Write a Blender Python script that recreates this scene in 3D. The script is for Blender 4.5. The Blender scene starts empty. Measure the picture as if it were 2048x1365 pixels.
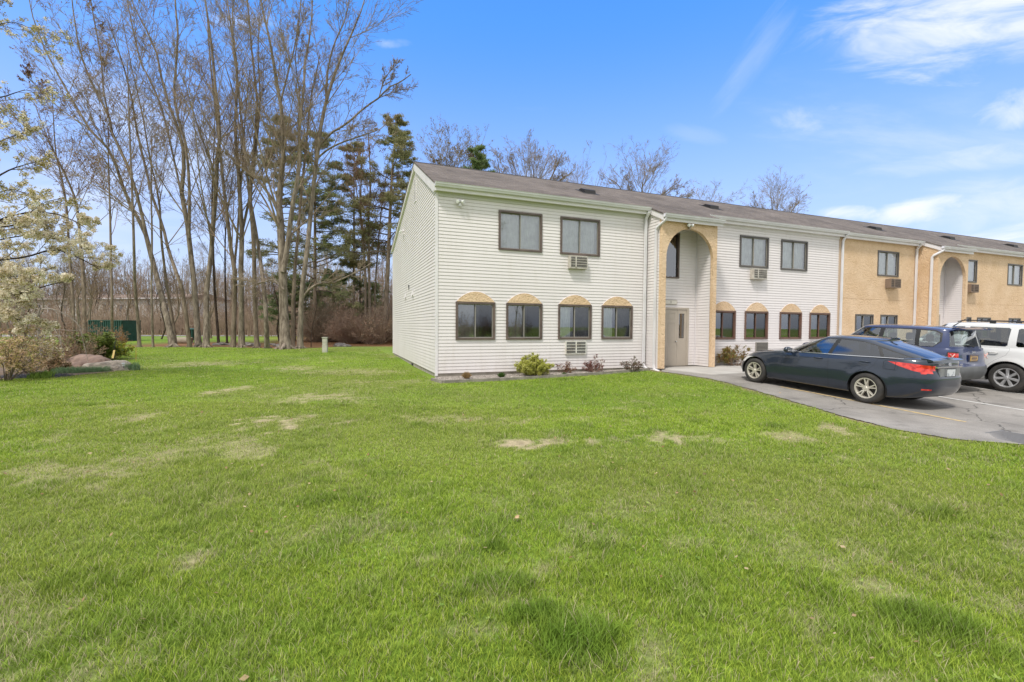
import bpy, bmesh, math, random
import numpy as np
from math import sin, cos, tan, pi, radians, sqrt, atan2, atan
from mathutils import Vector, Matrix

sc = bpy.context.scene
col = sc.collection
rs = random.Random(7)

# ------------------------------------------------------------------ camera model (metres, z up, camera at origin of x,y)
F_PX, CX, CY = 910.0, 1024.0, 682.5
PITCH, ROLL, TH = radians(1.85), radians(0.38), atan(1 / 2.6)
CAMZ = 1.55
cF = Vector((0, cos(PITCH), -sin(PITCH))); R0 = Vector((1, 0, 0)); U0 = Vector((0, sin(PITCH), cos(PITCH)))
cR = cos(ROLL) * R0 + sin(ROLL) * U0
cU = cos(ROLL) * U0 - sin(ROLL) * R0
E1 = Vector((cos(TH), sin(TH), 0)); E2 = Vector((-sin(TH), cos(TH), 0))
BC = Vector((-2.2725, 13.6, 0))          # near corner of the building on the ground


def ray(px, py):
    return cF + cR * ((px - CX) / F_PX) - cU * ((py - CY) / F_PX)


def at(px, py, Y):
    """3D point seen at photo pixel (px,py) standing Y metres away."""
    d = ray(px, py)
    d = d * (Y / d.y)
    return Vector((d.x, d.y, d.z + CAMZ))


def ab2w(a, b, z=0.0):
    p = BC + E1 * a + E2 * b
    return Vector((p.x, p.y, z))


def sstep(x, a, b):
    t = np.clip((x - a) / (b - a), 0, 1)
    return t * t * (3 - 2 * t)


def to_ab(x, y):
    dx = x - BC.x; dy = y - BC.y
    return dx * E1.x + dy * E1.y, dx * E2.x + dy * E2.y


def H(x, y):
    """ground height (world)"""
    x = np.asarray(x, float); y = np.asarray(y, float)
    a, b = to_ab(x, y)
    lawn = -0.14 * sstep(-b, 0.5, 11) + 0.03 * np.sin(x * .55 + 1) * np.sin(y * .47) * sstep(y, 2, 8)
    lot = 0.08 - 0.32 * sstep(-b, 2.4, 11.5)
    w = sstep(a, 4.6, 8.0) * sstep(-b, -3.5, -0.5)
    h = lawn * (1 - w) + lot * w
    bank = 1.5 * sstep(y, 37, 52) * sstep(x, -17, -11) * (1 - sstep(x, 0, 20))
    return h + bank


def ground(px, py):
    z = 0.0
    for _ in range(6):
        d = ray(px, py); k = (z - CAMZ) / d.z
        p = d * k
        z = float(H(p.x, p.y))
    return Vector((p.x, p.y, z))


# ------------------------------------------------------------------ object helpers
def tag(o, label=None, cat=None, group=None, kind=None):
    if label: o['label'] = label
    if cat: o['category'] = cat
    if group: o['group'] = group
    if kind: o['kind'] = kind
    return o


def empty(name, loc=(0, 0, 0), rz=0.0, parent=None):
    o = bpy.data.objects.new(name, None)
    o.empty_display_size = 0.2
    col.objects.link(o)
    o.location = loc; o.rotation_euler = (0, 0, rz)
    if parent: o.parent = parent
    return o


def mesh_obj(name, verts, faces, mats, parent=None, smooth=False, loc=None, midx=None):
    me = bpy.data.meshes.new(name)
    me.from_pydata([tuple(v) for v in verts], [], faces)
    for m in (mats if isinstance(mats, (list, tuple)) else [mats]):
        me.materials.append(m)
    if midx is not None:
        me.polygons.foreach_set('material_index', midx)
    if smooth:
        me.polygons.foreach_set('use_smooth', [True] * len(me.polygons))
    me.update()
    o = bpy.data.objects.new(name, me)
    col.objects.link(o)
    if parent: o.parent = parent
    if loc is not None: o.location = loc
    return o


def np_obj(name, V, Fq, mats, parent=None, smooth=False, loc=None, colattr=None, midx=None):
    """fast mesh from numpy: V (n,3); Fq (m,k) all faces with k corners"""
    me = bpy.data.meshes.new(name)
    n = len(V); m, k = Fq.shape
    me.vertices.add(n); me.vertices.foreach_set('co', np.ascontiguousarray(V, dtype=np.float32).ravel())
    me.loops.add(m * k); me.loops.foreach_set('vertex_index', np.ascontiguousarray(Fq, dtype=np.int32).ravel())
    me.polygons.add(m)
    me.polygons.foreach_set('loop_start', np.arange(0, m * k, k, dtype=np.int32))
    me.polygons.foreach_set('loop_total', np.full(m, k, dtype=np.int32))
    me.update(calc_edges=True)
    for mm in (mats if isinstance(mats, (list, tuple)) else [mats]):
        me.materials.append(mm)
    if midx is not None:
        me.polygons.foreach_set('material_index', np.asarray(midx, dtype=np.int32))
    if smooth:
        me.polygons.foreach_set('use_smooth', np.ones(m, dtype=bool))
    if colattr is not None:
        at_ = me.color_attributes.new('Col', 'FLOAT_COLOR', 'POINT')
        c4 = np.ones((n, 4), dtype=np.float32); c4[:, :3] = colattr
        at_.data.foreach_set('color', c4.ravel())
    me.validate()
    o = bpy.data.objects.new(name, me)
    col.objects.link(o)
    if parent: o.parent = parent
    if loc is not None: o.location = loc
    return o


class MB:
    """collects simple shapes into one mesh"""
    def __init__(s): s.v = []; s.f = []; s.m = []; s.cur = 0
    def add(s, vs, fs):
        n = len(s.v); s.v += [tuple(v) for v in vs]
        for f in fs:
            s.f.append(tuple(i + n for i in f)); s.m.append(s.cur)
        return s
    def box(s, x0, x1, y0, y1, z0, z1):
        v = [(x, y, z) for z in (z0, z1) for y in (y0, y1) for x in (x0, x1)]
        return s.add(v, [(0, 2, 3, 1), (4, 5, 7, 6), (0, 1, 5, 4), (2, 6, 7, 3), (0, 4, 6, 2), (1, 3, 7, 5)])
    def prism(s, poly, axis, c0, c1):
        """poly: list of 2D points in the other two axes (cyclic order), extruded along axis"""
        n = len(poly)
        def P(p, c):
            return {0: (c, p[0], p[1]), 1: (p[0], c, p[1]), 2: (p[0], p[1], c)}[axis]
        v = [P(p, c0) for p in poly] + [P(p, c1) for p in poly]
        f = [tuple(range(n))[::-1], tuple(range(n, 2 * n))]
        f += [(i, (i + 1) % n, n + (i + 1) % n, n + i) for i in range(n)]
        return s.add(v, f)
    def tube(s, pts, r, sides=6, cap=True):
        pts = [Vector(p) for p in pts]
        rr = r if isinstance(r, (list, tuple)) else [r] * len(pts)
        vs = []
        ref = Vector((0.31, 0.2, 0.93))
        for i, p in enumerate(pts):
            t = (pts[min(i + 1, len(pts) - 1)] - pts[max(i - 1, 0)]).normalized()
            if abs(t.dot(ref)) > .97: ref = Vector((1, 0.1, 0))
            u = t.cross(ref).normalized(); w = t.cross(u)
            for k in range(sides):
                an = 2 * pi * k / sides
                vs.append(p + (u * cos(an) + w * sin(an)) * rr[i])
        fs = []
        for i in range(len(pts) - 1):
            for k in range(sides):
                a = i * sides + k; b = i * sides + (k + 1) % sides
                fs.append((a, b, b + sides, a + sides))
        if cap:
            fs.append(tuple(range(sides))); fs.append(tuple(range((len(pts) - 1) * sides, len(pts) * sides))[::-1])
        return s.add(vs, fs)
    def lathe(s, prof, axis_o, ax='z', n=24):
        """prof: list (r,h); revolve about axis through axis_o"""
        vs = []
        o = Vector(axis_o)
        for (r, h) in prof:
            for k in range(n):
                a = 2 * pi * k / n
                if ax == 'z': vs.append(o + Vector((r * cos(a), r * sin(a), h)))
                elif ax == 'y': vs.append(o + Vector((r * cos(a), h, r * sin(a))))
                else: vs.append(o + Vector((h, r * cos(a), r * sin(a))))
        fs = []
        for i in range(len(prof) - 1):
            for k in range(n):
                a = i * n + k; b = i * n + (k + 1) % n
                fs.append((a, b, b + n, a + n))
        return s.add(vs, fs)
    def build(s, name, mats, parent=None, smooth=False, loc=None):
        o = mesh_obj(name, s.v, s.f, mats, parent, smooth, loc, midx=s.m)
        return o


# ------------------------------------------------------------------ materials
def newmat(name):
    m = bpy.data.materials.new(name); m.use_nodes = True
    nt = m.node_tree; nt.nodes.clear()
    out = nt.nodes.new('ShaderNodeOutputMaterial'); b = nt.nodes.new('ShaderNodeBsdfPrincipled')
    nt.links.new(b.outputs[0], out.inputs[0])
    return m, nt, b


def N(nt, typ, **kw):
    n = nt.nodes.new(typ)
    for k, v in kw.items():
        if k.startswith('i_'):
            n.inputs[k[2:].replace('_', ' ')].default_value = v
        else: setattr(n, k, v)
    return n


def M(name, c, rough=0.6, c2=None, scale=4.0, detail=4.0, bump=0.0, bscale=40.0, metal=0.0, spec=0.5, coat=0.0, coords='Object', ramp=(0.35, 0.65), stretch=(1, 1, 1), emit=None):
    m, nt, b = newmat(name)
    b.inputs['Roughness'].default_value = rough
    b.inputs['Metallic'].default_value = metal
    b.inputs['Specular IOR Level'].default_value = spec
    b.inputs['Coat Weight'].default_value = coat
    b.inputs['Coat Roughness'].default_value = 0.04
    b.inputs['Base Color'].default_value = (*c, 1)
    tc = mp = None
    if c2 is not None or bump:
        tc = N(nt, 'ShaderNodeTexCoord'); mp = N(nt, 'ShaderNodeMapping')
        mp.inputs['Scale'].default_value = stretch
        nt.links.new(tc.outputs[coords], mp.inputs[0])
    if c2 is not None:
        no = N(nt, 'ShaderNodeTexNoise'); no.inputs['Scale'].default_value = scale; no.inputs['Detail'].default_value = detail
        nt.links.new(mp.outputs[0], no.inputs['Vector'])
        r = N(nt, 'ShaderNodeValToRGB')
        r.color_ramp.elements[0].position = ramp[0]; r.color_ramp.elements[0].color = (*c, 1)
        r.color_ramp.elements[1].position = ramp[1]; r.color_ramp.elements[1].color = (*c2, 1)
        nt.links.new(no.outputs[0], r.inputs[0]); nt.links.new(r.outputs[0], b.inputs['Base Color'])
    if bump:
        n2 = N(nt, 'ShaderNodeTexNoise'); n2.inputs['Scale'].default_value = bscale; n2.inputs['Detail'].default_value = 3
        nt.links.new(mp.outputs[0], n2.inputs['Vector'])
        bp = N(nt, 'ShaderNodeBump'); bp.inputs['Strength'].default_value = bump; bp.inputs['Distance'].default_value = 0.02
        nt.links.new(n2.outputs[0], bp.inputs['Height']); nt.links.new(bp.outputs[0], b.inputs['Normal'])
    if emit: 
        b.inputs['Emission Color'].default_value = (*emit[0], 1); b.inputs['Emission Strength'].default_value = emit[1]
    return m


def glass_mat(name, tint=(0.8, 0.85, 0.85), refl=0.18, rough=0.0, dark=0.0, fm=1.5):
    """thin pane: mirror reflection + tinted see-through"""
    m = bpy.data.materials.new(name); m.use_nodes = True
    nt = m.node_tree; nt.nodes.clear()
    out = nt.nodes.new('ShaderNodeOutputMaterial')
    tr = nt.nodes.new('ShaderNodeBsdfTransparent'); tr.inputs[0].default_value = (*tint, 1)
    gl = nt.nodes.new('ShaderNodeBsdfGlossy'); gl.inputs['Roughness'].default_value = rough; gl.inputs[0].default_value = (.95, .97, 1, 1)
    fr = nt.nodes.new('ShaderNodeFresnel'); fr.inputs[0].default_value = 1.5
    ma = N(nt, 'ShaderNodeMath', operation='MULTIPLY_ADD'); ma.inputs[1].default_value = fm; ma.inputs[2].default_value = refl
    ma.use_clamp = True
    mix = nt.nodes.new('ShaderNodeMixShader')
    nt.links.new(fr.outputs[0], ma.inputs[0]); nt.links.new(ma.outputs[0], mix.inputs[0])
    nt.links.new(tr.outputs[0], mix.inputs[1]); nt.links.new(gl.outputs[0], mix.inputs[2])
    nt.links.new(mix.outputs[0], out.inputs[0])
    return m


def leaf_mat(name, c, c2, rough=0.6, trans=0.35, scale=1.2, attr=False):
    m = bpy.data.materials.new(name); m.use_nodes = True
    nt = m.node_tree; nt.nodes.clear()
    out = nt.nodes.new('ShaderNodeOutputMaterial')
    d = nt.nodes.new('ShaderNodeBsdfPrincipled'); d.inputs['Roughness'].default_value = rough
    d.inputs['Specular IOR Level'].default_value = 0.25
    t = nt.nodes.new('ShaderNodeBsdfTranslucent')
    mix = nt.nodes.new('ShaderNodeMixShader'); mix.inputs[0].default_value = trans
    if attr:
        cn = nt.nodes.new('ShaderNodeAttribute'); cn.attribute_name = 'Col'; src = cn.outputs['Color']
    else:
        tc = N(nt, 'ShaderNodeTexCoord'); no = N(nt, 'ShaderNodeTexNoise'); no.inputs['Scale'].default_value = scale; no.inputs['Detail'].default_value = 6
        no.inputs['Roughness'].default_value = 0.7
        nt.links.new(tc.outputs['Object'], no.inputs['Vector'])
        r = N(nt, 'ShaderNodeValToRGB'); r.color_ramp.elements[0].position = .35; r.color_ramp.elements[1].position = .65
        r.color_ramp.elements[0].color = (*c, 1); r.color_ramp.elements[1].color = (*c2, 1)
        nt.links.new(no.outputs[0], r.inputs[0]); src = r.outputs[0]
    nt.links.new(src, d.inputs['Base Color']); nt.links.new(src, t.inputs[0])
    nt.links.new(d.outputs[0], mix.inputs[1]); nt.links.new(t.outputs[0], mix.inputs[2]); nt.links.new(mix.outputs[0], out.inputs[0])
    return m


siding_m = M('siding', (0.72, 0.675, 0.665), 0.5, c2=(0.755, 0.71, 0.70), scale=.6, stretch=(1, 1, 1))
siding_side_m = siding_m
_nt = siding_m.node_tree; _b = [n for n in _nt.nodes if n.type == 'BSDF_PRINCIPLED'][0]; _src = _b.inputs['Base Color'].links[0].from_socket
_tc = N(_nt, 'ShaderNodeTexCoord'); _sp = N(_nt, 'ShaderNodeSeparateXYZ'); _nt.links.new(_tc.outputs['Object'], _sp.inputs[0])
_mp = N(_nt, 'ShaderNodeMapping'); _mp.inputs['Scale'].default_value = (3.0, 3.0, .35); _nt.links.new(_tc.outputs['Object'], _mp.inputs[0])
_no = N(_nt, 'ShaderNodeTexNoise'); _no.inputs['Scale'].default_value = 2.0; _no.inputs['Detail'].default_value = 6; _nt.links.new(_mp.outputs[0], _no.inputs['Vector'])
_mz = N(_nt, 'ShaderNodeMapRange'); _mz.inputs[1].default_value = .75; _mz.inputs[2].default_value = .10; _mz.inputs[3].default_value = .0; _mz.inputs[4].default_value = .24; _nt.links.new(_sp.outputs[2], _mz.inputs[0])
_ad = N(_nt, 'ShaderNodeMath', operation='ADD'); _nt.links.new(_no.outputs[0], _ad.inputs[0]); _nt.links.new(_mz.outputs[0], _ad.inputs[1])
_mr = N(_nt, 'ShaderNodeMapRange'); _mr.inputs[1].default_value = .52; _mr.inputs[2].default_value = .86; _mr.inputs[3].default_value = 0; _mr.inputs[4].default_value = .26; _nt.links.new(_ad.outputs[0], _mr.inputs[0])
_mx = N(_nt, 'ShaderNodeMixRGB'); _mx.inputs[2].default_value = (.52, .46, .38, 1); _nt.links.new(_mr.outputs[0], _mx.inputs[0]); _nt.links.new(_src, _mx.inputs[1]); _nt.links.new(_mx.outputs[0], _b.inputs['Base Color'])
stucco_m = None
trim_m = M('white_trim', (0.78, 0.745, 0.755), 0.45, c2=(0.71, 0.68, 0.69), scale=2.0)
gutter_m = M('gutter_metal', (0.74, 0.725, 0.745), 0.35, c2=(0.64, 0.635, 0.65), scale=1.5)
brown_m = M('brown_frame', (0.085, 0.060, 0.050), 0.45, c2=(0.145, 0.105, 0.088), scale=3)
rust_m = M('reddish_frame', (0.16, 0.085, 0.06), 0.5, c2=(0.11, 0.065, 0.05), scale=3)
bronze_m = M('bronze_frame', (0.085, 0.075, 0.07), 0.4)
sash_m = M('grey_sash', (0.27, 0.25, 0.22), 0.4)
pane_m = glass_mat('window_glass', (.82, .86, .86), 0.15)
screen_pane_m = glass_mat('screened_glass', (.48, .48, .47), 0.05, 0.04)
curtain_m = M('white_curtain', (0.78, 0.78, 0.76), 0.9, c2=(0.62, 0.62, 0.61), scale=5)
curtain_dark_m = M('dim_curtain', (0.34, 0.31, 0.30), 0.9, c2=(0.17, 0.155, 0.15), scale=4)
blind_m = M('slat_blind', (0.55, 0.50, 0.44), 0.7)
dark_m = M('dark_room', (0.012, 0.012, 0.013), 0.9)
concrete_m = M('concrete', (0.42, 0.40, 0.37), 0.85, c2=(0.33, 0.31, 0.28), scale=2.5, bump=0.3, bscale=60)
found_m = M('foundation', (0.40, 0.36, 0.30), 0.9, c2=(0.27, 0.24, 0.20), scale=3.5, stretch=(1, 1, .4), bump=0.3, bscale=30)
door_m = M('beige_door', (0.44, 0.385, 0.32), 0.5, c2=(0.40, 0.35, 0.29), scale=2)
metal_m = M('brushed_metal', (0.5, 0.5, 0.5), 0.3, metal=1.0)
grill_m = M('grille_dark', (0.03, 0.03, 0.032), 0.6)
ac_m = M('air_conditioner_case', (0.55, 0.52, 0.46), 0.55, c2=(0.42, 0.38, 0.33), scale=6)
ac_brown_m = M('air_conditioner_brown', (0.22, 0.16, 0.12), 0.6)
black_m = M('black_plastic', (0.02, 0.02, 0.02), 0.5)


def make_stucco():
    m, nt, b = newmat('tan_stucco')
    b.inputs['Roughness'].default_value = 0.85
    tc = N(nt, 'ShaderNodeTexCoord'); mp = N(nt, 'ShaderNodeMapping')
    nt.links.new(tc.outputs['Object'], mp.inputs[0])
    n1 = N(nt, 'ShaderNodeTexNoise'); n1.inputs['Scale'].default_value = 1.1; n1.inputs['Detail'].default_value = 5
    n2 = N(nt, 'ShaderNodeTexNoise'); n2.inputs['Scale'].default_value = 9; n2.inputs['Detail'].default_value = 2; n2.inputs['Distortion'].default_value = 1.5
    for n in (n1, n2): nt.links.new(mp.outputs[0], n.inputs['Vector'])
    r = N(nt, 'ShaderNodeValToRGB'); r.color_ramp.elements[0].position = .3; r.color_ramp.elements[1].position = .7
    r.color_ramp.elements[0].color = (0.63, 0.44, 0.265, 1); r.color_ramp.elements[1].color = (0.735, 0.545, 0.365, 1)
    nt.links.new(n1.outputs[0], r.inputs[0])
    # trowel ridges: thin dark crescents
    r2 = N(nt, 'ShaderNodeValToRGB')
    e = r2.color_ramp.elements; e[0].position = .0; e[0].color = (0, 0, 0, 1); e[1].position = .545; e[1].color = (0, 0, 0, 1)
    x = e.new(.575); x.color = (1, 1, 1, 1); x = e.new(.62); x.color = (0, 0, 0, 1)
    nt.links.new(n2.outputs[0], r2.inputs[0])
    n3 = N(nt, 'ShaderNodeTexNoise'); n3.inputs['Scale'].default_value = 3.0; nt.links.new(mp.outputs[0], n3.inputs['Vector'])
    mr = N(nt, 'ShaderNodeMapRange'); mr.inputs[1].default_value = .38; mr.inputs[2].default_value = .55; nt.links.new(n3.outputs[0], mr.inputs[0])
    mu = N(nt, 'ShaderNodeMath', operation='MULTIPLY'); nt.links.new(r2.outputs[0], mu.inputs[0]); nt.links.new(mr.outputs[0], mu.inputs[1])
    mx = N(nt, 'ShaderNodeMixRGB'); mx.inputs[2].default_value = (0.40, 0.24, 0.10, 1)
    mu2 = N(nt, 'ShaderNodeMath', operation='MULTIPLY'); mu2.inputs[1].default_value = .55
    nt.links.new(mu.outputs[0], mu2.inputs[0]); nt.links.new(mu2.outputs[0], mx.inputs[0]); nt.links.new(r.outputs[0], mx.inputs[1])
    nt.links.new(mx.outputs[0], b.inputs['Base Color'])
    bp = N(nt, 'ShaderNodeBump'); bp.inputs['Strength'].default_value = .9; bp.inputs['Distance'].default_value = .04
    nt.links.new(n2.outputs[0], bp.inputs['Height']); nt.links.new(bp.outputs[0], b.inputs['Normal'])
    return m


stucco_m = make_stucco()


def make_shingle():
    m, nt, b = newmat('roof_shingles')
    b.inputs['Roughness'].default_value = 0.9; b.inputs['Specular IOR Level'].default_value = 0.2
    tc = N(nt, 'ShaderNodeTexCoord'); mp = N(nt, 'ShaderNodeMapping')
    nt.links.new(tc.outputs['Object'], mp.inputs[0])
    mp.inputs['Scale'].default_value = (1, 1.1, 0)
    br = N(nt, 'ShaderNodeTexBrick'); br.inputs['Scale'].default_value = 1.0
    br.inputs['Brick Width'].default_value = .30; br.inputs['Row Height'].default_value = .14; br.inputs['Mortar Size'].default_value = .006
    br.inputs['Color1'].default_value = (0.130, 0.110, 0.098, 1); br.inputs['Color2'].default_value = (0.185, 0.158, 0.140, 1); br.inputs['Mortar'].default_value = (0.10, 0.085, 0.08, 1)
    nt.links.new(mp.outputs[0], br.inputs['Vector'])
    n1 = N(nt, 'ShaderNodeTexNoise'); n1.inputs['Scale'].default_value = .8; n1.inputs['Detail'].default_value = 6; nt.links.new(tc.outputs['Object'], n1.inputs['Vector'])
    hs = N(nt, 'ShaderNodeHueSaturation'); mr = N(nt, 'ShaderNodeMapRange'); mr.inputs[1].default_value = .3; mr.inputs[2].default_value = .7; mr.inputs[3].default_value = .75; mr.inputs[4].default_value = 1.2
    nt.links.new(n1.outputs[0], mr.inputs[0]); nt.links.new(mr.outputs[0], hs.inputs['Value']); nt.links.new(br.outputs[0], hs.inputs['Color'])
    nt.links.new(hs.outputs[0], b.inputs['Base Color'])
    bp = N(nt, 'ShaderNodeBump'); bp.inputs['Strength'].default_value = .5; bp.inputs['Distance'].default_value = .01
    nt.links.new(br.outputs['Fac'], bp.inputs['Height']); bp.invert = True; nt.links.new(bp.outputs[0], b.inputs['Normal'])
    return m


shingle_m = make_shingle()


# ------------------------------------------------------------------ camera, light, sky
cam_d = bpy.data.cameras.new('camera'); cam = bpy.data.objects.new('camera', cam_d); col.objects.link(cam)
cam_d.sensor_width = 36.0; cam_d.lens = F_PX / 2048 * 36.0; cam_d.clip_start = 0.05; cam_d.clip_end = 3000
mw = Matrix.Identity(4)
for i, v in enumerate((cR, cU, -cF)):
    mw[0][i], mw[1][i], mw[2][i] = v
mw.translation = Vector((0, 0, CAMZ))
cam.matrix_world = mw
sc.camera = cam
sc.view_settings.view_transform = 'Standard'; sc.view_settings.look = 'None'
sc.view_settings.gamma = 1.0; sc.view_settings.exposure = 0.42
sc.render.resolution_x, sc.render.resolution_y = 1024, 682

SUN_EL, SUN_AZ = radians(57), radians(-148)    # azimuth measured from +y clockwise: behind the camera, a little left
sun_d = bpy.data.lights.new('sun', 'SUN'); sun_d.energy = 2.4; sun_d.angle = radians(8); sun_d.color = (1.0, 0.955, 0.89)
sun = bpy.data.objects.new('sun', sun_d); col.objects.link(sun)
sd = Vector((sin(SUN_AZ) * cos(SUN_EL), cos(SUN_AZ) * cos(SUN_EL), sin(SUN_EL)))
sun.rotation_euler = sd.to_track_quat('Z', 'Y').to_euler()
sun.location = sd * 60

w = bpy.data.worlds.new('World'); sc.world = w; w.use_nodes = True
nt = w.node_tree; nt.nodes.clear()
out = nt.nodes.new('ShaderNodeOutputWorld'); bg = nt.nodes.new('ShaderNodeBackground')
sky = nt.nodes.new('ShaderNodeTexSky'); sky.sky_type = 'NISHITA'; sky.sun_disc = False
sky.sun_elevation = SUN_EL; sky.sun_rotation = SUN_AZ; sky.air_density = 1.0; sky.dust_density = 0.6; sky.ozone_density = 2.0
bg.inputs[1].default_value = 0.10
tc = nt.nodes.new('ShaderNodeTexCoord')
sepn = nt.nodes.new('ShaderNodeSeparateXYZ'); nt.links.new(tc.outputs['Generated'], sepn.inputs[0])


def mth(op, a, b=None, c=None, clamp=False):
    n = nt.nodes.new('ShaderNodeMath'); n.operation = op; n.use_clamp = clamp
    for i, v in enumerate((a, b, c)):
        if v is None: continue
        if isinstance(v, (int, float)): n.inputs[i].default_value = v
        else: nt.links.new(v, n.inputs[i])
    return n.outputs[0]


X, Y, Z = sepn.outputs
# deepen the blue away from the horizon, as the photograph has it
tint = nt.nodes.new('ShaderNodeMixRGB'); tint.blend_type = 'MULTIPLY'; tint.inputs[0].default_value = 1.0
tr_ = nt.nodes.new('ShaderNodeValToRGB'); nt.links.new(Z, tr_.inputs[0])
te = tr_.color_ramp.elements
te[0].position = 0.0; te[0].color = (0.90, 1.10, 1.30, 1)
te[1].position = 0.55; te[1].color = (0.84, 1.76, 2.75, 1)
x_ = te.new(0.16); x_.color = (0.92, 1.27, 1.80, 1)
nt.links.new(sky.outputs[0], tint.inputs[1]); nt.links.new(tr_.outputs[0], tint.inputs[2])
# clouds: flat layer projection so they stretch towards the horizon
zc = mth('MAXIMUM', Z, 0.03)
px_ = mth('DIVIDE', X, mth('ADD', zc, 0.12)); py_ = mth('DIVIDE', Y, mth('ADD', zc, 0.12))
cmb = nt.nodes.new('ShaderNodeCombineXYZ'); nt.links.new(px_, cmb.inputs[0]); nt.links.new(py_, cmb.inputs[1])
def cloudnoise(scale, det, rot, sx, off, dist=0.0):
    mp = nt.nodes.new('ShaderNodeMapping'); mp.inputs['Rotation'].default_value = (0, 0, rot); mp.inputs['Scale'].default_value = (sx, 1, 1)
    mp.inputs['Location'].default_value = off
    nt.links.new(cmb.outputs[0], mp.inputs[0])
    n = nt.nodes.new('ShaderNodeTexNoise'); n.inputs['Scale'].default_value = scale; n.inputs['Detail'].default_value = det; n.inputs['Roughness'].default_value = .58
    n.inputs['Distortion'].default_value = dist
    nt.links.new(mp.outputs[0], n.inputs['Vector']); return n.outputs[0]
def rng_(v, a, b):
    n = nt.nodes.new('ShaderNodeMapRange'); n.interpolation_type = 'SMOOTHSTEP'; n.inputs[1].default_value = a; n.inputs[2].default_value = b
    nt.links.new(v, n.inputs[0]); return n.outputs[0]
big = cloudnoise(0.8, 7, 0.5, 1.0, (3.1, 1.7, 0), 0.4)
wisp = cloudnoise(1.6, 8, -0.9, 0.35, (0.4, 2.2, 0), 0.6)
right = rng_(mth('SUBTRACT', X, mth('MULTIPLY', Y, 0.25)), 0.05, 0.55)       # more cloud to the right
low = mth('SUBTRACT', 1.0, rng_(Z, 0.10, 0.42))
behind = mth('SUBTRACT', 1.0, rng_(Y, 0.0, 0.42))
cover = mth('ADD', mth('MULTIPLY', right, 0.05), mth('ADD', mth('MULTIPLY', low, 0.05), mth('ADD', mth('MULTIPLY', behind, 0.62), mth('MULTIPLY', mth('MAXIMUM', rng_(Z, 0.62, 0.80), rng_(mth('ABSOLUTE', X), 0.76, 0.90)), 0.55))))  # overhead and side cloud is out of view, added for greyer fill and reflections
c1 = rng_(mth('ADD', big, cover), 0.60, 0.86)
c2_ = mth('MULTIPLY', rng_(mth('ADD', wisp, cover), 0.58, 0.95), 0.55)
cl = mth('MAXIMUM', c1, c2_)
# individual clouds of the photographed part of the sky (directions)
ysafe = mth('MAXIMUM', Y, 0.05); uu = mth('DIVIDE', X, ysafe); vv = mth('DIVIDE', Z, ysafe)
fc = nt.nodes.new('ShaderNodeCombineXYZ'); nt.links.new(uu, fc.inputs[0]); nt.links.new(vv, fc.inputs[1])
nflat, nround, ndiag = (3.2, 13.0), (6.0, 11.0), (2.2, 22.0)
for (cx_, cy_, rx_, ry_, rot_, st_, nn_) in ((1905, 55, 300, 85, .10, .92, nflat), (1500, 110, 120, 30, .95, .17, ndiag), (1600, 238, 75, 24, .1, .42, nround), (1385, 272, 60, 16, -.2, .12, nflat),
        (1690, 425, 62, 15, 0, .95, nround), (1835, 415, 85, 24, .2, .95, nround), (2030, 215, 90, 34, .2, .60, nround), (1950, 310, 220, 26, .12, .45, nflat), (1980, 400, 200, 50, .1, .45, nflat),
        (500, 55, 80, 18, 0, .40, nround), (250, 225, 150, 60, -.5, .55, nflat), (380, 330, 200, 90, 0, .35, nflat), (790, 100, 36, 10, 0, .35, nround), (150, 420, 200, 90, 0, .35, nflat)):
    u0, v0 = (cx_ - 1024) / 910, (652 - cy_) / 910; c_, s_ = cos(rot_), sin(rot_)
    du = mth('SUBTRACT', uu, u0); dv = mth('SUBTRACT', vv, v0)
    a_ = mth('MULTIPLY', mth('ADD', mth('MULTIPLY', du, c_), mth('MULTIPLY', dv, s_)), 910 / rx_)
    b_ = mth('MULTIPLY', mth('SUBTRACT', mth('MULTIPLY', dv, c_), mth('MULTIPLY', du, s_)), 910 / ry_)
    d2 = mth('ADD', mth('MULTIPLY', a_, a_), mth('MULTIPLY', b_, b_))
    env = mth('MULTIPLY', mth('SUBTRACT', 1.0, mth('MULTIPLY', d2, .8)), .42)
    fc_ = nt.nodes.new('ShaderNodeCombineXYZ'); nt.links.new(mth('MULTIPLY', a_, rx_ / 910 * nn_[0]), fc_.inputs[0]); nt.links.new(mth('MULTIPLY', b_, ry_ / 910 * nn_[1]), fc_.inputs[1]); fc_.inputs[2].default_value = cx_ * .01
    no_ = nt.nodes.new('ShaderNodeTexNoise'); no_.inputs['Scale'].default_value = 1.0; no_.inputs['Detail'].default_value = 5; no_.inputs['Roughness'].default_value = .62; no_.inputs['Distortion'].default_value = .8; nt.links.new(fc_.outputs[0], no_.inputs['Vector'])
    m_ = mth('MULTIPLY', rng_(mth('ADD', env, mth('MULTIPLY', no_.outputs[0], 1.5)), 0.66, 1.42), st_ * .92)
    cl = mth('MAXIMUM', cl, mth('MULTIPLY', m_, rng_(Y, 0.05, 0.2)))
cl = mth('MULTIPLY', cl, rng_(Z, 0.0, 0.05))
haze = mth('MULTIPLY', mth('SUBTRACT', 1.0, rng_(Z, -0.05, 0.58)), 0.74)
cmix = nt.nodes.new('ShaderNodeMixRGB'); nt.links.new(haze, cmix.inputs[0]); nt.links.new(tint.outputs[0], cmix.inputs[1]); cmix.inputs[2].default_value = (5.7, 6.05, 7.7, 1)
c3 = nt.nodes.new('ShaderNodeMixRGB'); nt.links.new(cl, c3.inputs[0]); nt.links.new(cmix.outputs[0], c3.inputs[1]); c3.inputs[2].default_value = (8.0, 8.2, 8.6, 1)
nt.links.new(c3.outputs[0], bg.inputs[0]); nt.links.new(bg.outputs[0], out.inputs[0])
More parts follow.
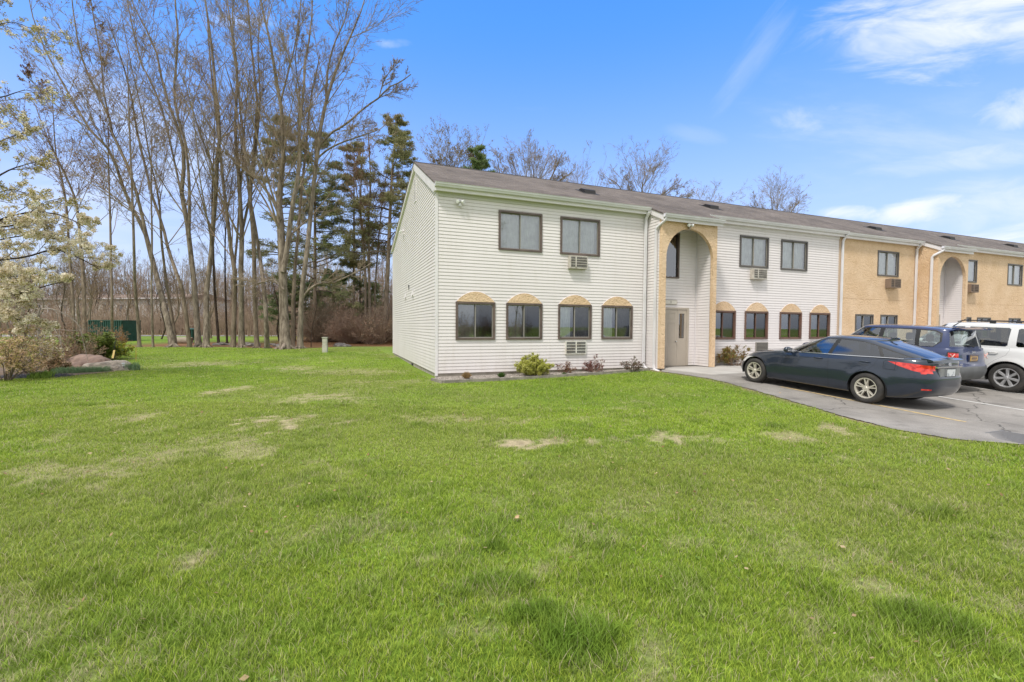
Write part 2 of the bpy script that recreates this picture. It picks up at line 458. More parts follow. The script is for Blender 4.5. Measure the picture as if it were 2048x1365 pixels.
# ================================================================== THE BUILDING
bld = empty('apartment_building', (BC.x, BC.y, 0), TH)
tag(bld, 'long two-storey apartment building, white clapboard then tan stucco, with arched entries', 'building')
A_END, B_BACK = 46.0, 11.1
Z_EAVE, SL, RB, RZ = 5.75, 0.4816, 3.6, 7.58     # roof line: z = Z_EAVE + SL*(b+.2)
SLB = 0.265
EXPO = 0.1016


def siding(mb, u0, u1, z0, z1, holes, place, limits=None):
    n = int(math.ceil((z1 - z0) / EXPO))
    zs_h = sorted({z for h in holes for z in (h[2], h[3])})
    for i in range(n):
        za = z0 + i * EXPO; zb = min(za + EXPO, z1)
        if zb - za < .004: continue
        br = [za] + [z for z in zs_h if za + 1e-4 < z < zb - 1e-4] + [zb]
        for s, t in zip(br[:-1], br[1:]):
            zm = (s + t) / 2
            lo_s, hi_s = (u0, u1) if limits is None else limits(s)
            lo_t, hi_t = (u0, u1) if limits is None else limits(t)
            if limits is not None and hi_s - lo_s < .02: continue
            if limits is not None and hi_t < lo_t: lo_t = hi_t = (lo_t + hi_t) / 2
            iv = [[lo_s, hi_s, lo_t, hi_t]]
            for h in holes:
                if h[2] < zm < h[3]:
                    nv = []
                    for a in iv:
                        if h[1] <= a[0] or h[0] >= a[1]: nv.append(a); continue
                        if h[0] > a[0]: nv.append([a[0], h[0], a[2], h[0]])
                        if h[1] < a[1]: nv.append([h[1], a[1], h[1], a[3]])
                    iv = nv
            o = lambda z: 0.002 + 0.013 * (1 - (z - za) / EXPO)
            g_ = .0042 if t == zb else 0.0     # open shadow groove under the next board's lip
            for a in iv:
                t2 = t - g_
                mb.add([place(a[0], s, o(s)), place(a[1], s, o(s)), place(a[3], t2, o(t2)), place(a[2], t2, o(t2))], [(0, 1, 2, 3)])
                if g_:
                    mb.add([place(a[2], t2, o(t2)), place(a[3], t2, o(t2)), place(a[3], t2, -.028), place(a[2], t2, -.028)], [(0, 1, 2, 3)])
                    mb.add([place(a[2], t2, -.028), place(a[3], t2, -.028), place(a[3], t + .001, -.028), place(a[2], t + .001, -.028)], [(0, 1, 2, 3)])
                if s == za:
                    mb.add([place(a[0], s, -.030), place(a[1], s, -.030), place(a[1], s, o(s)), place(a[0], s, o(s))], [(0, 1, 2, 3)])


front = lambda bb: (lambda u, z, o: (u, bb - o, z))
leftf = lambda aa: (lambda u, z, o: (aa - o, u, z))
rightf = lambda aa: (lambda u, z, o: (aa + o, u, z))

# ---- windows: name, a0,a1,z0,z1, frame material, style
UP = (3.94, 5.17); LO = (1.13, 2.29); LO2 = (1.10, 2.21)
WINS = [
    (1.96, 3.44, *UP, brown_m, 'sheer', 0), (4.11, 5.60, *UP, brown_m, 'sheer', 0),
    (0.60, 1.85, *LO, brown_m, 'dim', 1), (2.23, 3.47, *LO, brown_m, 'dim', 1), (4.06, 5.31, *LO, brown_m, 'mixed', 1), (5.72, 6.97, *LO, brown_m, 'mixed', 1),
    (11.93, 13.45, *UP, bronze_m, 'sheer', 0), (14.16, 15.68, *UP, bronze_m, 'sheer', 0),
    (10.54, 11.78, *LO2, rust_m, 'blind', 1), (12.27, 13.51, *LO2, rust_m, 'blind', 1), (14.18, 15.44, *LO2, rust_m, 'blind', 1), (15.93, 17.18, *LO2, rust_m, 'blind', 1),
]
TWINS = [
    (20.27, 21.80, 3.97, 5.13, bronze_m, 'sheer'), (26.74, 28.26, 3.97, 5.13, bronze_m, 'sheer'), (31.2, 32.7, 3.97, 5.13, bronze_m, 'sheer'), (36.2, 37.7, 3.97, 5.13, bronze_m, 'sheer'),
    (18.85, 20.09, 1.08, 2.20, bronze_m, 'blind'), (20.60, 21.83, 1.08, 2.20, bronze_m, 'mixed'), (26.64, 27.90, 1.08, 2.18, bronze_m, 'blind'), (28.44, 29.72, 1.08, 2.18, bronze_m, 'blind'),
    (31.5, 32.7, 1.08, 2.18, bronze_m, 'blind'), (34.5, 35.7, 1.08, 2.18, bronze_m, 'blind'),
]
P1 = (7.56, 10.00, 7.76, 9.83); P2 = (23.28, 25.72, 23.48, 25.55)
PB = -0.80
Z0 = 0.12

# white front wall, two stretches either side of the portal
mb = MB()
h1 = [(w_[0], w_[1], w_[2], w_[3]) for w_ in WINS]
siding(mb, 0.045, 7.56, Z0, 5.60, [h for h in h1 if h[0] < 7], front(0))
mb.build('front_clapboard_wall', siding_m, bld)
mb = MB()
siding(mb, 9.98, 17.70, Z0, 5.60, [h for h in h1 if h[0] > 10], front(0))
mb.build('front_clapboard_wall', siding_m, bld)


def gable_lim(z):
    lo = 0.045 if z < 5.6 else max(0.045, (z + .10 - Z_EAVE) / SL - .2)
    hi = min(B_BACK - .045, RB + (RZ - .07 - z) / SLB)
    return lo, hi


mb = MB(); siding(mb, 0, B_BACK, Z0, 7.5, [(3.62, 3.98, 6.20, 6.98)], leftf(0), gable_lim)
o = mb.build('gable_clapboard_wall', siding_m, bld)
mb = MB()   # narrow triangular-topped louvre
mb.box(-.03, .02, 3.60, 3.64, 6.20, 6.98); mb.box(-.03, .02, 3.96, 4.0, 6.20, 6.98); mb.box(-.03, .02, 3.60, 4.0, 6.16, 6.20)
for i in range(14): 
    z = 6.22 + i * .054; mb.prism([(3.64, z), (3.96, z), (3.96, z + .01), (3.64, z + .01)], 0, -.02, .02)
mb.cur = 1; mb.box(.03, .05, 3.6, 4.0, 6.2, 7.0)
mb.build('gable_louvre', [trim_m, grill_m], bld)
# back + far end walls (plain clapboard / stucco) and inner lining so no daylight leaks through
mb = MB(); mb.box(0.02, A_END, B_BACK - .06, B_BACK, 0.1, 5.55); mb.build('rear_wall', siding_m, bld)
mb = MB(); mb.prism([(0, 0), (B_BACK, 0), (B_BACK, 5.5), (3.6, 7.45), (0, 5.7)], 0, A_END - .1, A_END); mb.build('far_end_wall', stucco_m, bld)
# corner posts
mb = MB()
mb.box(-.028, .05, -.028, .045, 0.05, 5.55); mb.build('corner_post', trim_m, bld)
mb = MB(); mb.box(-.026, .045, B_BACK - .05, B_BACK + .02, 0.1, 5.5); mb.build('corner_post', trim_m, bld)
mb = MB(); mb.box(17.66, 17.73, -.035, .02, Z0, 5.6); mb.build('corner_post', M('tan_corner_trim', (.50, .38, .27), .6), bld)
# foundation strip
mb = MB()
mb.box(0.02, 7.6, 0.02, 0.2, -.35, Z0); mb.box(9.9, A_END, 0.02, .2, -.35, Z0); mb.box(0.02, .2, .2, B_BACK, -.35, Z0)
mb.box(7.6, 9.9, 0.06, .2, -.35, Z0)
mb.build('foundation', found_m, bld)

# stucco wall beyond
def wall_with_holes(mb, u0, u1, z0, z1, holes, y0, y1):
    us = sorted({u0, u1} | {h[0] for h in holes} | {h[1] for h in holes}); zs = sorted({z0, z1} | {h[2] for h in holes} | {h[3] for h in holes})
    for i in range(len(us) - 1):
        # merge vertical runs
        run = None
        for j in range(len(zs) - 1):
            um = (us[i] + us[i + 1]) / 2; zm = (zs[j] + zs[j + 1]) / 2
            inside = any(h[0] < um < h[1] and h[2] < zm < h[3] for h in holes)
            if inside:
                if run: mb.box(us[i], us[i + 1], y0, y1, run[0], run[1]); run = None
            else:
                run = (run[0], zs[j + 1]) if run else (zs[j], zs[j + 1])
        if run: mb.box(us[i], us[i + 1], y0, y1, run[0], run[1])
mb = MB()
th = [(w_[0], w_[1], w_[2], w_[3]) for w_ in TWINS] + [(23.40, 25.6, 0.1, 5.6)]
lower_t = [h for h in th]
wall_with_holes(mb, 17.73, A_END, 0.08, 2.875, [(h[0], h[1], max(h[2], .08), min(h[3], 2.875)) for h in lower_t if h[2] < 2.8], -.012, .1)
wall_with_holes(mb, 17.73, A_END, 2.887, 5.62, [(h[0], h[1], max(h[2], 2.887), h[3]) for h in lower_t if h[3] > 2.9], -.012, .1)
mb.box(17.73, 23.40, .0, .1, 2.875, 2.887); mb.box(25.6, A_END, .0, .1, 2.875, 2.887)
mb.build('stucco_wall', stucco_m, bld)


def window(a0, a1, z0, z1, fm, style, yb=0.0):
    fw = 0.06
    fr = MB()
    fr.box(a0 - .005, a0 + fw, yb - .045, yb + .07, z0, z1); fr.box(a1 - fw, a1 + .005, yb - .045, yb + .07, z0, z1)
    fr.box(a0 + fw, a1 - fw, yb - .043, yb + .07, z1 - fw, z1); fr.box(a0 + fw, a1 - fw, yb - .05, yb + .07, z0, z0 + fw * .9)
    wob = fr.build('window', fm, bld)
    am = (a0 + a1) / 2; i0, i1, j0, j1 = a0 + fw, a1 - fw, z0 + fw * .9, z1 - fw
    s = .030
    sm = sash_m if fm is brown_m or fm is bronze_m else rust_m
    def sash(u0, u1, y):
        m_ = MB()
        m_.box(u0, u0 + s, y - .012, y + .012, j0, j1); m_.box(u1 - s, u1, y - .012, y + .012, j0, j1)
        m_.box(u0 + s, u1 - s, y - .011, y + .011, j1 - s, j1); m_.box(u0 + s, u1 - s, y - .011, y + .011, j0, j0 + s)
        m_.build('sash', sm, wob)
    upper = z0 > 3
    sash(i0, am + .02, yb + .045); sash(am - .02, i1, yb + .012)
    g = MB(); g.add([(i0 + s, yb + .045, j0 + s), (am - .01, yb + .045, j0 + s), (am - .01, yb + .045, j1 - s), (i0 + s, yb + .045, j1 - s)], [(0, 1, 2, 3)])
    g.build('pane', pane_m, wob)
    g = MB(); g.add([(am + .01, yb + .012, j0 + s), (i1 - s, yb + .012, j0 + s), (i1 - s, yb + .012, j1 - s), (am + .01, yb + .012, j1 - s)], [(0, 1, 2, 3)])
    g.build('pane', pane_m if upper else screen_pane_m, wob)
    # interior shell
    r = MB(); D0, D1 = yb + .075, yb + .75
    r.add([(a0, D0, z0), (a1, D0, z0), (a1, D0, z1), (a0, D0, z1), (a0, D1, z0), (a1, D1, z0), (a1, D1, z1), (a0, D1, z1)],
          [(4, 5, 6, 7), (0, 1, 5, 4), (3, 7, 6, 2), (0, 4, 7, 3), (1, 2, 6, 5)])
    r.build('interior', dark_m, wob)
    # curtains: folded sheet
    def curtain(u0, u1, y, m, amp=.018, zlo=None):
        k = max(6, int((u1 - u0) / .022)); ph = rs.random() * 9
        vs = []
        zl = zlo if zlo is not None else z0 + .01
        for i in range(k + 1):
            u = u0 + (u1 - u0) * i / k
            yy = y + amp * sin(i * .9 + ph) + amp * .6 * sin(i * .37 + ph * 2)
            vs += [(u, yy, zl), (u, yy, z1 - .01)]
        c = MB(); c.add(vs, [(2 * i, 2 * i + 2, 2 * i + 3, 2 * i + 1) for i in range(k)])
        c.build('curtain', m, wob, smooth=True)
    y = yb + .12
    if style == 'sheer': curtain(a0, a1, y, curtain_m)
    elif style == 'dim': curtain(a0, am + .25 * rs.random(), y, curtain_dark_m)
    elif style == 'mixed':
        curtain(a0, a0 + (a1 - a0) * .42, y, curtain_m); curtain(a0 + (a1 - a0) * .52, a1, y + .02, curtain_dark_m)
    elif style == 'blind':
        b_ = MB()
        zz = z1 - .04; lo = z0 + (.05 if rs.random() < .5 else (z1 - z0) * .35)
        u0 = a0 if rs.random() < .4 else am
        while zz > lo:
            b_.add([(u0 + .05, y - .012, zz), (a1 - .05, y - .012, zz), (a1 - .05, y + .012, zz + .018), (u0 + .05, y + .012, zz + .018)], [(0, 1, 2, 3)]); zz -= .03
        b_.build('slat_blind', blind_m, wob)
        if u0 != a0: curtain(a0, a0 + .25, y + .03, curtain_dark_m)
    return wob


for a0, a1, z0, z1, fm, st, arch in WINS:
    wo = window(a0, a1, z0, z1, fm, st)
    if arch:   # segmental stucco cap over the window
        c = MB(); am = (a0 + a1) / 2; hw = (a1 - a0) / 2 - .02; rise = .31 if a0 < 8 else .35
        pts = []
        n = 20
        for i in range(n + 1):
            t = -1 + 2 * i / n
            pts.append((am + hw * t, z1 + .004 + rise * (1 - abs(t) ** 2.0) ** (.9)))
        if a0 < 10.6 and a0 > 10: pass
        c.prism(pts, 1, -.045, .0)
        co = c.build('arched_cap', stucco_m, bld)
        t_ = MB(); t_.tube([(p[0] * 1 + (p[0] - am) * .012, -.03, p[1] + .004) for p in pts], .009, 5)
        t_.build('cap_trim', trim_m, co)
for a0, a1, z0, z1, fm, st in TWINS:
    window(a0, a1, z0, z1, fm, st, yb=.012)


# ---- portals
def portal(P, clad):
    pa0, pa1, ia0, ia1 = P
    zt = Z_EAVE + SL * (PB + .2) - .02
    am = (ia0 + ia1) / 2; r = (ia1 - ia0) / 2; zs = 3.95
    c = MB(); y0, y1 = PB, PB + .12
    c.box(pa0, ia0, y0, y1, .13, zt); c.box(ia1, pa1, y0, y1, .13, zt)
    n = 40
    for i in range(n):
        t0 = pi - pi * i / n; t1 = pi - pi * (i + 1) / n
        x0, x1 = am + r * cos(t0), am + r * cos(t1)
        za, zb = zs + r * sin(t0), zs + r * sin(t1)
        c.add([(x0, y0, za), (x1, y0, zb), (x1, y0, zt), (x0, y0, zt), (x0, y1, za), (x1, y1, zb), (x1, y1, zt), (x0, y1, zt)],
              [(0, 1, 2, 3), (5, 4, 7, 6), (0, 4, 5, 1)])
    pf = c.build('arched_portal', stucco_m, bld)
    # outer cheeks
    lim = lambda z: (PB + .12 if z < 5.36 else max(PB + .12, (z - Z_EAVE) / SL - .2), -.005)
    if clad:
        m_ = MB(); siding(m_, 0, 0, Z0, 5.58, [], leftf(pa0 + .02), lim); m_.build('portal_side_wall', siding_m, pf)
    else:
        m_ = MB(); m_.prism([(PB + .12, .13), (-.012, .13), (-.012, 5.66), (PB + .12, 5.38)], 0, pa0, pa0 + .08); m_.build('portal_side_wall', stucco_m, pf)
    m_ = MB(); m_.prism([(PB + .12, .13), (-.012, .13), (-.012, 5.66), (PB + .12, 5.38)], 0, pa1 - .08, pa1); m_.build('portal_side_wall', stucco_m, pf)
    m_ = MB(); siding(m_, PB + .12, .0, .14, 5.2, [], leftf(ia1)); m_.build('recess_side_wall', siding_m, pf)
    m_ = MB(); siding(m_, PB + .12, .0, .14, 5.2, [], rightf(ia0)); m_.build('recess_side_wall', siding_m, pf)
    m_ = MB()
    holes = [(ia0 + .24, ia0 + 1.73, .1, 2.28), (ia0 + .28, ia0 + 1.24, 3.35, 5.0)]
    siding(m_, ia0 + .005, ia1 - .005, .14, 5.2, holes, front(.02)); m_.build('recess_back_wall', siding_m, pf)
    m_ = MB(); m_.box(ia0, ia1, PB + .13, .02, 5.2, 5.24); m_.build('recess_ceiling', trim_m, pf)
    m_ = MB(); m_.box(ia1 - .03, ia1 - .0175, -.03, .0, .14, 5.19); m_.build('recess_corner_trim', trim_m, pf)
    # entrance door set
    dx0, dx1 = ia0 + .24, ia0 + 1.73
    d = MB(); d.box(dx0, dx0 + .06, -.02, .06, .14, 2.28); d.box(dx1 - .09, dx1, -.02, .06, .14, 2.28); d.box(dx0 + .06, dx1 - .09, -.02, .06, 2.21, 2.28); d.box(dx0 + .06, dx1 - .09, -.03, .07, .13, .155)
    dob = d.build('entrance_door', door_m, bld)
    sx = ia0 + 1.20
    leaf = MB(); leaf.box(dx0 + .063, sx, .0, .04, .16, 2.205)
    for (z0_, z1_) in ((.35, .85), (1.0, 1.72), (1.86, 2.08)):
        for u0, u1 in ((dx0 + .16, dx0 + .46), (dx0 + .54, sx - .1)):
            leaf.box(u0, u1, -.006, .002, z0_, z0_ + .012); leaf.box(u0, u1, -.006, .002, z1_ - .012, z1_)
            leaf.box(u0, u0 + .012, -.0055, .002, z0_ + .012, z1_ - .012); leaf.box(u1 - .012, u1, -.0055, .002, z0_ + .012, z1_ - .012)
    leaf.build('door_leaf', door_m, dob)
    leaf = MB(); e = dx1 - .093
    leaf.box(sx + .006, sx + .09, .0, .04, .16, 2.205); leaf.box(e - .10, e, .0, .04, .16, 2.205)
    leaf.box(sx + .09, e - .10, .0, .04, .16, 1.15); leaf.box(sx + .09, e - .10, .0, .04, 2.06, 2.205)
    leaf.build('door_leaf', door_m, dob)
    g = MB(); g.add([(sx + .09, .025, 1.15), (e - .1, .025, 1.15), (e - .1, .025, 2.06), (sx + .09, .025, 2.06)], [(0, 1, 2, 3)]); g.build('door_lite', pane_m, dob)
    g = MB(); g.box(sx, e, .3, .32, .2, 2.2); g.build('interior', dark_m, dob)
    k = MB(); k.lathe([(0.001, -.075), (.026, -.07), (.03, -.055), (.018, -.035), (.012, -.02), (.028, -.004), (.028, 0)], (sx - .06, 0, 1.03), 'y', 14); k.build('door_knob', metal_m, dob, smooth=True)
    # tall fixed window above
    wx0, wx1, wz0, wz1 = holes[1]
    f = MB(); f.box(wx0, wx0 + .04, -.03, .06, wz0, wz1); f.box(wx1 - .05, wx1, -.03, .06, wz0, wz1); f.box(wx0 + .04, wx1 - .05, -.03, .06, wz0, wz0 + .05); f.box(wx0 + .04, wx1 - .05, -.03, .06, wz1 - .05, wz1)
    fo = f.build('tall_window', brown_m, bld)
    g = MB(); g.add([(wx0 + .04, .04, wz0 + .05), (wx1 - .05, .04, wz0 + .05), (wx1 - .05, .04, wz1 - .05), (wx0 + .04, .04, wz1 - .05)], [(0, 1, 2, 3)]); g.build('pane', pane_m, fo)
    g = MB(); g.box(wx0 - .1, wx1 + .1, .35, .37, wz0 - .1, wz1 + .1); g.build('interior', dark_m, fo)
    return pf


pf1 = portal(P1, True); pf2 = portal(P2, False)
# plaque with the entrance number
pq = MB()
pts = []
x0, x1, z0, z1, rr = 8.36, 8.92, 2.40, 2.55, .03
for cxx, czz, a_ in ((x1 - rr, z1 - rr, 0), (x0 + rr, z1 - rr, 90), (x0 + rr, z0 + rr, 180), (x1 - rr, z0 + rr, 270)):
    for k in range(5):
        an = radians(a_ + 22.5 * k); pts.append((cxx + rr * cos(an), czz + rr * sin(an)))
pq.prism(pts, 1, -.03, -.012); pqo = pq.build('number_plaque', M('plaque_cream', (.66, .62, .55), .5), bld)
pq = MB(); pq.tube([(p[0], -.031, p[1]) for p in pts + pts[:1]], .004, 4); pq.build('plaque_border', M('plaque_brown', (.22, .16, .1), .5), pqo)
def text_obj(s, size, mat, parent, mtx, ext=.003, name='lettering'):
    cu = bpy.data.curves.new('t', 'FONT'); cu.body = s; cu.size = size; cu.extrude = ext; cu.align_x = 'CENTER'; cu.align_y = 'CENTER'
    to = bpy.data.objects.new('t', cu); col.objects.link(to)
    dg = bpy.context.evaluated_depsgraph_get(); me = bpy.data.meshes.new_from_object(to.evaluated_get(dg))
    bpy.data.objects.remove(to); me.transform(mtx); me.materials.clear(); me.materials.append(mat)
    o = bpy.data.objects.new(name, me); col.objects.link(o); o.parent = parent
    return o
text_obj('1', .13, black_m, pqo, Matrix.Translation((8.64, -.033, 2.475)) @ Matrix.Rotation(pi / 2, 4, 'X'), name='number')

# ---- roof
def roof_pt(b): return Z_EAVE + SL * (b + .2)
mb = MB()
a0, a1 = -.10, A_END + .1
zb = RZ - SLB * (B_BACK + .2 - RB)
# top sheets + edge thickness
mb.add([(a0, -.2, Z_EAVE), (a1, -.2, Z_EAVE), (a1, RB, RZ), (a0, RB, RZ)], [(0, 1, 2, 3)])
mb.add([(a0, RB, RZ), (a1, RB, RZ), (a1, B_BACK + .2, zb), (a0, B_BACK + .2, zb)], [(0, 1, 2, 3)])
t = .05
mb.add([(a0, -.2, Z_EAVE - t), (a1, -.2, Z_EAVE - t), (a1, RB, RZ - t), (a0, RB, RZ - t)], [(3, 2, 1, 0)])
mb.add([(a0, RB, RZ - t), (a1, RB, RZ - t), (a1, B_BACK + .2, zb - t), (a0, B_BACK + .2, zb - t)], [(3, 2, 1, 0)])
mb.add([(a0, -.2, Z_EAVE - t), (a1, -.2, Z_EAVE - t), (a1, -.2, Z_EAVE), (a0, -.2, Z_EAVE)], [(0, 1, 2, 3)])
for aa in (a0, a1):
    mb.add([(aa, -.2, Z_EAVE - t), (aa, -.2, Z_EAVE), (aa, RB, RZ), (aa, RB, RZ - t), (aa, B_BACK + .2, zb), (aa, B_BACK + .2, zb - t)], [(0, 1, 2, 3), (3, 2, 4, 5)])
mb.add([(a0, B_BACK + .2, zb - t), (a1, B_BACK + .2, zb - t), (a1, B_BACK + .2, zb), (a0, B_BACK + .2, zb)], [(3, 2, 1, 0)])
for P in (P1, P2):
    x0, x1 = P[0] - .06, P[1] + .12; bb = PB - .14
    v = [(x0, bb, roof_pt(bb)), (x1, bb, roof_pt(bb)), (x1, -.2, Z_EAVE), (x0, -.2, Z_EAVE)]
    mb.add(v + [(p[0], p[1], p[2] - t) for p in v], [(0, 1, 2, 3), (7, 6, 5, 4), (0, 4, 5, 1), (1, 5, 6, 2), (3, 7, 4, 0)])
roof = mb.build('roof', shingle_m, bld)
mb = MB(); mb.prism([(RB - .12, RZ - .052), (RB, RZ + .012), (RB + .12, RZ - .025), (RB, RZ + .0)], 0, a0 - .004, a1); mb.build('ridge_cap', M('ridge_dark', (.035, .03, .032), .9), roof)
vent_m = M('vent_black', (.018, .016, .016), .6)
for (va, vb) in ((5.98, 1.55), (12.06, 1.7), (22.6, 1.6), (28.9, 1.6), (35.65, 1.7)):
    m_ = MB(); z = roof_pt(vb)
    m_.prism([(vb - .28, roof_pt(vb - .28) + .005), (vb - .25, roof_pt(vb - .25) + .13), (vb + .02, roof_pt(vb + .02) + .11), (vb + .22, roof_pt(vb + .22) + .005)], 0, va - .23, va + .23)
    m_.prism([(vb - .42, roof_pt(vb - .42) + .002), (vb - .42, roof_pt(vb - .42) + .012), (vb + .3, roof_pt(vb + .3) + .012), (vb + .3, roof_pt(vb + .3) + .002)], 0, va - .33, va + .33)
    m_.build('roof_vent', vent_m, roof)
# rake boards on the near gable
m_ = MB()
m_.prism([(-.2, Z_EAVE - .052), (RB, RZ - .052), (RB, RZ - .33), (.0, 5.50), (-.2, 5.50)], 0, -.085, -.04); m_.build('rake_board', trim_m, bld)
m_ = MB(); m_.prism([(RB, RZ - .052), (B_BACK + .2, zb - .052), (B_BACK + .2, zb - .19), (RB, RZ - .19)], 0, -.085, -.04); m_.build('rake_board', trim_m, bld)
m_ = MB(); m_.prism([(.0, 5.5), (RB, RZ - .33), (RB, RZ - .30), (.0, 5.53)], 0, -.04, .0); m_.prism([(RB, RZ - .19), (B_BACK, RZ - .19 - SLB * (B_BACK - RB)), (B_BACK, RZ - .16 - SLB * (B_BACK - RB)), (RB, RZ - .16)], 0, -.04, .0); m_.build('rake_soffit', trim_m, bld)


def eave(a0, a1, b0, ztop, name='gutter'):
    """fascia + soffit + K profile gutter along a, at roof edge b0"""
    m_ = MB()
    m_.box(a0, a1, b0 + .012, b0 + .03, ztop - .24, ztop - .055); m_.build('fascia_board', trim_m, bld)
    g = MB(); zt = ztop - .02
    prof = [(b0 + .005, zt), (b0 + .005, zt - .115), (b0 - .075, zt - .115), (b0 - .09, zt - .075), (b0 - .112, zt - .045), (b0 - .117, zt - .012), (b0 - .128, zt), (b0 - .105, zt), (b0 - .10, zt - .02), (b0 - .085, zt - .055), (b0 - .06, zt - .095), (b0 - .01, zt - .1), (b0 - .01, zt)]
    g.prism(prof, 0, a0, a1)
    # close profile ends are part of prism
    g.build(name, gutter_m, bld)


def soffit(a0, a1, b0, b1, z):
    m_ = MB(); m_.box(a0, a1, b0 + .03, b1, z - .012, z); m_.build('soffit', trim_m, bld)


eave(-.085, 7.50, -.2, Z_EAVE); soffit(-.085, 7.5, -.2, -.004, 5.545)
m_ = MB(); m_.box(.05, 7.54, -.03, -.002, 5.40, 5.533); m_.build('frieze_board', M('frieze_grey', (.55, .54, .48), .6), bld)
eave(10.12, 17.85, -.2, Z_EAVE); soffit(10.12, 17.85, -.2, -.004, 5.545)
m_ = MB(); m_.box(10.02, 17.7, -.03, -.002, 5.43, 5.533); m_.build('frieze_board', trim_m, bld)
eave(17.86, 23.20, -.2, Z_EAVE - .035); soffit(17.86, 23.2, -.2, -.014, 5.51)
eave(25.84, A_END, -.2, Z_EAVE); soffit(25.84, A_END, -.2, -.014, 5.545)
for P in (P1, P2):
    bb = PB - .14; zt = roof_pt(bb)
    eave(P[0] - .06, P[1] + .12, bb, zt); soffit(P[0] - .06, P[1] + .12, bb, PB - .002, zt - .2)
    # sloping white rake on the portal cheek
    m_ = MB(); s = .18
    m_.prism([(bb, zt - .055), (-.2, Z_EAVE - .055), (-.0, Z_EAVE + SL * .2 - .055), (-.0, Z_EAVE + SL * .2 - .055 - s), (-.2, Z_EAVE - .055 - s), (bb, zt - .055 - s)], 0, P[0] - .04, P[0] - .004); m_.build('rake_board', trim_m, bld)


def downspout(pts, w_=.075, d_=.055, sec='front'):
    """rectangular pipe through points"""
    m_ = MB()
    pts = [Vector(p) for p in pts]
    rings = []
    for i, p in enumerate(pts):
        t = (pts[min(i + 1, len(pts) - 1)] - pts[max(i - 1, 0)]).normalized()
        side = Vector((1, 0, 0)) if sec == 'front' else Vector((0, 1, 0))
        side = (side - t * side.dot(t))
        if side.length < .3: side = Vector((0, 1, 0)) - t * t.y
        side.normalize(); oth = t.cross(side)
        rings.append([p + side * w_ / 2 * sx + oth * d_ / 2 * sy for sx, sy in ((-1, -1), (-.8, -1.1), (.8, -1.1), (1, -1), (1, 1), (-1, 1))])
    vs = [q for r_ in rings for q in r_]; n = 6
    fs = [(i * n + k, i * n + (k + 1) % n, (i + 1) * n + (k + 1) % n, (i + 1) * n + k) for i in range(len(pts) - 1) for k in range(n)]
    fs += [tuple(range(n)), tuple(range((len(pts) - 1) * n, len(pts) * n))]
    m_.add(vs, fs)
    return m_.build('downspout', gutter_m, bld)


downspout([(7.44, -.26, 5.60), (7.44, -.25, 5.55), (7.44, -.12, 5.42), (7.44, -.085, 5.35), (7.44, -.07, .28), (7.45, -.09, .16), (7.50, -.2, .06), (7.62, -.75, .045)], .085, .065)
downspout([(7.58, -1.0, 5.24), (7.56, -.96, 5.16), (7.50, -.62, 4.98), (7.50, -.57, 4.9), (7.50, -.56, .25), (7.48, -.6, .1), (7.42, -.95, .045)], .075, .06, 'side')
downspout([(17.80, -.26, 5.6), (17.80, -.12, 5.42), (17.80, -.075, 5.33), (17.80, -.065, .2)], .09, .06)
downspout([(23.05, -.26, 5.56), (23.05, -.12, 5.42), (23.05, -.075, 5.33), (23.05, -.065, .2)], .10, .06)
downspout([(23.30, -1.0, 5.24), (23.28, -.96, 5.16), (23.20, -.66, 4.98), (23.20, -.60, 4.9), (23.20, -.58, .2)], .085, .065, 'side')


# ---- air conditioners
def ac(a0, a1, z0, z1, p, case, flush=False, dark=False, label=None):
    m_ = MB(); y = -p
    m_.box(a0, a1, y, .02, z0, z1)
    if not flush: m_.box(a0 - .008, a1 + .008, y - .0, -.02, z0 - .014, z0 + .004)
    o = m_.build('air_conditioner', case, bld)
    if label: o['label'] = label
    g = MB(); e = .035
    u0, u1, v0, v1 = a0 + e, a1 - e, z0 + e, z1 - e
    g.box(u0, u1, y - .004, y - .001, v0, v1); go = g.build('grille', grill_m, o)
    s = MB(); n = 4 if not dark else 6
    for i in range(1, n):
        z = v0 + (v1 - v0) * i / n; s.box(u0, u1, y - .016, y - .004, z - .008, z + .008)
    um = u0 + (u1 - u0) * (.30 if not flush else .5)
    if not dark: s.box(um - .022, um + .022, y - .018, y - .004, v0, v1)
    k = 24
    for i in range(1, k):
        u = u0 + (u1 - u0) * i / k; s.box(u - .002, u + .002, y - .008, y - .004, v0, v1)
    s.build('grille_slats', case if not dark else sash_m, o)
    return o


ac(4.40, 5.05, 3.49, 3.89, .18, ac_m, label='protruding upper air conditioner under the second window')
ac(4.32, 5.10, .63, 1.08, .07, M('ac_cream', (.68, .66, .6), .5, c2=(.5, .42, .34), scale=5, ramp=(.5, .8)), flush=True, label='flush cream air conditioner with white slats near the ground')
ac(12.50, 13.22, 3.49, 3.88, .19, ac_m)
ac(12.87, 13.53, .60, .98, .05, sash_m, flush=True, dark=True, label='dark grey flush grille low on the wall')
ac(20.86, 21.58, 3.45, 3.85, .26, ac_brown_m)
ac(27.25, 27.95, 3.45, 3.85, .26, ac_brown_m)


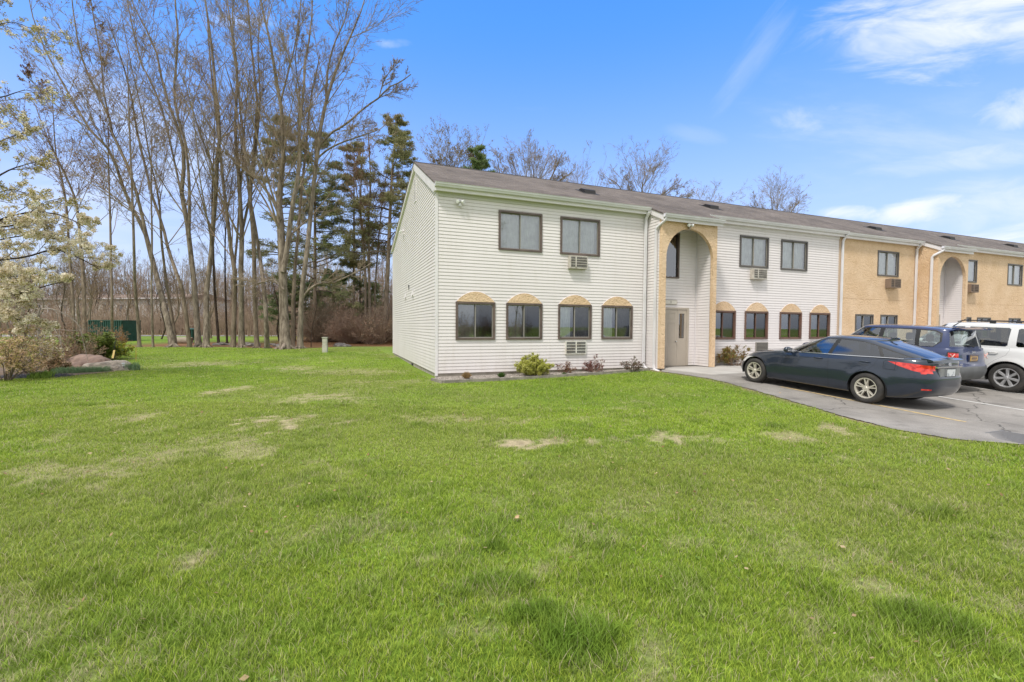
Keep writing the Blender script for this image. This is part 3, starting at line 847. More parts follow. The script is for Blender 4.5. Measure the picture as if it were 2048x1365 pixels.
# ---- flood lights and small fittings
def flood(name, loc, out, mat=trim_m):
    m_ = MB(); l = Vector(loc); o_ = Vector(out)
    m_.lathe([(.001, 0), (.06, 0), (.06, .03), (.02, .05)], (0, 0, 0), 'z', 14)
    rot = o_.to_track_quat('Z', 'Y').to_matrix()
    m_.v = [tuple(rot @ Vector(v) + l) for v in m_.v]
    ob = m_.build(name, mat, bld, smooth=False)
    sd_ = Vector((0, 0, 1)).cross(o_)
    for s_ in (-1, 1):
        h = MB(); d = (o_ * .8 + sd_ * s_ * .8 + Vector((0, 0, -.35))).normalized()
        h.lathe([(.012, 0), (.02, .04), (.045, .07), (.055, .15), (.001, .155)], (0, 0, 0), 'z', 12)
        rt = d.to_track_quat('Z', 'Y').to_matrix()
        h.v = [tuple(rt @ Vector(v) + l + o_ * .04) for v in h.v]
        h.build('lamp_head', M('lamp_chrome', (.75, .75, .75), .25), ob)
    h = MB(); h.box(l.x - .035, l.x + .035, l.y - .09, l.y - .02, l.z - .16, l.z - .07); h.build('motion_sensor', mat, ob)
    return ob


flood('flood_light', (.70, -.03, 5.30), (0, -1, 0)); flood('flood_light', (8.68, PB - .005, 5.12), (0, -1, 0), M('flood_bronze', (.3, .24, .18), .5))
flood('flood_light', (-.02, 6.9, 5.68), (-1, 0, 0))
for (b_, z_) in ((4.3, 2.80), (6.3, 2.82)):
    m_ = MB(); m_.prism([(b_ - .14, z_ - .13), (b_ + .14, z_ - .13), (b_ + .14, z_ + .15), (b_ - .14, z_ + .15)], 0, -.03, -.012)
    m_.prism([(-.03, z_ + .1), (-.10, z_ - .10), (-.09, z_ - .13), (-.03, z_ - .05)], 1, b_ - .10, b_ + .10); m_.build('dryer_vent', trim_m, bld)
m_ = MB(); m_.prism([(5.25, 3.20), (5.62, 3.22), (5.38, 2.95)], 0, -.0195, -.017); m_.build('siding_tear', black_m, bld)
m_ = MB(); m_.box(.005, .019, 4.5, 4.85, -.1, .06); m_.build('crawl_vent', dark_m, bld)
# ================================================================== GROUND
def vnoise(x, y, s, seed=0):
    """smooth value noise 0..1 (vectorised)"""
    x = np.asarray(x) / s + seed * 17.3; y = np.asarray(y) / s + seed * 9.1
    xi = np.floor(x).astype(np.int64); yi = np.floor(y).astype(np.int64)
    fx = x - xi; fy = y - yi; fx = fx * fx * (3 - 2 * fx); fy = fy * fy * (3 - 2 * fy)
    def h(i, j):
        n = (i * 374761393 + j * 668265263 + seed * 1442695) & 0x7fffffff
        n = ((n ^ (n >> 13)) * 1274126177) & 0x7fffffff
        return ((n ^ (n >> 16)) & 0xffff) / 65535.0
    return (h(xi, yi) * (1 - fx) + h(xi + 1, yi) * fx) * (1 - fy) + (h(xi, yi + 1) * (1 - fx) + h(xi + 1, yi + 1) * fx) * fy


def fbm(x, y, s, seed=0, o=4):
    v = 0; a = .5; t = 0
    for i in range(o):
        v = v + a * vnoise(x, y, s / 2 ** i, seed + i); t += a; a *= .55
    return v / t


# straw / bare patches: (photo px, py, half width px, half height px, strength)
PATCH = [(575, 845, 80, 14, .9), (1032, 886, 55, 8, .95), (1190, 882, 50, 8, .7), (1318, 876, 60, 9, .85), (1575, 874, 35, 7, .6), (1785, 870, 30, 8, .95), (368, 1125, 34, 17, 1.0), (1110, 884, 50, 6, .6), (1250, 880, 40, 6, .6), (1400, 880, 60, 7, .6),
         (490, 1276, 26, 16, .8), (1075, 1150, 30, 14, .6), (1760, 1180, 60, 20, .5), (640, 795, 60, 7, .6), (265, 838, 40, 9, .7), (110, 950, 110, 18, .5), (722, 1168, 35, 12, .5), (400, 728, 70, 4, .5), (1680, 862, 30, 10, .7), (460, 780, 25, 6, .8),
         (1662, 1083, 30, 6, .5), (700, 745, 90, 5, .35), (860, 840, 70, 8, .45), (480, 900, 110, 14, .45), (960, 1260, 60, 22, .35), (1390, 1085, 60, 16, .3), (590, 735, 40, 4, .6), (830, 765, 60, 5, .35), (1000, 640, 1, 1, 0), (60, 1270, 60, 30, .3)]
TUFT = [(990, 1092, 34, 15, 1.3, 1.0), (1160, 1300, 120, 50, 1.1, .2), (1070, 1230, 60, 26, 1.1, .5), (640, 1000, 60, 13, .7, .4), (700, 985, 40, 10, .5, .4), (1390, 845, 25, 4, .6, .7), (1540, 852, 30, 6, .6, .6), (1850, 1240, 90, 30, .7, .5), (1900, 1030, 70, 16, .5, .3), (150, 1180, 120, 40, .7, .3)]


def nrm_(v): return v / np.maximum(1e-9, np.linalg.norm(v, axis=-1, keepdims=True))


def patch_list(L):
    out = []
    for p in L:
        c = ground(p[0], p[1]); e = ground(p[0] + p[2], p[1]); f = ground(p[0], p[1] - p[3]); g = ground(p[0], p[1] + p[3])
        out.append((c.x, c.y, max(.05, (e - c).length), max(.05, (f - g).length / 2)) + tuple(p[4:]))
    return out


PW = patch_list(PATCH); TW = patch_list(TUFT)


def dryness(x, y):
    d = np.zeros_like(x)
    n = fbm(x, y, .55, 3)
    n2 = fbm(x, y, .16, 9)
    for (cx, cy, rx, ry, s) in PW:
        q = ((x - cx) / rx) ** 2 + ((y - cy) / ry) ** 2
        d = np.maximum(d, s * np.clip(1.05 - q * .75 + (n - .5) * 3.2 + (n2 - .5) * 4.6 + (.45 if s >= 1.0 else 0), 0, 1) * (q < 3.5))
    big = fbm(x, y, 3.2, 21)
    d = np.maximum(d, np.clip((n * .5 + n2 * .35 + big * .5 - .80) * 3.0, 0, .55))
    near = np.clip((6 - y) / 5, 0, 1)
    d = np.maximum(d, near * np.clip((n2 * .6 + n * .6 - .62) * 3.2, 0, .6))
    return np.clip(d, 0, 1)


def tuftness(x, y):
    t = np.zeros_like(x); dk_ = np.zeros_like(x)
    n = fbm(x, y, .3, 33)
    for (cx, cy, rx, ry, s, dk) in TW:
        q = ((x - cx) / rx) ** 2 + ((y - cy) / ry) ** 2
        t = np.maximum(t, s * np.clip(.95 - q * .9 + (n - .5) * 3.0, 0, 1)); dk_ = np.maximum(dk_, dk * np.clip(1.0 - q, 0, 1))
    g = fbm(x, y, .45, 55)
    return np.maximum(t, np.clip((g - .64) * 4.0, 0, .5)), dk_


EDGE = [ground(*p) for p in [(1300, 741), (1322, 744), (1420, 758), (1500, 779), (1600, 808), (1700, 838), (1800, 862), (1900, 879), (2048, 891), (2300, 905)]]
EX = [p.x for p in EDGE]; EY = [p.y for p in EDGE]


# the lawn's boundary with the asphalt, as a = f(b) in building coordinates
_eb, _ea = [], []
for p in EDGE[1:]:
    a_, b_ = to_ab(p.x, p.y); _eb.append(-b_); _ea.append(a_)
_o = np.argsort(_eb); _eb = np.array(_eb)[_o]; _ea = np.array(_ea)[_o]


def lawn_margin(x, y):
    """>0 on the lawn side (metres from the asphalt edge), negative on the asphalt"""
    a, b = to_ab(x, y)
    ea = np.interp(-b, _eb, _ea)
    m = ea - a
    far = (-b) > _eb[-1]
    last = EDGE[-1]
    m = np.where(far, 4.0, m)
    m = np.where(b > 0.0, 7.5 - a, m)
    return m


GARDEN = [ground(*c) for c in ((-260, 800), (20, 757), (110, 755), (200, 747), (246, 742), (262, 736), (240, 728), (170, 722), (100, 715), (-260, 715))]


def in_garden(x, y):
    ins = np.zeros(x.shape, bool); n = len(GARDEN); j = n - 1
    for i in range(n):
        xi, yi = GARDEN[i].x, GARDEN[i].y; xj, yj = GARDEN[j].x, GARDEN[j].y
        c = ((yi > y) != (yj > y)) & (x < (xj - xi) * (y - yi) / (yj - yi + 1e-12) + xi)
        ins ^= c; j = i
    return ins


def lawn_color(x, y):
    """albedo of the turf seen from a distance"""
    g1 = np.array([.140, .225, .024]); g2 = np.array([.205, .300, .034]); g3 = np.array([.085, .150, .020])
    dry = np.array([.42, .345, .22]); soil = np.array([.30, .24, .17]); litter = np.array([.20, .105, .05]); olive = np.array([.20, .235, .06])
    n = fbm(x, y, 2.3, 5); m = fbm(x, y, .5, 15)
    k = np.clip((n - .35) * 3, 0, 1)[:, None]; c = g1 * (1 - k) + g2 * k
    k = np.clip((m - .55) * 3, 0, .6)[:, None]; c = c * (1 - k) + g3 * k
    k = np.clip((fbm(x, y, 4.5, 77) - .50) * 3.2, 0, .7)[:, None]; c = c * (1 - k) + olive * k
    d = dryness(x, y)[:, None]; c = c * (1 - d) + dry * d
    mg = lawn_margin(x, y); e = (np.clip(1 - (mg - .02) / .28, 0, 1) * (mg > -.6) * (y < 20) * np.clip(.5 + 1.4 * (fbm(x, y, .3, 19) - .3), 0, 1))[:, None]; c = c * (1 - e) + np.array([.25, .185, .13]) * e
    # leaf litter under the trees and on the bank
    px = x / np.maximum(y, 1) * F_PX + CX
    edge = 30.5 + 1.3 * (fbm(x, y, 3, 41) - .5) - 1.2 * sstep(px, 560, 640) * 0 + 2.5 * sstep(px, 620, 700)
    L = sstep(y, edge, edge + 1.2) * (x < 4) * sstep(x, -30, -26)
    grassback = sstep(y, 38, 41) * (px < 560) * (y < 56)
    L = L * (1 - grassback * .8) * np.clip(.55 + 1.2 * fbm(x, y, 1.1, 61), 0, 1)
    L = np.clip(L + sstep(y, 60, 70), 0, 1)[:, None]
    lit = litter * (0.7 + .8 * fbm(x, y, .4, 71))[:, None]
    c = c * (1 - L) + lit * L
    return c


# one sheet reaching the horizon, finer near the camera
def axis(lo, hi, step, far, g=1.35):
    a = list(np.arange(lo, hi + 1e-6, step)); s = step
    x = a[-1]
    while x < far: s *= g; x += s; a.append(x)
    x = a[0]; s = step; pre = []
    while x > -far: s *= g; x -= s; pre.append(x)
    return np.array(pre[::-1] + a)
gx = axis(-19, 11, .13, 900); gy = axis(0.8, 33, .13, 900)
XX, YY = np.meshgrid(gx, gy, indexing='xy'); xf = XX.ravel(); yf = YY.ravel()
zf = H(xf, yf) - .004
_la, _lb = to_ab(xf, yf)
zf = zf - .12 * ((_la > np.interp(-_lb, _eb, _ea) + .35) & (_lb < -.2) & (_lb > -14.6) & (_la < 59.5))
bedmask = None
nx = len(gx); ny = len(gy)
ii = (np.arange(ny - 1)[:, None] * nx + np.arange(nx - 1)[None, :]).ravel()
Fq = np.stack([ii, ii + 1, ii + 1 + nx, ii + nx], 1)
lawn_m = bpy.data.materials.new('lawn_turf'); lawn_m.use_nodes = True
nt = lawn_m.node_tree; b = nt.nodes['Principled BSDF']; b.inputs['Roughness'].default_value = .9; b.inputs['Specular IOR Level'].default_value = .15
cn = N(nt, 'ShaderNodeAttribute'); cn.attribute_name = 'Col'
tc = N(nt, 'ShaderNodeTexCoord'); n1 = N(nt, 'ShaderNodeTexNoise'); n1.inputs['Scale'].default_value = 14; n1.inputs['Detail'].default_value = 6; n1.inputs['Roughness'].default_value = .75
nt.links.new(tc.outputs['Object'], n1.inputs['Vector'])
mr = N(nt, 'ShaderNodeMapRange'); mr.inputs[1].default_value = .3; mr.inputs[2].default_value = .7; mr.inputs[3].default_value = .55; mr.inputs[4].default_value = 1.45
nt.links.new(n1.outputs[0], mr.inputs[0])
vm = N(nt, 'ShaderNodeVectorMath', operation='SCALE'); nt.links.new(cn.outputs['Color'], vm.inputs[0]); nt.links.new(mr.outputs[0], vm.inputs['Scale']); nt.links.new(vm.outputs[0], b.inputs['Base Color'])
bp = N(nt, 'ShaderNodeBump'); bp.inputs['Strength'].default_value = .8; bp.inputs['Distance'].default_value = .04; nt.links.new(n1.outputs[0], bp.inputs['Height']); nt.links.new(bp.outputs[0], b.inputs['Normal'])
o = np_obj('ground', np.stack([xf, yf, zf], 1), Fq, lawn_m, smooth=True, colattr=lawn_color(xf, yf)); tag(o, kind='structure')


# asphalt lot, sidewalk
def sheet(name, poly_ab, dz, mat, step=.4, thick=None):
    """poly in (a,b); meshed by a clipped grid that follows the ground"""
    bm = bmesh.new()
    vs = [bm.verts.new((p[0], p[1], 0)) for p in poly_ab]; bm.faces.new(vs)
    a0 = min(p[0] for p in poly_ab); a1 = max(p[0] for p in poly_ab); b0 = min(p[1] for p in poly_ab); b1 = max(p[1] for p in poly_ab)
    for lo, hi, ax in ((a0, a1, 0), (b0, b1, 1)):
        c = math.floor(lo / step) * step + step
        while c < hi:
            co = (c, 0, 0) if ax == 0 else (0, c, 0); no = (1, 0, 0) if ax == 0 else (0, 1, 0)
            bmesh.ops.bisect_plane(bm, geom=bm.verts[:] + bm.edges[:] + bm.faces[:], dist=1e-5, plane_co=co, plane_no=no)
            st = step if (ax == 1 or c < 22) else step * 4
            if ax == 1 and c < -16: st = step * 4
            c += st
    for v in bm.verts:
        p = ab2w(v.co.x, v.co.y); v.co = (p.x, p.y, float(H(p.x, p.y)) + dz)
    bmesh.ops.recalc_face_normals(bm, faces=bm.faces[:])
    me = bpy.data.meshes.new(name); bm.to_mesh(me); bm.free(); me.materials.append(mat)
    for p in me.polygons: p.use_smooth = True
    o = bpy.data.objects.new(name, me); col.objects.link(o); return o


def make_asphalt():
    m, nt, b = newmat('asphalt'); b.inputs['Roughness'].default_value = .85; b.inputs['Specular IOR Level'].default_value = .3
    tc = N(nt, 'ShaderNodeTexCoord')
    n1 = N(nt, 'ShaderNodeTexNoise'); n1.inputs['Scale'].default_value = .7; n1.inputs['Detail'].default_value = 7; n1.inputs['Roughness'].default_value = .65
    n2 = N(nt, 'ShaderNodeTexNoise'); n2.inputs['Scale'].default_value = 110; n2.inputs['Detail'].default_value = 3
    vo = N(nt, 'ShaderNodeTexVoronoi', feature='DISTANCE_TO_EDGE'); vo.inputs['Scale'].default_value = .42
    nd = N(nt, 'ShaderNodeTexNoise'); nd.inputs['Scale'].default_value = 1.2; nd.inputs['Detail'].default_value = 6
    va = N(nt, 'ShaderNodeVectorMath', operation='MULTIPLY_ADD'); va.inputs[1].default_value = (1.2, 1.2, 0)
    for n in (n1, n2, nd): nt.links.new(tc.outputs['Object'], n.inputs['Vector'])
    nt.links.new(nd.outputs['Color'], va.inputs[0]); nt.links.new(tc.outputs['Object'], va.inputs[2]); nt.links.new(va.outputs[0], vo.inputs['Vector'])
    r = N(nt, 'ShaderNodeValToRGB'); r.color_ramp.elements[0].position = .3; r.color_ramp.elements[1].position = .7
    r.color_ramp.elements[0].color = (.190, .176, .160, 1); r.color_ramp.elements[1].color = (.335, .312, .285, 1)
    nt.links.new(n1.outputs[0], r.inputs[0])
    n4 = N(nt, 'ShaderNodeTexNoise'); n4.inputs['Scale'].default_value = 1.7; n4.inputs['Detail'].default_value = 4; nt.links.new(tc.outputs['Object'], n4.inputs['Vector'])
    st4 = N(nt, 'ShaderNodeMapRange'); st4.inputs[1].default_value = .60; st4.inputs[2].default_value = .70; st4.inputs[3].default_value = 1.0; st4.inputs[4].default_value = .68; nt.links.new(n4.outputs[0], st4.inputs[0])
    sp = N(nt, 'ShaderNodeMapRange'); sp.inputs[1].default_value = .35; sp.inputs[2].default_value = .65; sp.inputs[3].default_value = .8; sp.inputs[4].default_value = 1.2
    nt.links.new(n2.outputs[0], sp.inputs[0])
    ck = N(nt, 'ShaderNodeMapRange'); ck.inputs[1].default_value = .002; ck.inputs[2].default_value = .010; ck.inputs[3].default_value = .35; ck.inputs[4].default_value = 1.0
    nt.links.new(vo.outputs[0], ck.inputs[0])
    m1 = N(nt, 'ShaderNodeMath', operation='MULTIPLY'); nt.links.new(sp.outputs[0], m1.inputs[0]); nt.links.new(ck.outputs[0], m1.inputs[1])
    m5 = N(nt, 'ShaderNodeMath', operation='MULTIPLY'); nt.links.new(m1.outputs[0], m5.inputs[0]); nt.links.new(st4.outputs[0], m5.inputs[1]); m1 = m5
    sc_ = N(nt, 'ShaderNodeVectorMath', operation='SCALE'); nt.links.new(r.outputs[0], sc_.inputs[0]); nt.links.new(m1.outputs[0], sc_.inputs['Scale']); nt.links.new(sc_.outputs[0], b.inputs['Base Color'])
    bp = N(nt, 'ShaderNodeBump'); bp.inputs['Strength'].default_value = .5; bp.inputs['Distance'].default_value = .01; nt.links.new(n2.outputs[0], bp.inputs['Height']); nt.links.new(bp.outputs[0], b.inputs['Normal'])
    return m


asph_m = make_asphalt()
edge_ab = []
for i, p in enumerate(EDGE):
    a_, b_ = to_ab(p.x, p.y); edge_ab.append((float(a_), float(b_)))
edge_ab = edge_ab[1:]
# ragged edge
rag = []
for i in range(len(edge_ab) - 1):
    for k in range(26):
        t_ = k / 26; a_ = edge_ab[i][0] * (1 - t_) + edge_ab[i + 1][0] * t_; b_ = edge_ab[i][1] * (1 - t_) + edge_ab[i + 1][1] * t_
        rag.append((a_ + rs.uniform(-.03, .03) + .09 * (float(vnoise(a_ * 1.0, b_, .5, 3)) - .5), b_ + rs.uniform(-.01, .01)))
rag.append(edge_ab[-1])
lot = sheet('parking_lot', [(60, -.1)] + [(8.2, -.1)] + [r_ for r_ in rag if r_[1] < -.3] + [(14, -15), (60, -15)], .012, asph_m, .5); tag(lot, kind='structure')
walk = sheet('sidewalk', [(7.72, -.04), (8.03, -2.62), (46, -2.62), (46, -.04)], .035, M('sidewalk_concrete', (.46, .44, .41), .85, c2=(.38, .36, .33), scale=1.2, bump=.3, bscale=50), .6); tag(walk, kind='structure')
sol = walk.modifiers.new('s', 'SOLIDIFY'); sol.thickness = .05; sol.offset = -1

# painted lines
yel_m = M('yellow_paint', (.60, .44, .20), .8, c2=(.30, .26, .20), scale=9, ramp=(.45, .72)); wht_m = M('white_paint', (.62, .61, .58), .8, c2=(.3, .29, .27), scale=9, ramp=(.5, .8))
def stripe(name, a0, b0, a1, b1, w_, m):
    d = Vector((a1 - a0, b1 - b0)).normalized(); n = Vector((-d.y, d.x)) * w_ / 2
    o = sheet(name, [(a0 + n.x, b0 + n.y), (a1 + n.x, b1 + n.y), (a1 - n.x, b1 - n.y), (a0 - n.x, b0 - n.y)], .0165, m, .5); tag(o, kind='structure'); return o
yA = to_ab(*ground(1562, 775).xy); yB = to_ab(*ground(1932, 846).xy)
stripe('parking_line', yA[0], yA[1], yB[0], yB[1], .09, yel_m)
wA = to_ab(*ground(1850, 790).xy); wB = to_ab(*ground(2048, 822).xy)
dA = ((wB[0] - wA[0]) / (wB[1] - wA[1]))
stripe('parking_line', wA[0] - dA * (wA[1] + 3.2), -3.2, wB[0] + dA * (-10.2 - wB[1]), -10.2, .09, wht_m)
for k in (2.75, 5.5, 8.2):
    stripe('parking_line', wA[0] + k, -3.2, wB[0] + k, -9.6, .09, wht_m)
# road far behind
o = sheet('road', [(-60, 55), (-60, 66), (6, 60), (6, 55)], .02, M('road_grey', (.30, .29, .28), .9), 4); tag(o, kind='structure')

# storm drain
gp = ground(2030, 877); gr = MB(); 
for i in range(9): gr.box(-.45 + i * .1, -.39 + i * .1, -.3, .3, -.01, .012)
gr.box(-.5, .46, -.34, -.3, -.01, .014); gr.box(-.5, .46, .3, .34, -.01, .014); gr.cur = 1; gr.box(-.49, .45, -.3, .3, -.012, -.002)
o = gr.build('storm_drain', [M('cast_iron', (.16, .155, .15), .7), dark_m], loc=(gp.x, gp.y, gp.z + .012)); o.rotation_euler.z = TH
tag(o, 'black iron storm drain grate set in the asphalt at the lawn edge', 'drain')

# gravel bed with edging along the white wall
bed_m = M('gravel', (.38, .34, .30), .95, c2=(.20, .17, .15), scale=28, ramp=(.4, .6), bump=1.0, bscale=45)
BED = [(-.28, -.75), (-.10, -1.42), (1.56, -1.30), (3.2, -1.14), (7.30, -.62), (7.42, -.03), (0, .02), (-.15, -.4)]
o = sheet('gravel_bed', BED, .018, bed_m, .3); tag(o, kind='structure')
rn = np.random.default_rng(3)
# loose pebbles in the bed
pv = []; pfc = []
ico = bmesh.new(); bmesh.ops.create_icosphere(ico, subdivisions=1, radius=1); icv = np.array([v.co[:] for v in ico.verts]); icf = np.array([[v.index for v in f.verts] for f in ico.faces]); ico.free()
pa = rn.uniform(0, 7.3, 2600); pt = rn.uniform(0.05, 1, 2600)
outer = np.interp(pa, [p[0] for p in BED[1:5]], [p[1] for p in BED[1:5]])
pb = -.03 + (outer + .06) * pt
P = np.stack([BC.x + pa * E1.x + pb * E2.x, BC.y + pa * E1.y + pb * E2.y], 1); pz = H(P[:, 0], P[:, 1]) + .022
r_ = rn.uniform(.008, .02, len(pa)); sq = rn.uniform(.5, 1.3, (len(pa), 3))
V = icv[None] * (r_[:, None, None] * sq[:, None, :]) + np.concatenate([P, pz[:, None]], 1)[:, None, :]
Fp = icf[None] + (np.arange(len(pa)) * len(icv))[:, None, None]
cc = np.repeat(rn.uniform(.45, 1.15, len(pa)), len(icv))[:, None] * np.array([.44, .39, .34])
peb_m = M('pebble', (.4, .36, .32), .9); 
nt = peb_m.node_tree; cn = N(nt, 'ShaderNodeAttribute'); cn.attribute_name = 'Col'; nt.links.new(cn.outputs['Color'], nt.nodes['Principled BSDF'].inputs['Base Color'])
o = np_obj('pebbles', V.reshape(-1, 3), Fp.reshape(-1, 3), peb_m, colattr=cc); tag(o, kind='stuff')
# edging boards
edg_m = M('edging', (.30, .27, .23), .9, c2=(.20, .18, .15), scale=5)
root = empty('bed_edging', ab2w(0, -1.3)); tag(root, 'low weathered border boards edging the gravel bed along the white wall', 'edging')
pts = BED[:5]
for i in range(len(pts) - 1):
    n = max(1, int(math.hypot(pts[i + 1][0] - pts[i][0], pts[i + 1][1] - pts[i][1]) / 1.4))
    for k in range(n):
        q0 = [pts[i][j] + (pts[i + 1][j] - pts[i][j]) * k / n for j in (0, 1)]; q1 = [pts[i][j] + (pts[i + 1][j] - pts[i][j]) * (k + 1) / n for j in (0, 1)]
        w0 = ab2w(*q0); w1 = ab2w(*q1); w0.z = float(H(w0.x, w0.y)); w1.z = float(H(w1.x, w1.y))
        d = (w1 - w0); d.z = 0; d.normalize(); nn = Vector((-d.y, d.x, 0)) * .022
        h = .075 + rs.uniform(-.012, .012); e = d * .006
        b_ = [w0 + e + nn, w1 - e + nn, w1 - e - nn, w0 + e - nn]
        vs = [v + Vector((0, 0, -.05)) - root.location for v in b_] + [v + Vector((0, 0, h)) - root.location for v in b_]
        mesh_obj('board', vs, [(0, 1, 2, 3), (7, 6, 5, 4), (0, 4, 5, 1), (1, 5, 6, 2), (2, 6, 7, 3), (3, 7, 4, 0)], edg_m, root)


# ------------------------------------------------------------------ grass blades
def grass(bands, seed):
    r = np.random.default_rng(seed)
    Vs, Cs, Fs = [], [], []; off = 0
    for (y0, y1, dens, wd, hh, nseg) in bands:
        half = lambda y: 1.16 * y + .35
        area = (half(y0) + half(y1)) * (y1 - y0)
        n = int(area * dens)
        # uniform over a trapezoid
        y = np.sqrt(r.uniform(y0 ** 2, y1 ** 2, n)); x = r.uniform(-1, 1, n) * half(y)
        mgn = lawn_margin(x, y); m = (mgn + (fbm(x, y, .35, 8) - .5) * .30 > 0.02) & (r.uniform(0, 1, n) < np.clip((mgn + (fbm(x, y, .2, 18) - .45) * .5) / .30 + .25, .05, 1))
        a, b = to_ab(x, y)
        outer = np.interp(a, [p[0] for p in BED[1:5]], [p[1] for p in BED[1:5]])
        inbed = (a > -.25) & (a < 7.45) & (b > outer - .0)
        inb = (a > -.02) & (b > -.02)
        m &= ~inbed & ~inb
        m &= ~in_garden(x, y)
        px = x / y * F_PX + CX
        m &= ~((y > 30.3) & (px > 250))
        d = dryness(x, y); t, dkk = tuftness(x, y)
        m &= (r.uniform(0, 1, n) > np.where(d > .75, .96, d * .85))
        x, y, d, t, dkk = x[m], y[m], d[m], t[m], dkk[m]; n = len(x)
        clump = fbm(x, y, .12, 90); cl2 = np.clip((fbm(x, y, .42, 101) - .50) * 4.5, 0, 1)
        h = hh * r.uniform(.45, 1.25, n) * (.65 + .7 * clump) * (1 - .55 * d) * (1 + .95 * t) * (.85 + .5 * cl2)
        wv = wd * r.uniform(.7, 1.25, n) * (1 + .25 * t)
        az = r.uniform(0, 2 * pi, n) + 3.0 * vnoise(x, y, .25, 66)
        lean = r.uniform(.15, 1.0, n) * (1 + .4 * d); curve = r.uniform(.2, 1.1, n)
        z = H(x, y)
        dx, dy = np.cos(az), np.sin(az); faz = az + pi / 2 + r.uniform(-.9, .9, n)
        wx, wy = np.cos(faz), np.sin(faz)
        K = nseg
        rows = []
        for k in range(K + 1):
            s = k / K
            hor = h * (lean * .55 * s + curve * .45 * s * s)
            ver = h * (s - .28 * curve * s * s)
            cx_, cy_, cz_ = x + dx * hor, y + dy * hor, z + ver - .004
            ww = wv * (1 - s ** 1.6) * .5 if k < K else wv * 0
            if k < K:
                rows.append(np.stack([cx_ - wx * ww, cy_ - wy * ww, cz_], 1)); rows.append(np.stack([cx_ + wx * ww, cy_ + wy * ww, cz_], 1))
            else: rows.append(np.stack([cx_, cy_, cz_], 1))
        nv = 2 * K + 1
        V = np.stack(rows, 1).reshape(-1, 3)
        # colour
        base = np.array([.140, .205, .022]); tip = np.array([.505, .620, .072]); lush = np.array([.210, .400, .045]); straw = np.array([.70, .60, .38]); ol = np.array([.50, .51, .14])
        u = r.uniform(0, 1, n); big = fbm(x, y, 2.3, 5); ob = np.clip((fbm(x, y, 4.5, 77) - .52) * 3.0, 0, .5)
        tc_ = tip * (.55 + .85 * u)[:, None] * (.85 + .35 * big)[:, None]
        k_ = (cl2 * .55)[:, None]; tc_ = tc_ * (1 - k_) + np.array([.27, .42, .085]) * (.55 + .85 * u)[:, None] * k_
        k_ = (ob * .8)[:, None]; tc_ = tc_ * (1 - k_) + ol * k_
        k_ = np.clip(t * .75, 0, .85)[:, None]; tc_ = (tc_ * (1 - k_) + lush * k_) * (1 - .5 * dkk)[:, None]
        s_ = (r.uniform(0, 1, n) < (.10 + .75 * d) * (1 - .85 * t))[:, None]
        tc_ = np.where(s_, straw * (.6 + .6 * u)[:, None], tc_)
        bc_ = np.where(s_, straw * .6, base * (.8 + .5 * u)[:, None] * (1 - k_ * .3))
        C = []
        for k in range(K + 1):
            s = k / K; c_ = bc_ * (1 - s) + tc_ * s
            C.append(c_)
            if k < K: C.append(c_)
        C = np.stack(C, 1).reshape(-1, 3)
        f = []
        for k in range(K - 1):
            q = 2 * k; f += [(q, q + 1, q + 3), (q, q + 3, q + 2)]
        q = 2 * (K - 1); f.append((q, q + 1, q + 2))
        f = np.array(f)
        Fb = (f[None] + (np.arange(n) * nv)[:, None, None]).reshape(-1, 3) + off
        off += len(V); Vs.append(V); Cs.append(C); Fs.append(Fb)
    return np.concatenate(Vs), np.concatenate(Cs), np.concatenate(Fs)


if not globals().get('NOGRASS'):
    gm = leaf_mat('grass_blade', None, None, rough=.55, trans=.35, attr=True)
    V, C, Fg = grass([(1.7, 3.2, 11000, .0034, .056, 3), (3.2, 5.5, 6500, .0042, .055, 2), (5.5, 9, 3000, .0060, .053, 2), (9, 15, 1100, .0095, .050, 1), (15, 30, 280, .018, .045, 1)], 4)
    o = np_obj('grass', V, Fg, gm, colattr=C); tag(o, kind='stuff')


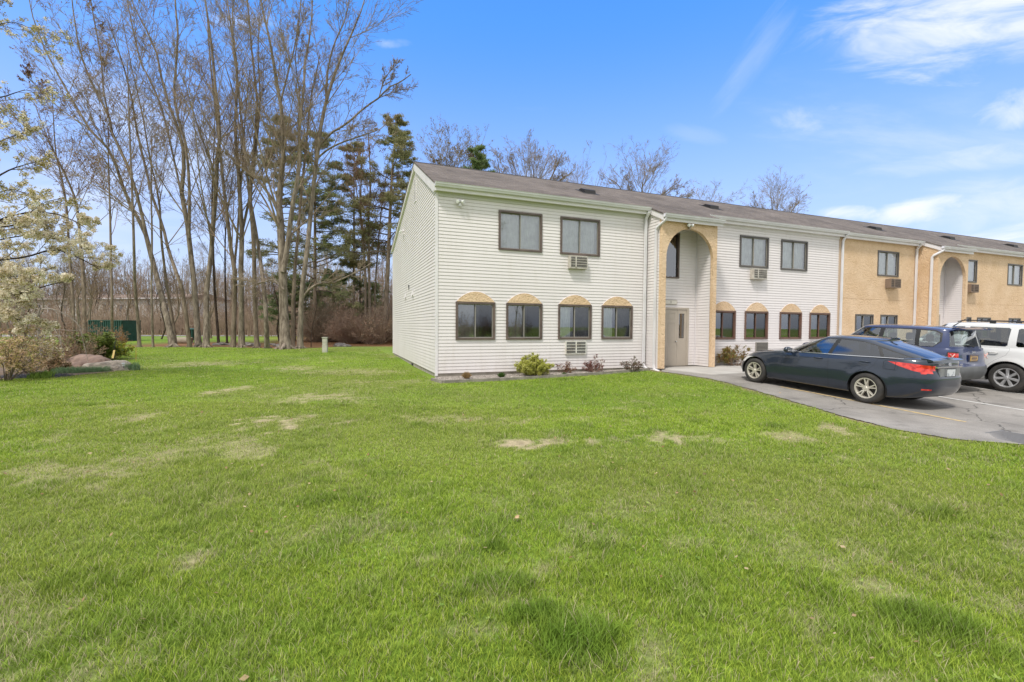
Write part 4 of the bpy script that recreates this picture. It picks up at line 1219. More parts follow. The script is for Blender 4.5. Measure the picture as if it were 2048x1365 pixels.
# ------------------------------------------------------------------ weeds and leaf scraps between the blades
if not globals().get('NOGRASS'):
    r = np.random.default_rng(31)
    def scatter(n, y1):
        y = np.sqrt(r.uniform(1.8 ** 2, y1 ** 2, n)) ; y = 1.8 + (y - 1.8) * r.uniform(.3, 1, n); x = r.uniform(-1, 1, n) * (1.16 * y + .3)
        k = lawn_margin(x, y) > .15; a, b = to_ab(x, y); k &= ~((a > -.6) & (b > -1.8)) & ~in_garden(x, y); return x[k], y[k]
    x, y = scatter(1500, 15); cl = fbm(x, y, 1.0, 44) > .48; x, y = x[cl], y[cl]; n = len(x); z = H(x, y)
    sel = np.repeat(np.arange(n), 7); az = r.uniform(0, 2 * pi, len(sel)); L = r.uniform(.008, .019, len(sel)); up_ = r.uniform(.2, .7, len(sel))
    c = np.stack([x[sel], y[sel], z[sel] + .022], 1); d = np.stack([np.cos(az), np.sin(az), up_], 1); s_ = np.stack([-np.sin(az), np.cos(az), 0 * az], 1)
    V = np.stack([c, c + d * (L * .6)[:, None] + s_ * (L * .38)[:, None], c + d * (L * 1.2)[:, None], c + d * (L * .6)[:, None] - s_ * (L * .38)[:, None]], 1).reshape(-1, 3)
    u = np.repeat(r.uniform(0, 1, n), 28)[:, None]; C = np.array([.20, .33, .06]) * (1 - u) + np.array([.40, .50, .12]) * u
    o = np_obj('lawn_weeds', V, np.arange(len(V)).reshape(-1, 4), gm, colattr=C); tag(o, kind='stuff')
    x, y = scatter(420, 13); n = len(x); c = np.stack([x, y, H(x, y) + r.uniform(.03, .045, n)], 1); a = nrm_(r.normal(size=(n, 3)) * np.array([1, 1, .3])); bb = nrm_(np.cross(a, r.normal(size=(n, 3)) * np.array([.3, .3, 1]))); s_ = r.uniform(.006, .017, n)[:, None]
    V = np.stack([c - a * s_ * 1.4, c + bb * s_, c + a * s_ * 1.4, c - bb * s_], 1).reshape(-1, 3); u = np.repeat(r.uniform(0, 1, n), 4)[:, None]
    o = np_obj('leaf_scraps', V, np.arange(n * 4).reshape(-1, 4), gm, colattr=np.array([.30, .17, .08]) * (1 - u) + np.array([.66, .52, .32]) * u); tag(o, kind='stuff')
# ================================================================== CARS
def paint(name, c, c2=None, flake=0.0):
    m, nt, b = newmat(name)
    b.inputs['Base Color'].default_value = (*c, 1); b.inputs['Roughness'].default_value = .32; b.inputs['Metallic'].default_value = flake
    b.inputs['Coat Weight'].default_value = 1.0; b.inputs['Coat Roughness'].default_value = .03; b.inputs['Coat IOR'].default_value = 1.5
    tc = N(nt, 'ShaderNodeTexCoord'); no = N(nt, 'ShaderNodeTexNoise'); no.inputs['Scale'].default_value = 3; no.inputs['Detail'].default_value = 6
    nt.links.new(tc.outputs['Object'], no.inputs['Vector'])
    mr = N(nt, 'ShaderNodeMapRange'); mr.inputs[1].default_value = .4; mr.inputs[2].default_value = .7; mr.inputs[3].default_value = .03; mr.inputs[4].default_value = .10
    nt.links.new(no.outputs[0], mr.inputs[0]); nt.links.new(mr.outputs[0], b.inputs['Coat Roughness'])
    return m


car_glass_m = glass_mat('car_glass', (.74, .82, .79), .12, fm=1.5)
tint_glass_m = glass_mat('tinted_car_glass', (.22, .24, .24), .08, fm=1.4)
rear_glass_m = glass_mat('rear_glass', (.55, .58, .58), .20, rough=.12, fm=1.6)
rubber_m = M('tyre_rubber', (.028, .027, .026), .85, c2=(.05, .045, .04), scale=8)
alloy_m = M('alloy', (.70, .66, .58), .35, metal=.5, c2=(.56, .52, .45), scale=9)
alloy2_m = M('alloy_silver', (.66, .66, .67), .3, metal=.6)
chrome_m = M('chrome', (.75, .75, .76), .12, metal=1.0)
seat_m = M('seat_cloth', (.10, .095, .09), .9)
redlens_m, nt_, b_ = newmat('red_lens'); b_.inputs['Base Color'].default_value = (.55, .012, .010, 1); b_.inputs['Roughness'].default_value = .12; b_.inputs['Coat Weight'].default_value = 1
n_ = N(nt_, 'ShaderNodeTexNoise'); n_.inputs['Scale'].default_value = 12; tcx = N(nt_, 'ShaderNodeTexCoord'); nt_.links.new(tcx.outputs['Object'], n_.inputs['Vector'])
r_n = N(nt_, 'ShaderNodeValToRGB'); r_n.color_ramp.elements[0].position = .4; r_n.color_ramp.elements[1].position = .62; r_n.color_ramp.elements[0].color = (.45, .008, .006, 1); r_n.color_ramp.elements[1].color = (.78, .05, .03, 1)
nt_.links.new(n_.outputs[0], r_n.inputs[0]); nt_.links.new(r_n.outputs[0], b_.inputs['Base Color'])
clearlens_m = M('clear_lens', (.70, .70, .68), .15, coat=1.0)
amber_m = M('amber_lens', (.75, .25, .03), .2, coat=1.0)
plate_y_m = M('plate_gold', (.62, .40, .12), .4); plate_w_m = M('plate_white', (.66, .68, .70), .4, c2=(.35, .38, .42), scale=14, ramp=(.5, .65)); navy_m = M('plate_navy', (.02, .03, .12), .5)
grey_clad_m = M('grey_cladding', (.10, .105, .11), .55, c2=(.14, .145, .15), scale=4)
seam_m = M('panel_gap', (.004, .004, .005), .8)


def inpoly(p, poly):
    x, y = p; c = False; j = len(poly) - 1
    for i in range(len(poly)):
        xi, yi = poly[i]; xj, yj = poly[j]
        if (yi > y) != (yj > y) and x < (xj - xi) * (y - yi) / (yj - yi) + xi: c = not c
        j = i
    return c


def offset_poly(poly, d):
    """move every edge inwards by d"""
    n = len(poly); ar = sum(poly[i][0] * poly[(i + 1) % n][1] - poly[(i + 1) % n][0] * poly[i][1] for i in range(n))
    sg = 1 if ar > 0 else -1; out = []
    for i in range(n):
        p0 = Vector(poly[i - 1]); p1 = Vector(poly[i]); p2 = Vector(poly[(i + 1) % n])
        a = (p1 - p0).normalized(); b = (p2 - p1).normalized()
        na = Vector((-a.y, a.x)) * sg; nb = Vector((-b.y, b.x)) * sg
        m = (na + nb); m = m / max(.3, m.length_squared) * 2 * .5 * 2
        out.append(tuple(p1 + m * d * .5 * (2 if True else 1) * .5 * 1.0 * 2 * .5 * 2 * .5))
    return out


def cut_feature(bm, lay, poly, plane, cond, pid, only=None):
    ax = (0, 2) if plane == 'xz' else (1, 2)
    px0 = min(p[0] for p in poly); px1 = max(p[0] for p in poly); pz0 = min(p[1] for p in poly); pz1 = max(p[1] for p in poly)
    def bb(f):
        us = [v.co[ax[0]] for v in f.verts]; vs = [v.co[ax[1]] for v in f.verts]
        return min(us), max(us), min(vs), max(vs)
    cand = []
    for f in bm.faces:
        if only is not None and f[lay] not in only: continue
        c = f.calc_center_median()
        if not cond(c, f.normal): continue
        b = bb(f)
        if b[1] < px0 or b[0] > px1 or b[3] < pz0 or b[2] > pz1: continue
        cand.append(f)
    cand = set(cand)
    n = len(poly)
    for i in range(n):
        p, q = poly[i], poly[(i + 1) % n]
        if (q[0] - p[0]) ** 2 + (q[1] - p[1]) ** 2 < 1e-9: continue
        e0, e1_, e2_, e3 = min(p[0], q[0]) - .002, max(p[0], q[0]) + .002, min(p[1], q[1]) - .002, max(p[1], q[1]) + .002
        sub = []
        for f in cand:
            if not f.is_valid: continue
            b = bb(f)
            if b[1] < e0 or b[0] > e1_ or b[3] < e2_ or b[2] > e3: continue
            sub.append(f)
        if not sub: continue
        co = Vector((0, 0, 0)); co[ax[0]] = p[0]; co[ax[1]] = p[1]
        no = Vector((0, 0, 0)); no[ax[0]] = -(q[1] - p[1]); no[ax[1]] = q[0] - p[0]
        geom = set(sub)
        for f in sub: geom.update(f.edges); geom.update(f.verts)
        res = bmesh.ops.bisect_plane(bm, geom=list(geom), dist=1e-5, plane_co=co, plane_no=no.normalized())
        cand = {f for f in cand if f.is_valid} | {g for g in res['geom'] if isinstance(g, bmesh.types.BMFace)}
    for f in cand:
        if not f.is_valid: continue
        c = f.calc_center_median()
        if inpoly((c[ax[0]], c[ax[1]]), poly): f[lay] = pid


def xi_samples(nu, ne, nexp):
    """left side from front tip (xi=1) to rear tip (-1)"""
    lim = .90
    et = (1 - lim ** nexp) ** (1 / nexp)
    e = [(1 - (et * k / ne) ** nexp) ** (1 / nexp) for k in range(ne)]
    return e + list(np.linspace(lim, -lim, nu)) + [-v for v in e[::-1]]


def build_body(S):
    bm = bmesh.new(); lay = bm.faces.layers.int.new('part')
    xs = xi_samples(S.get('nu', 76), 9, 3.0)
    xm = S['xm']
    def outline(xF, xR, w, nF, nR, tap):
        pts = []
        for xi in xs:
            nn = nF if xi > 0 else nR
            x = xm + xi * ((xF - xm) if xi > 0 else (xm - xR))
            y = w * (max(0.0, 1 - abs(xi) ** nn)) ** (1 / nn) * tap(x)
            pts.append((x, y))
        return pts
    tap = lambda x: float(np.interp(x, [p[0] for p in S['taper']], [p[1] for p in S['taper']]))
    zb = lambda x: float(np.interp(x, [p[0] for p in S['zb']], [p[1] for p in S['zb']]))
    zs = lambda x: float(np.interp(x, S['_zx'], S['_zz']))
    # smooth shoulder curve
    zx = np.linspace(S['zs'][0][0], S['zs'][-1][0], 80); zz = np.interp(zx, [p[0] for p in S['zs']], [p[1] for p in S['zs']])
    for _ in range(3): zz = np.convolve(np.pad(zz, 3, mode='edge'), np.ones(7) / 7, 'valid')
    S['_zx'], S['_zz'] = zx, zz
    # resample levels smoothly
    L = np.array(S['levels']); tq = np.linspace(0, 1, 26)
    Li = np.stack([np.interp(tq, L[:, 0], L[:, k]) for k in range(4)], 1)
    for k in (1, 2, 3):
        Li[:, k] = np.convolve(np.pad(Li[:, k], 1, mode='edge'), np.ones(3) / 3, 'valid')
    rows = []
    for (zf, w, xF, xR) in Li:
        row = []
        for (x, y) in outline(xF, xR, w, S['nF'], S['nR'], tap):
            z0, z1 = zb(x), zs(x); z = z0 + (z1 - z0) * zf
            for wx in (0, S['wb']):                     # wheel-arch flare
                d = math.hypot(x - wx, z - S['tr'])
                if z > .1: y += S['flare'] * math.exp(-((d - S['arch'] - .01) / .07) ** 2) * (1 if y > .5 else 0) * min(1, max(0, (zs(x) - z) / .2))
            row.append((x, y, z))
        rows.append(row)
    def ring(row): # close ring left + right
        return [bm.verts.new(p) for p in row] + [bm.verts.new((p[0], -p[1], p[2])) for p in row[::-1]]
    R = [ring(r_) for r_ in rows]
    n = len(R[0])
    for i in range(len(R) - 1):
        for k in range(n):
            k2 = (k + 1) % n
            f = bm.faces.new((R[i][k], R[i][k2], R[i + 1][k2], R[i + 1][k])); f[lay] = 0
    # hood and deck
    M_ = len(xs); top = rows[-1]; Q = 12
    crown = lambda x: float(np.interp(x, [p[0] for p in S['crown']], [p[1] for p in S['crown']]))
    grid = []
    for (x, y, z) in top:
        grid.append([bm.verts.new((x, y * (1 - 2 * q / Q), z + crown(x) * (1 - abs(1 - 2 * q / Q) ** 2.6))) for q in range(Q + 1)])
    for k in range(M_ - 1):
        xm_ = (top[k][0] + top[k + 1][0]) / 2
        if S['cut'][0] < xm_ < S['cut'][1]: continue
        for q in range(Q):
            f = bm.faces.new((grid[k][q], grid[k][q + 1], grid[k + 1][q + 1], grid[k + 1][q])); f[lay] = 0
    # floor pan
    bot = rows[0]; g2 = [[bm.verts.new((x, y * (1 - 2 * q / 4), z + .0)) for q in range(5)] for (x, y, z) in bot]
    for k in range(M_ - 1):
        for q in range(4):
            f = bm.faces.new((g2[k][q], g2[k + 1][q], g2[k + 1][q + 1], g2[k][q + 1])); f[lay] = 1
    bmesh.ops.remove_doubles(bm, verts=bm.verts[:], dist=1e-4)
    # greenhouse
    G = S['gh']
    def gout(xF, xR, w, nF, nR):
        pts = []
        for xi in xs:
            nn = nF if xi > 0 else nR
            x = G['xm'] + xi * ((xF - G['xm']) if xi > 0 else (G['xm'] - xR)); y = w * (max(0.0, 1 - abs(xi) ** nn)) ** (1 / nn)
            pts.append((x, y))
        return pts
    B = gout(G['bF'], G['bR'], G['bw'], G['bn'][0], G['bn'][1]); T = gout(G['tF'], G['tR'], G['tw'], G['tn'][0], G['tn'][1])
    rl = lambda x: float(np.interp(x, [p[0] for p in G['roof']], [p[1] for p in G['roof']]))
    base_w = lambda x: max(.3, S['levels'][-1][1])
    Bp = [(x, y, zs(x) + crown(x) * (1 - min(1, abs(y) / base_w(x)) ** 2.6) - .012) for x, y in B]
    rx = np.linspace(G['roof'][0][0], G['roof'][-1][0], 50); rz_ = np.interp(rx, [p[0] for p in G['roof']], [p[1] for p in G['roof']])
    for _ in range(2): rz_ = np.convolve(np.pad(rz_, 3, mode='edge'), np.ones(7) / 7, 'valid')
    Tp = [(x, y, float(np.interp(x, rx, rz_))) for x, y in T]
    K = 14; rows2 = []
    for i in range(K + 1):
        v = i / K; row = []
        for b_, t_ in zip(Bp, Tp):
            bul = .018 * sin(pi * v); yy = b_[1] + (t_[1] - b_[1]) * v
            row.append((b_[0] + (t_[0] - b_[0]) * v, yy + (bul if yy > .25 else bul * yy / .25), b_[2] + (t_[2] - b_[2]) * v + bul * (1 - min(1, yy / .8)) * .8))
        rows2.append(row)
    R = [ring(r_) for r_ in rows2]; n = len(R[0])
    for i in range(K):
        for k in range(n):
            k2 = (k + 1) % n
            f = bm.faces.new((R[i][k], R[i][k2], R[i + 1][k2], R[i + 1][k])); f[lay] = 10
    top = rows2[-1]; Q = 14; grid = []
    def qd(q):   # finer near the rails
        s = 1 - 2 * q / Q; return math.copysign(1 - (1 - abs(s)) ** 1.5, s)
    for (x, y, z) in top:
        grid.append([bm.verts.new((x, y * qd(q), z + G['rc'] * (1 - abs(qd(q)) ** 3.2))) for q in range(Q + 1)])
    for k in range(len(top) - 1):
        for q in range(Q):
            try:
                f = bm.faces.new((grid[k][q], grid[k][q + 1], grid[k + 1][q + 1], grid[k + 1][q])); f[lay] = 10
            except ValueError: pass
    bmesh.ops.remove_doubles(bm, verts=bm.verts[:], dist=1e-4)
    bmesh.ops.dissolve_degenerate(bm, edges=bm.edges[:], dist=1e-5)
    bmesh.ops.recalc_face_normals(bm, faces=bm.faces[:])
    bm.normal_update()
    return bm, lay, zs, crown


def split_parts(bm, lay, root, parts):
    """parts: id -> (name, material or list, label). returns dict"""
    bm.normal_update()
    byp = {}
    for f in bm.faces: byp.setdefault(f[lay], []).append(f)
    res = {}
    for pid, fs in byp.items():
        if pid not in parts: continue
        name, mats, label, parent = parts[pid]
        idx = {}; vs = []; ns = []; fl = []
        for f in fs:
            ids = []
            for v in f.verts:
                if v not in idx: idx[v] = len(vs); vs.append(tuple(v.co)); ns.append(tuple(v.normal))
                ids.append(idx[v])
            fl.append(ids)
        me = bpy.data.meshes.new(name); me.from_pydata(vs, [], fl)
        me.materials.append(mats)
        me.polygons.foreach_set('use_smooth', [True] * len(me.polygons)); me.update()
        me.normals_split_custom_set_from_vertices(ns)
        o = bpy.data.objects.new(name, me); col.objects.link(o); o.parent = res[parent] if parent in res else root
        if label: o['label'] = label
        res[pid] = o
    return res


def circle(cx_, cz_, r, n=40): return [(cx_ + r * cos(2 * pi * k / n), cz_ + r * sin(2 * pi * k / n)) for k in range(n)]


def make_wheel(root, x, y, r, rim_r, width, style, alloy):
    """outer face towards sign(y)"""
    s = 1 if y > 0 else -1
    w = empty('wheel', (x, y, r), 0, root)
    h = width / 2
    m = MB(); pr = [(rim_r, -h + .01), (rim_r + .02, -h), (r - .035, -h - .002), (r - .012, -h + .018), (r, -h + .045), (r, h - .045), (r - .012, h - .018), (r - .035, h + .002), (rim_r + .045, h + .006), (rim_r + .018, h), (rim_r, h - .012)]
    m.lathe([(a, b * s) for a, b in pr], (0, 0, 0), 'y', 44); 
    m.build('tyre', rubber_m, w, smooth=True)
    m = MB(); f = h * s
    m.lathe([(rim_r + .004, f * .93), (rim_r + .006, f * 1.0), (rim_r - .012, f * .99), (rim_r - .022, f * .80), (rim_r - .03, -f * .8), (rim_r, -f * .9)], (0, 0, 0), 'y', 44)
    hub = .055
    m.lathe([(.001, f * .94), (.028, f * .94), (.034, f * .88), (hub, f * .86), (hub + .008, f * .5), (.001, f * .45)], (0, 0, 0), 'y', 24)
    def spoke(a0, w0, w1, r0=.04, r1=rim_r - .012, y0=.80, y1=.95, tw=0.0):
        """a0 angle, half widths"""
        d0 = Vector((cos(a0), 0, sin(a0))); n0 = Vector((-sin(a0), 0, cos(a0)))
        a1 = a0 + tw; d1 = Vector((cos(a1), 0, sin(a1))); n1 = Vector((-sin(a1), 0, cos(a1)))
        p0 = d0 * r0; p1 = d1 * r1
        vs = []
        for p, nn, ww, yy in ((p0, n0, w0, y0), (p1, n1, w1, y1)):
            for su, dy in ((-1, -.35), (-.6, 0), (.6, 0), (1, -.35)):
                q = p + nn * ww * su; vs.append((q.x, f * (yy + dy), q.z))
        m.add(vs, [(0, 1, 5, 4), (1, 2, 6, 5), (2, 3, 7, 6)])
    if style == 'double':
        for k in range(5):
            a = 2 * pi * k / 5 + pi / 2
            for sg in (-1, 1): spoke(a + sg * .09, .021, .016, .045, tw=sg * .095)
        for k in range(5):
            a = 2 * pi * k / 5 + pi / 2 + pi / 5
            m.lathe([(.001, f * .90), (.009, f * .90), (.009, f * .6)], (cos(a) * .062, 0, sin(a) * .062), 'y', 8)
    else:
        n = 7 if style == 'seven' else 5
        for k in range(n): spoke(2 * pi * k / n + pi / 2, .030, .040 if n == 7 else .05, .04)
    m.build('rim', alloy, w, smooth=False)
    m = MB(); m.lathe([(.001, f * .15), (rim_r - .03, f * .15)], (0, 0, 0), 'y', 24); m.lathe([(.10, f * .3), (.12, f * .35), (.13, f * .1)], (0, 0, 0), 'y', 20); m.build('brake_disc', M('brake_dark', (.05, .045, .04), .6), w)
    return w


def well(m, x, r, y0, y1, tr):
    n = 20; vs = []
    for k in range(n + 1):
        a = -.25 + (pi + .5) * k / n
        vs += [(x + r * cos(a), y0, tr + r * sin(a)), (x + r * cos(a), y1, tr + r * sin(a))]
    m.add(vs, [(2 * k, 2 * k + 1, 2 * k + 3, 2 * k + 2) for k in range(n)])
    c = [(x + r * cos(-.25 + (pi + .5) * k / n), y0, tr + r * sin(-.25 + (pi + .5) * k / n)) for k in range(n + 1)]
    m.add(c, [tuple(range(n + 1))])


def car(name, S, body_m, P):
    root = empty(name)
    bm, lay, zs, crown = build_body(S)
    side = lambda s: (lambda c, n: c.y * s > .30 and n.y * s > .25)
    for wx in (0, S['wb']):
        for s in (1, -1): cut_feature(bm, lay, circle(wx, S['tr'], S['arch'], 44), 'xz', (lambda c, n, s=s: c.y * s > .35), 99)
    parts = {0: ('body', body_m, None, None), 1: ('floor_pan', black_m, None, None), 10: ('roof', body_m, None, None)}
    pid = 20
    for ft in S['features']:
        nm, plane, poly, mat, where, label = ft[:6]
        gap = ft[6] if len(ft) > 6 else 0
        only = ft[7] if len(ft) > 7 else None
        if plane == 'xz':
            runs = [(s, side(s), poly) for s in (1, -1)]
        else:
            if where == 'rear': cnd = lambda c, n: n.x < -.60 and c.x < S['xm']
            else: cnd = lambda c, n: n.x > .25 and c.x > S['xm']
            mir = [(-p[0], p[1]) for p in poly]
            runs = [(0, cnd, poly)] + ([(0, cnd, mir)] if min(p[0] for p in poly) > 0 else [])
        for (s, cnd, pl) in runs:
            pid += 1
            if nm.startswith('+'):   # joins the previous feature's part (same lamp seen from the back)
                tgt = P['join'].get(nm[1:], pid) if False else None
            cut_feature(bm, lay, pl, plane, cnd, pid, only)
            parts[pid] = (nm, mat, label, None)
            if gap:
                ins = offset_poly(pl, gap)
                gid = pid; pid += 1
                cut_feature(bm, lay, ins, plane, cnd, pid, [gid])
                parts[gid] = ('panel_gap', seam_m, None, pid); parts[pid] = (nm, mat, label, None)
    for f in [f for f in bm.faces if f[lay] == 99]: bm.faces.remove(f)
    # order: parents first
    order = dict(sorted(parts.items(), key=lambda kv: (kv[1][3] is not None, kv[0])))
    byorder = split_parts_ordered(bm, lay, root, order)
    bm.free()
    for wx in (0, S['wb']):
        for s in (1, -1): m = MB(); well(m, wx, S['arch'] + .012, s * .52, s * (S['levels'][4][1] - .02), S['tr']); m.build('wheel_well', black_m, root)
    for wx in (0, S['wb']):
        for s in (1, -1): make_wheel(root, wx, s * S['wy'], S['tr'], S['rim'], .215, S['spokes'], S['alloy'])
    # cabin
    m = MB(); g = S['gh']; z0 = zs(1.0)
    m.box(S['cut'][0] + .1, S['cut'][1] + .0, -.70, .70, .30, .36)
    m.box(S['cut'][1] - .05, S['cut'][1] + .12, -.70, .70, .36, z0 - .02)
    m.box(S['cut'][0] - .0, S['cut'][0] + .08, -.70, .70, .36, z0 - .02)
    for s in (-1, 1): m.box(S['cut'][0], S['cut'][1], s * .70 - .02, s * .70 + .02, .3, z0 - .03)
    m.build('cabin_tub', black_m, root)
    for (sx, sy) in S['seats']:
        w_ = .25 if abs(sy) > .2 else .5
        q = MB(); hz = S['seat_h']
        prof = [(sx - .16, hz - .35), (sx - .27, hz + .02), (sx - .30, hz + .10), (sx - .22, hz + .11), (sx - .16, hz), (sx - .02, hz - .33)]
        q.prism(prof, 1, sy - w_, sy + w_); q.build('seat', seat_m, root)
        if w_ == .25:
            q = MB(); q.lathe([(.001, -.10), (.10, -.09), (.125, -.04), (.125, .06), (.10, .10), (.001, .11)], (sx - .29, sy, hz + .22), 'z', 14)
            q.v = [((v[0] - (sx - .29)) * .5 + sx - .29, v[1], v[2]) for v in q.v]; q.build('headrest', seat_m, root, smooth=True)
    q = MB(); n = 24; c = Vector((S['steer'][0], .36, S['steer'][1])); pts = []
    for k in range(n + 1):
        a = 2 * pi * k / n; pts.append(c + Vector((-.07 * sin(a), .18 * cos(a), .165 * sin(a))))
    q.tube(pts, .014, 5, cap=False); q.build('steering_wheel', black_m, root)
    return root


def split_parts_ordered(bm, lay, root, parts):
    bm.normal_update(); byp = {}
    for f in bm.faces: byp.setdefault(f[lay], []).append(f)
    res = {}
    for pid, (name, mats, label, parent) in parts.items():
        fs = byp.get(pid)
        if not fs: continue
        idx = {}; vs = []; ns = []; fl = []
        for f in fs:
            ids = []
            for v in f.verts:
                if v not in idx: idx[v] = len(vs); vs.append(tuple(v.co)); ns.append(tuple(v.normal))
                ids.append(idx[v])
            fl.append(ids)
        me = bpy.data.meshes.new(name); me.from_pydata(vs, [], fl); me.materials.append(mats)
        me.polygons.foreach_set('use_smooth', [True] * len(me.polygons)); me.update()
        me.normals_split_custom_set_from_vertices(ns)
        o = bpy.data.objects.new(name, me); col.objects.link(o)
        o.parent = res.get(parent) if parent in res else root
        if label: o['label'] = label
        res[pid] = o
    return res


def place_car(root, x, y, heading, wb):
    f = Vector((cos(heading), sin(heading), 0)); l = Vector((-f.y, f.x, 0)); p = Vector((x, y, 0))
    zr = float(H(*(p + l * 0)[:2])); zf_ = float(H(*(p + f * wb)[:2]))
    f3 = Vector((f.x * wb, f.y * wb, zf_ - zr)).normalized(); u = f3.cross(l).normalized()
    root.rotation_euler = Matrix((f3, l, u)).transposed().to_euler(); root.location = (x, y, (zr) + .013)


def badge_oval(m, y, z, x, a=.05, b=.028):
    pts = [(x, y + a * cos(2 * pi * k / 20), z + b * sin(2 * pi * k / 20)) for k in range(21)]
    m.tube(pts, .0045, 5, cap=False)
    m.tube([(x, y + .022, z - .018), (x, y + .012, z + .018)], .004, 5); m.tube([(x, y - .012, z - .018), (x, y - .022, z + .018)], .004, 5); m.tube([(x, y + .017, z - .003), (x, y - .017, z + .004)], .004, 5)


HANDLE = lambda root, x, y, z, mat, s: None
def handle(root, x, y, z, mat, rough_side):
    m = MB(); s = rough_side
    m.tube([(x - .095, y - s * .004, z), (x - .075, y + s * .022, z + .002), (x + .06, y + s * .026, z + .002), (x + .095, y - s * .004, z)], [.011, .014, .014, .010], 8)
    return m.build('door_handle', mat, root, smooth=True)


def mirror(root, x, y, z, mat):
    s = 1 if y > 0 else -1
    m = MB(); prof = [(.001, -.10), (.045, -.09), (.068, -.05), (.075, 0), (.068, .06), (.04, .10), (.001, .11)]
    m.lathe(prof, (0, 0, 0), 'y', 14)
    m.v = [(v[0] * .75 + (0.0 if v[0] < 0 else .02) + x, v[1] + y + s * .06, v[2] + z) for v in m.v]
    m.tube([(x + .01, y - s * .10, z - .06), (x + .01, y, z - .04)], .02, 6)
    o = m.build('wing_mirror', mat, root, smooth=True)
    g = MB(); g.box(x - .062, x - .057, y + s * .06 - .075, y + s * .06 + .075, z - .045, z + .05); g.build('mirror_glass', chrome_m, o)


# ---------------- dark blue sedan
sedan_p = paint('sedan_paint', (.012, .021, .040), flake=.25)
SED = dict(xm=1.3, wb=2.795, tr=.332, arch=.372, flare=.014, rim=.218, spokes='double', alloy=alloy_m, wy=.795, nF=3.2, nR=4.4,
    taper=[(-1.1, .965), (-.3, .995), (.5, 1), (2.6, 1), (3.3, .975), (3.75, .94)],
    zb=[(-1.1, .33), (-.7, .24), (-.4, .20), (3.15, .19), (3.5, .20), (3.75, .26)],
    zs=[(-1.1, 1.02), (-.9, 1.035), (-.4, 1.03), (.3, .997), (1.2, .960), (1.9, .93), (2.2, .90), (2.8, .835), (3.3, .745), (3.6, .665), (3.75, .62)],
    levels=[(0, .845, 3.60, -.91), (.06, .872, 3.68, -.98), (.14, .890, 3.71, -1.02), (.25, .903, 3.73, -1.04), (.40, .914, 3.72, -1.045), (.52, .9175, 3.70, -1.04), (.62, .914, 3.67, -1.015), (.72, .906, 3.62, -.985), (.80, .900, 3.57, -.98), (.86, .894, 3.54, -.985), (.93, .872, 3.48, -.995), (1, .832, 3.42, -.97)],
    crown=[(-1.1, .015), (-.8, .05), (2.2, .085), (3.0, .07), (3.5, .03)], cut=(-.55, 1.75),
    gh=dict(xm=.65, bF=2.28, bR=-.93, bw=.800, bn=(2.5, 2.7), tF=1.28, tR=.03, tw=.585, tn=(4, 3.6), rc=.045,
            roof=[(.03, 1.345), (.3, 1.372), (.7, 1.388), (1.0, 1.38), (1.28, 1.345)]),
    seats=[(1.15, .38), (1.15, -.38), (.2, 0)], seat_h=.95, steer=(1.62, .90),
    features=[
        ('windshield', 'yz', [(-.72, .965), (.72, .965), (.535, 1.345), (-.535, 1.345)], car_glass_m, 'front', None, 0, [10]),
        ('rear_window', 'yz', [(-.68, 1.085), (.68, 1.085), (.50, 1.338), (-.50, 1.338)], rear_glass_m, 'rear', None, 0, [10]),
        ('window_trim', 'xz', [(1.90, .955), (1.62, 1.13), (1.22, 1.30), (1.0, 1.345), (.72, 1.357), (.45, 1.347), (.2, 1.318), (-.10, 1.238), (-.42, 1.132), (-.70, 1.052), (-.30, 1.030), (.3, 1.02), (1.2, .975)], black_m, 0, None, 0, [10]),
        ('side_window', 'xz', [(1.80, .975), (1.58, 1.12), (1.24, 1.275), (1.0, 1.325), (.84, 1.335), (.93, .985)], car_glass_m, 0, None, 0, None),
        ('side_window', 'xz', [(.84, .990), (.74, 1.335), (.45, 1.328), (.2, 1.300), (-.02, 1.240), (-.16, 1.035)], tint_glass_m, 0, 'tinted rear door glass', 0, None),
        ('side_window', 'xz', [(-.22, 1.040), (-.10, 1.210), (-.40, 1.120), (-.62, 1.058)], tint_glass_m, 0, 'small triangular quarter glass', 0, None),
        ('door', 'xz', [(1.99, .90), (2.01, .40), (1.88, .27), (.80, .27), (.86, .975), (1.4, .955)], sedan_p, 0, 'front door', .0065, [0]),
        ('door', 'xz', [(.845, .975), (.785, .27), (.42, .27), (.34, .44), (.18, .60), (.02, .70), (-.12, .86), (-.16, .99), (-.14, 1.03), (.4, .995)], sedan_p, 0, 'rear door', .0065, [0]),
        ('tail_light', 'xz', [(-.33, .965), (-.66, .955), (-.95, .925), (-1.14, .90), (-1.14, .755), (-.93, .77), (-.75, .805), (-.55, .875)], redlens_m, 0, None, 0, [0]),
        ('tail_light', 'yz', [(.95, .925), (.70, .90), (.47, .88), (.46, .84), (.60, .755), (.95, .745)], redlens_m, 'rear', None, 0, [0]),
        ('reflector', 'yz', [(.72, .455), (.50, .455), (.50, .425), (.72, .425)], redlens_m, 'rear', None, 0, [0]),
        ('headlight', 'xz', [(3.05, .795), (3.30, .735), (3.52, .655), (3.70, .56), (3.62, .50), (3.45, .55), (3.25, .68)], clearlens_m, 0, None, 0, [0]),
        ('headlight', 'yz', [(.95, .72), (.60, .68), (.45, .60), (.60, .53), (.95, .52)], clearlens_m, 'front', None, 0, [0]),
    ])
sedan = car('sedan', SED, sedan_p, {})
tag(sedan, 'dark navy sedan with red wedge-shaped tail lights, parked nearest to the lawn', 'car')
m = MB()
for s in (1, -1):
    m.tube([(1.93, s * .80, .945), (1.4, s * .835, .965), (.85, s * .84, .985), (.3, s * .838, 1.002), (-.2, s * .822, 1.024), (-.60, s * .785, 1.040)], [.006] + [.011] * 4 + [.006], 6)
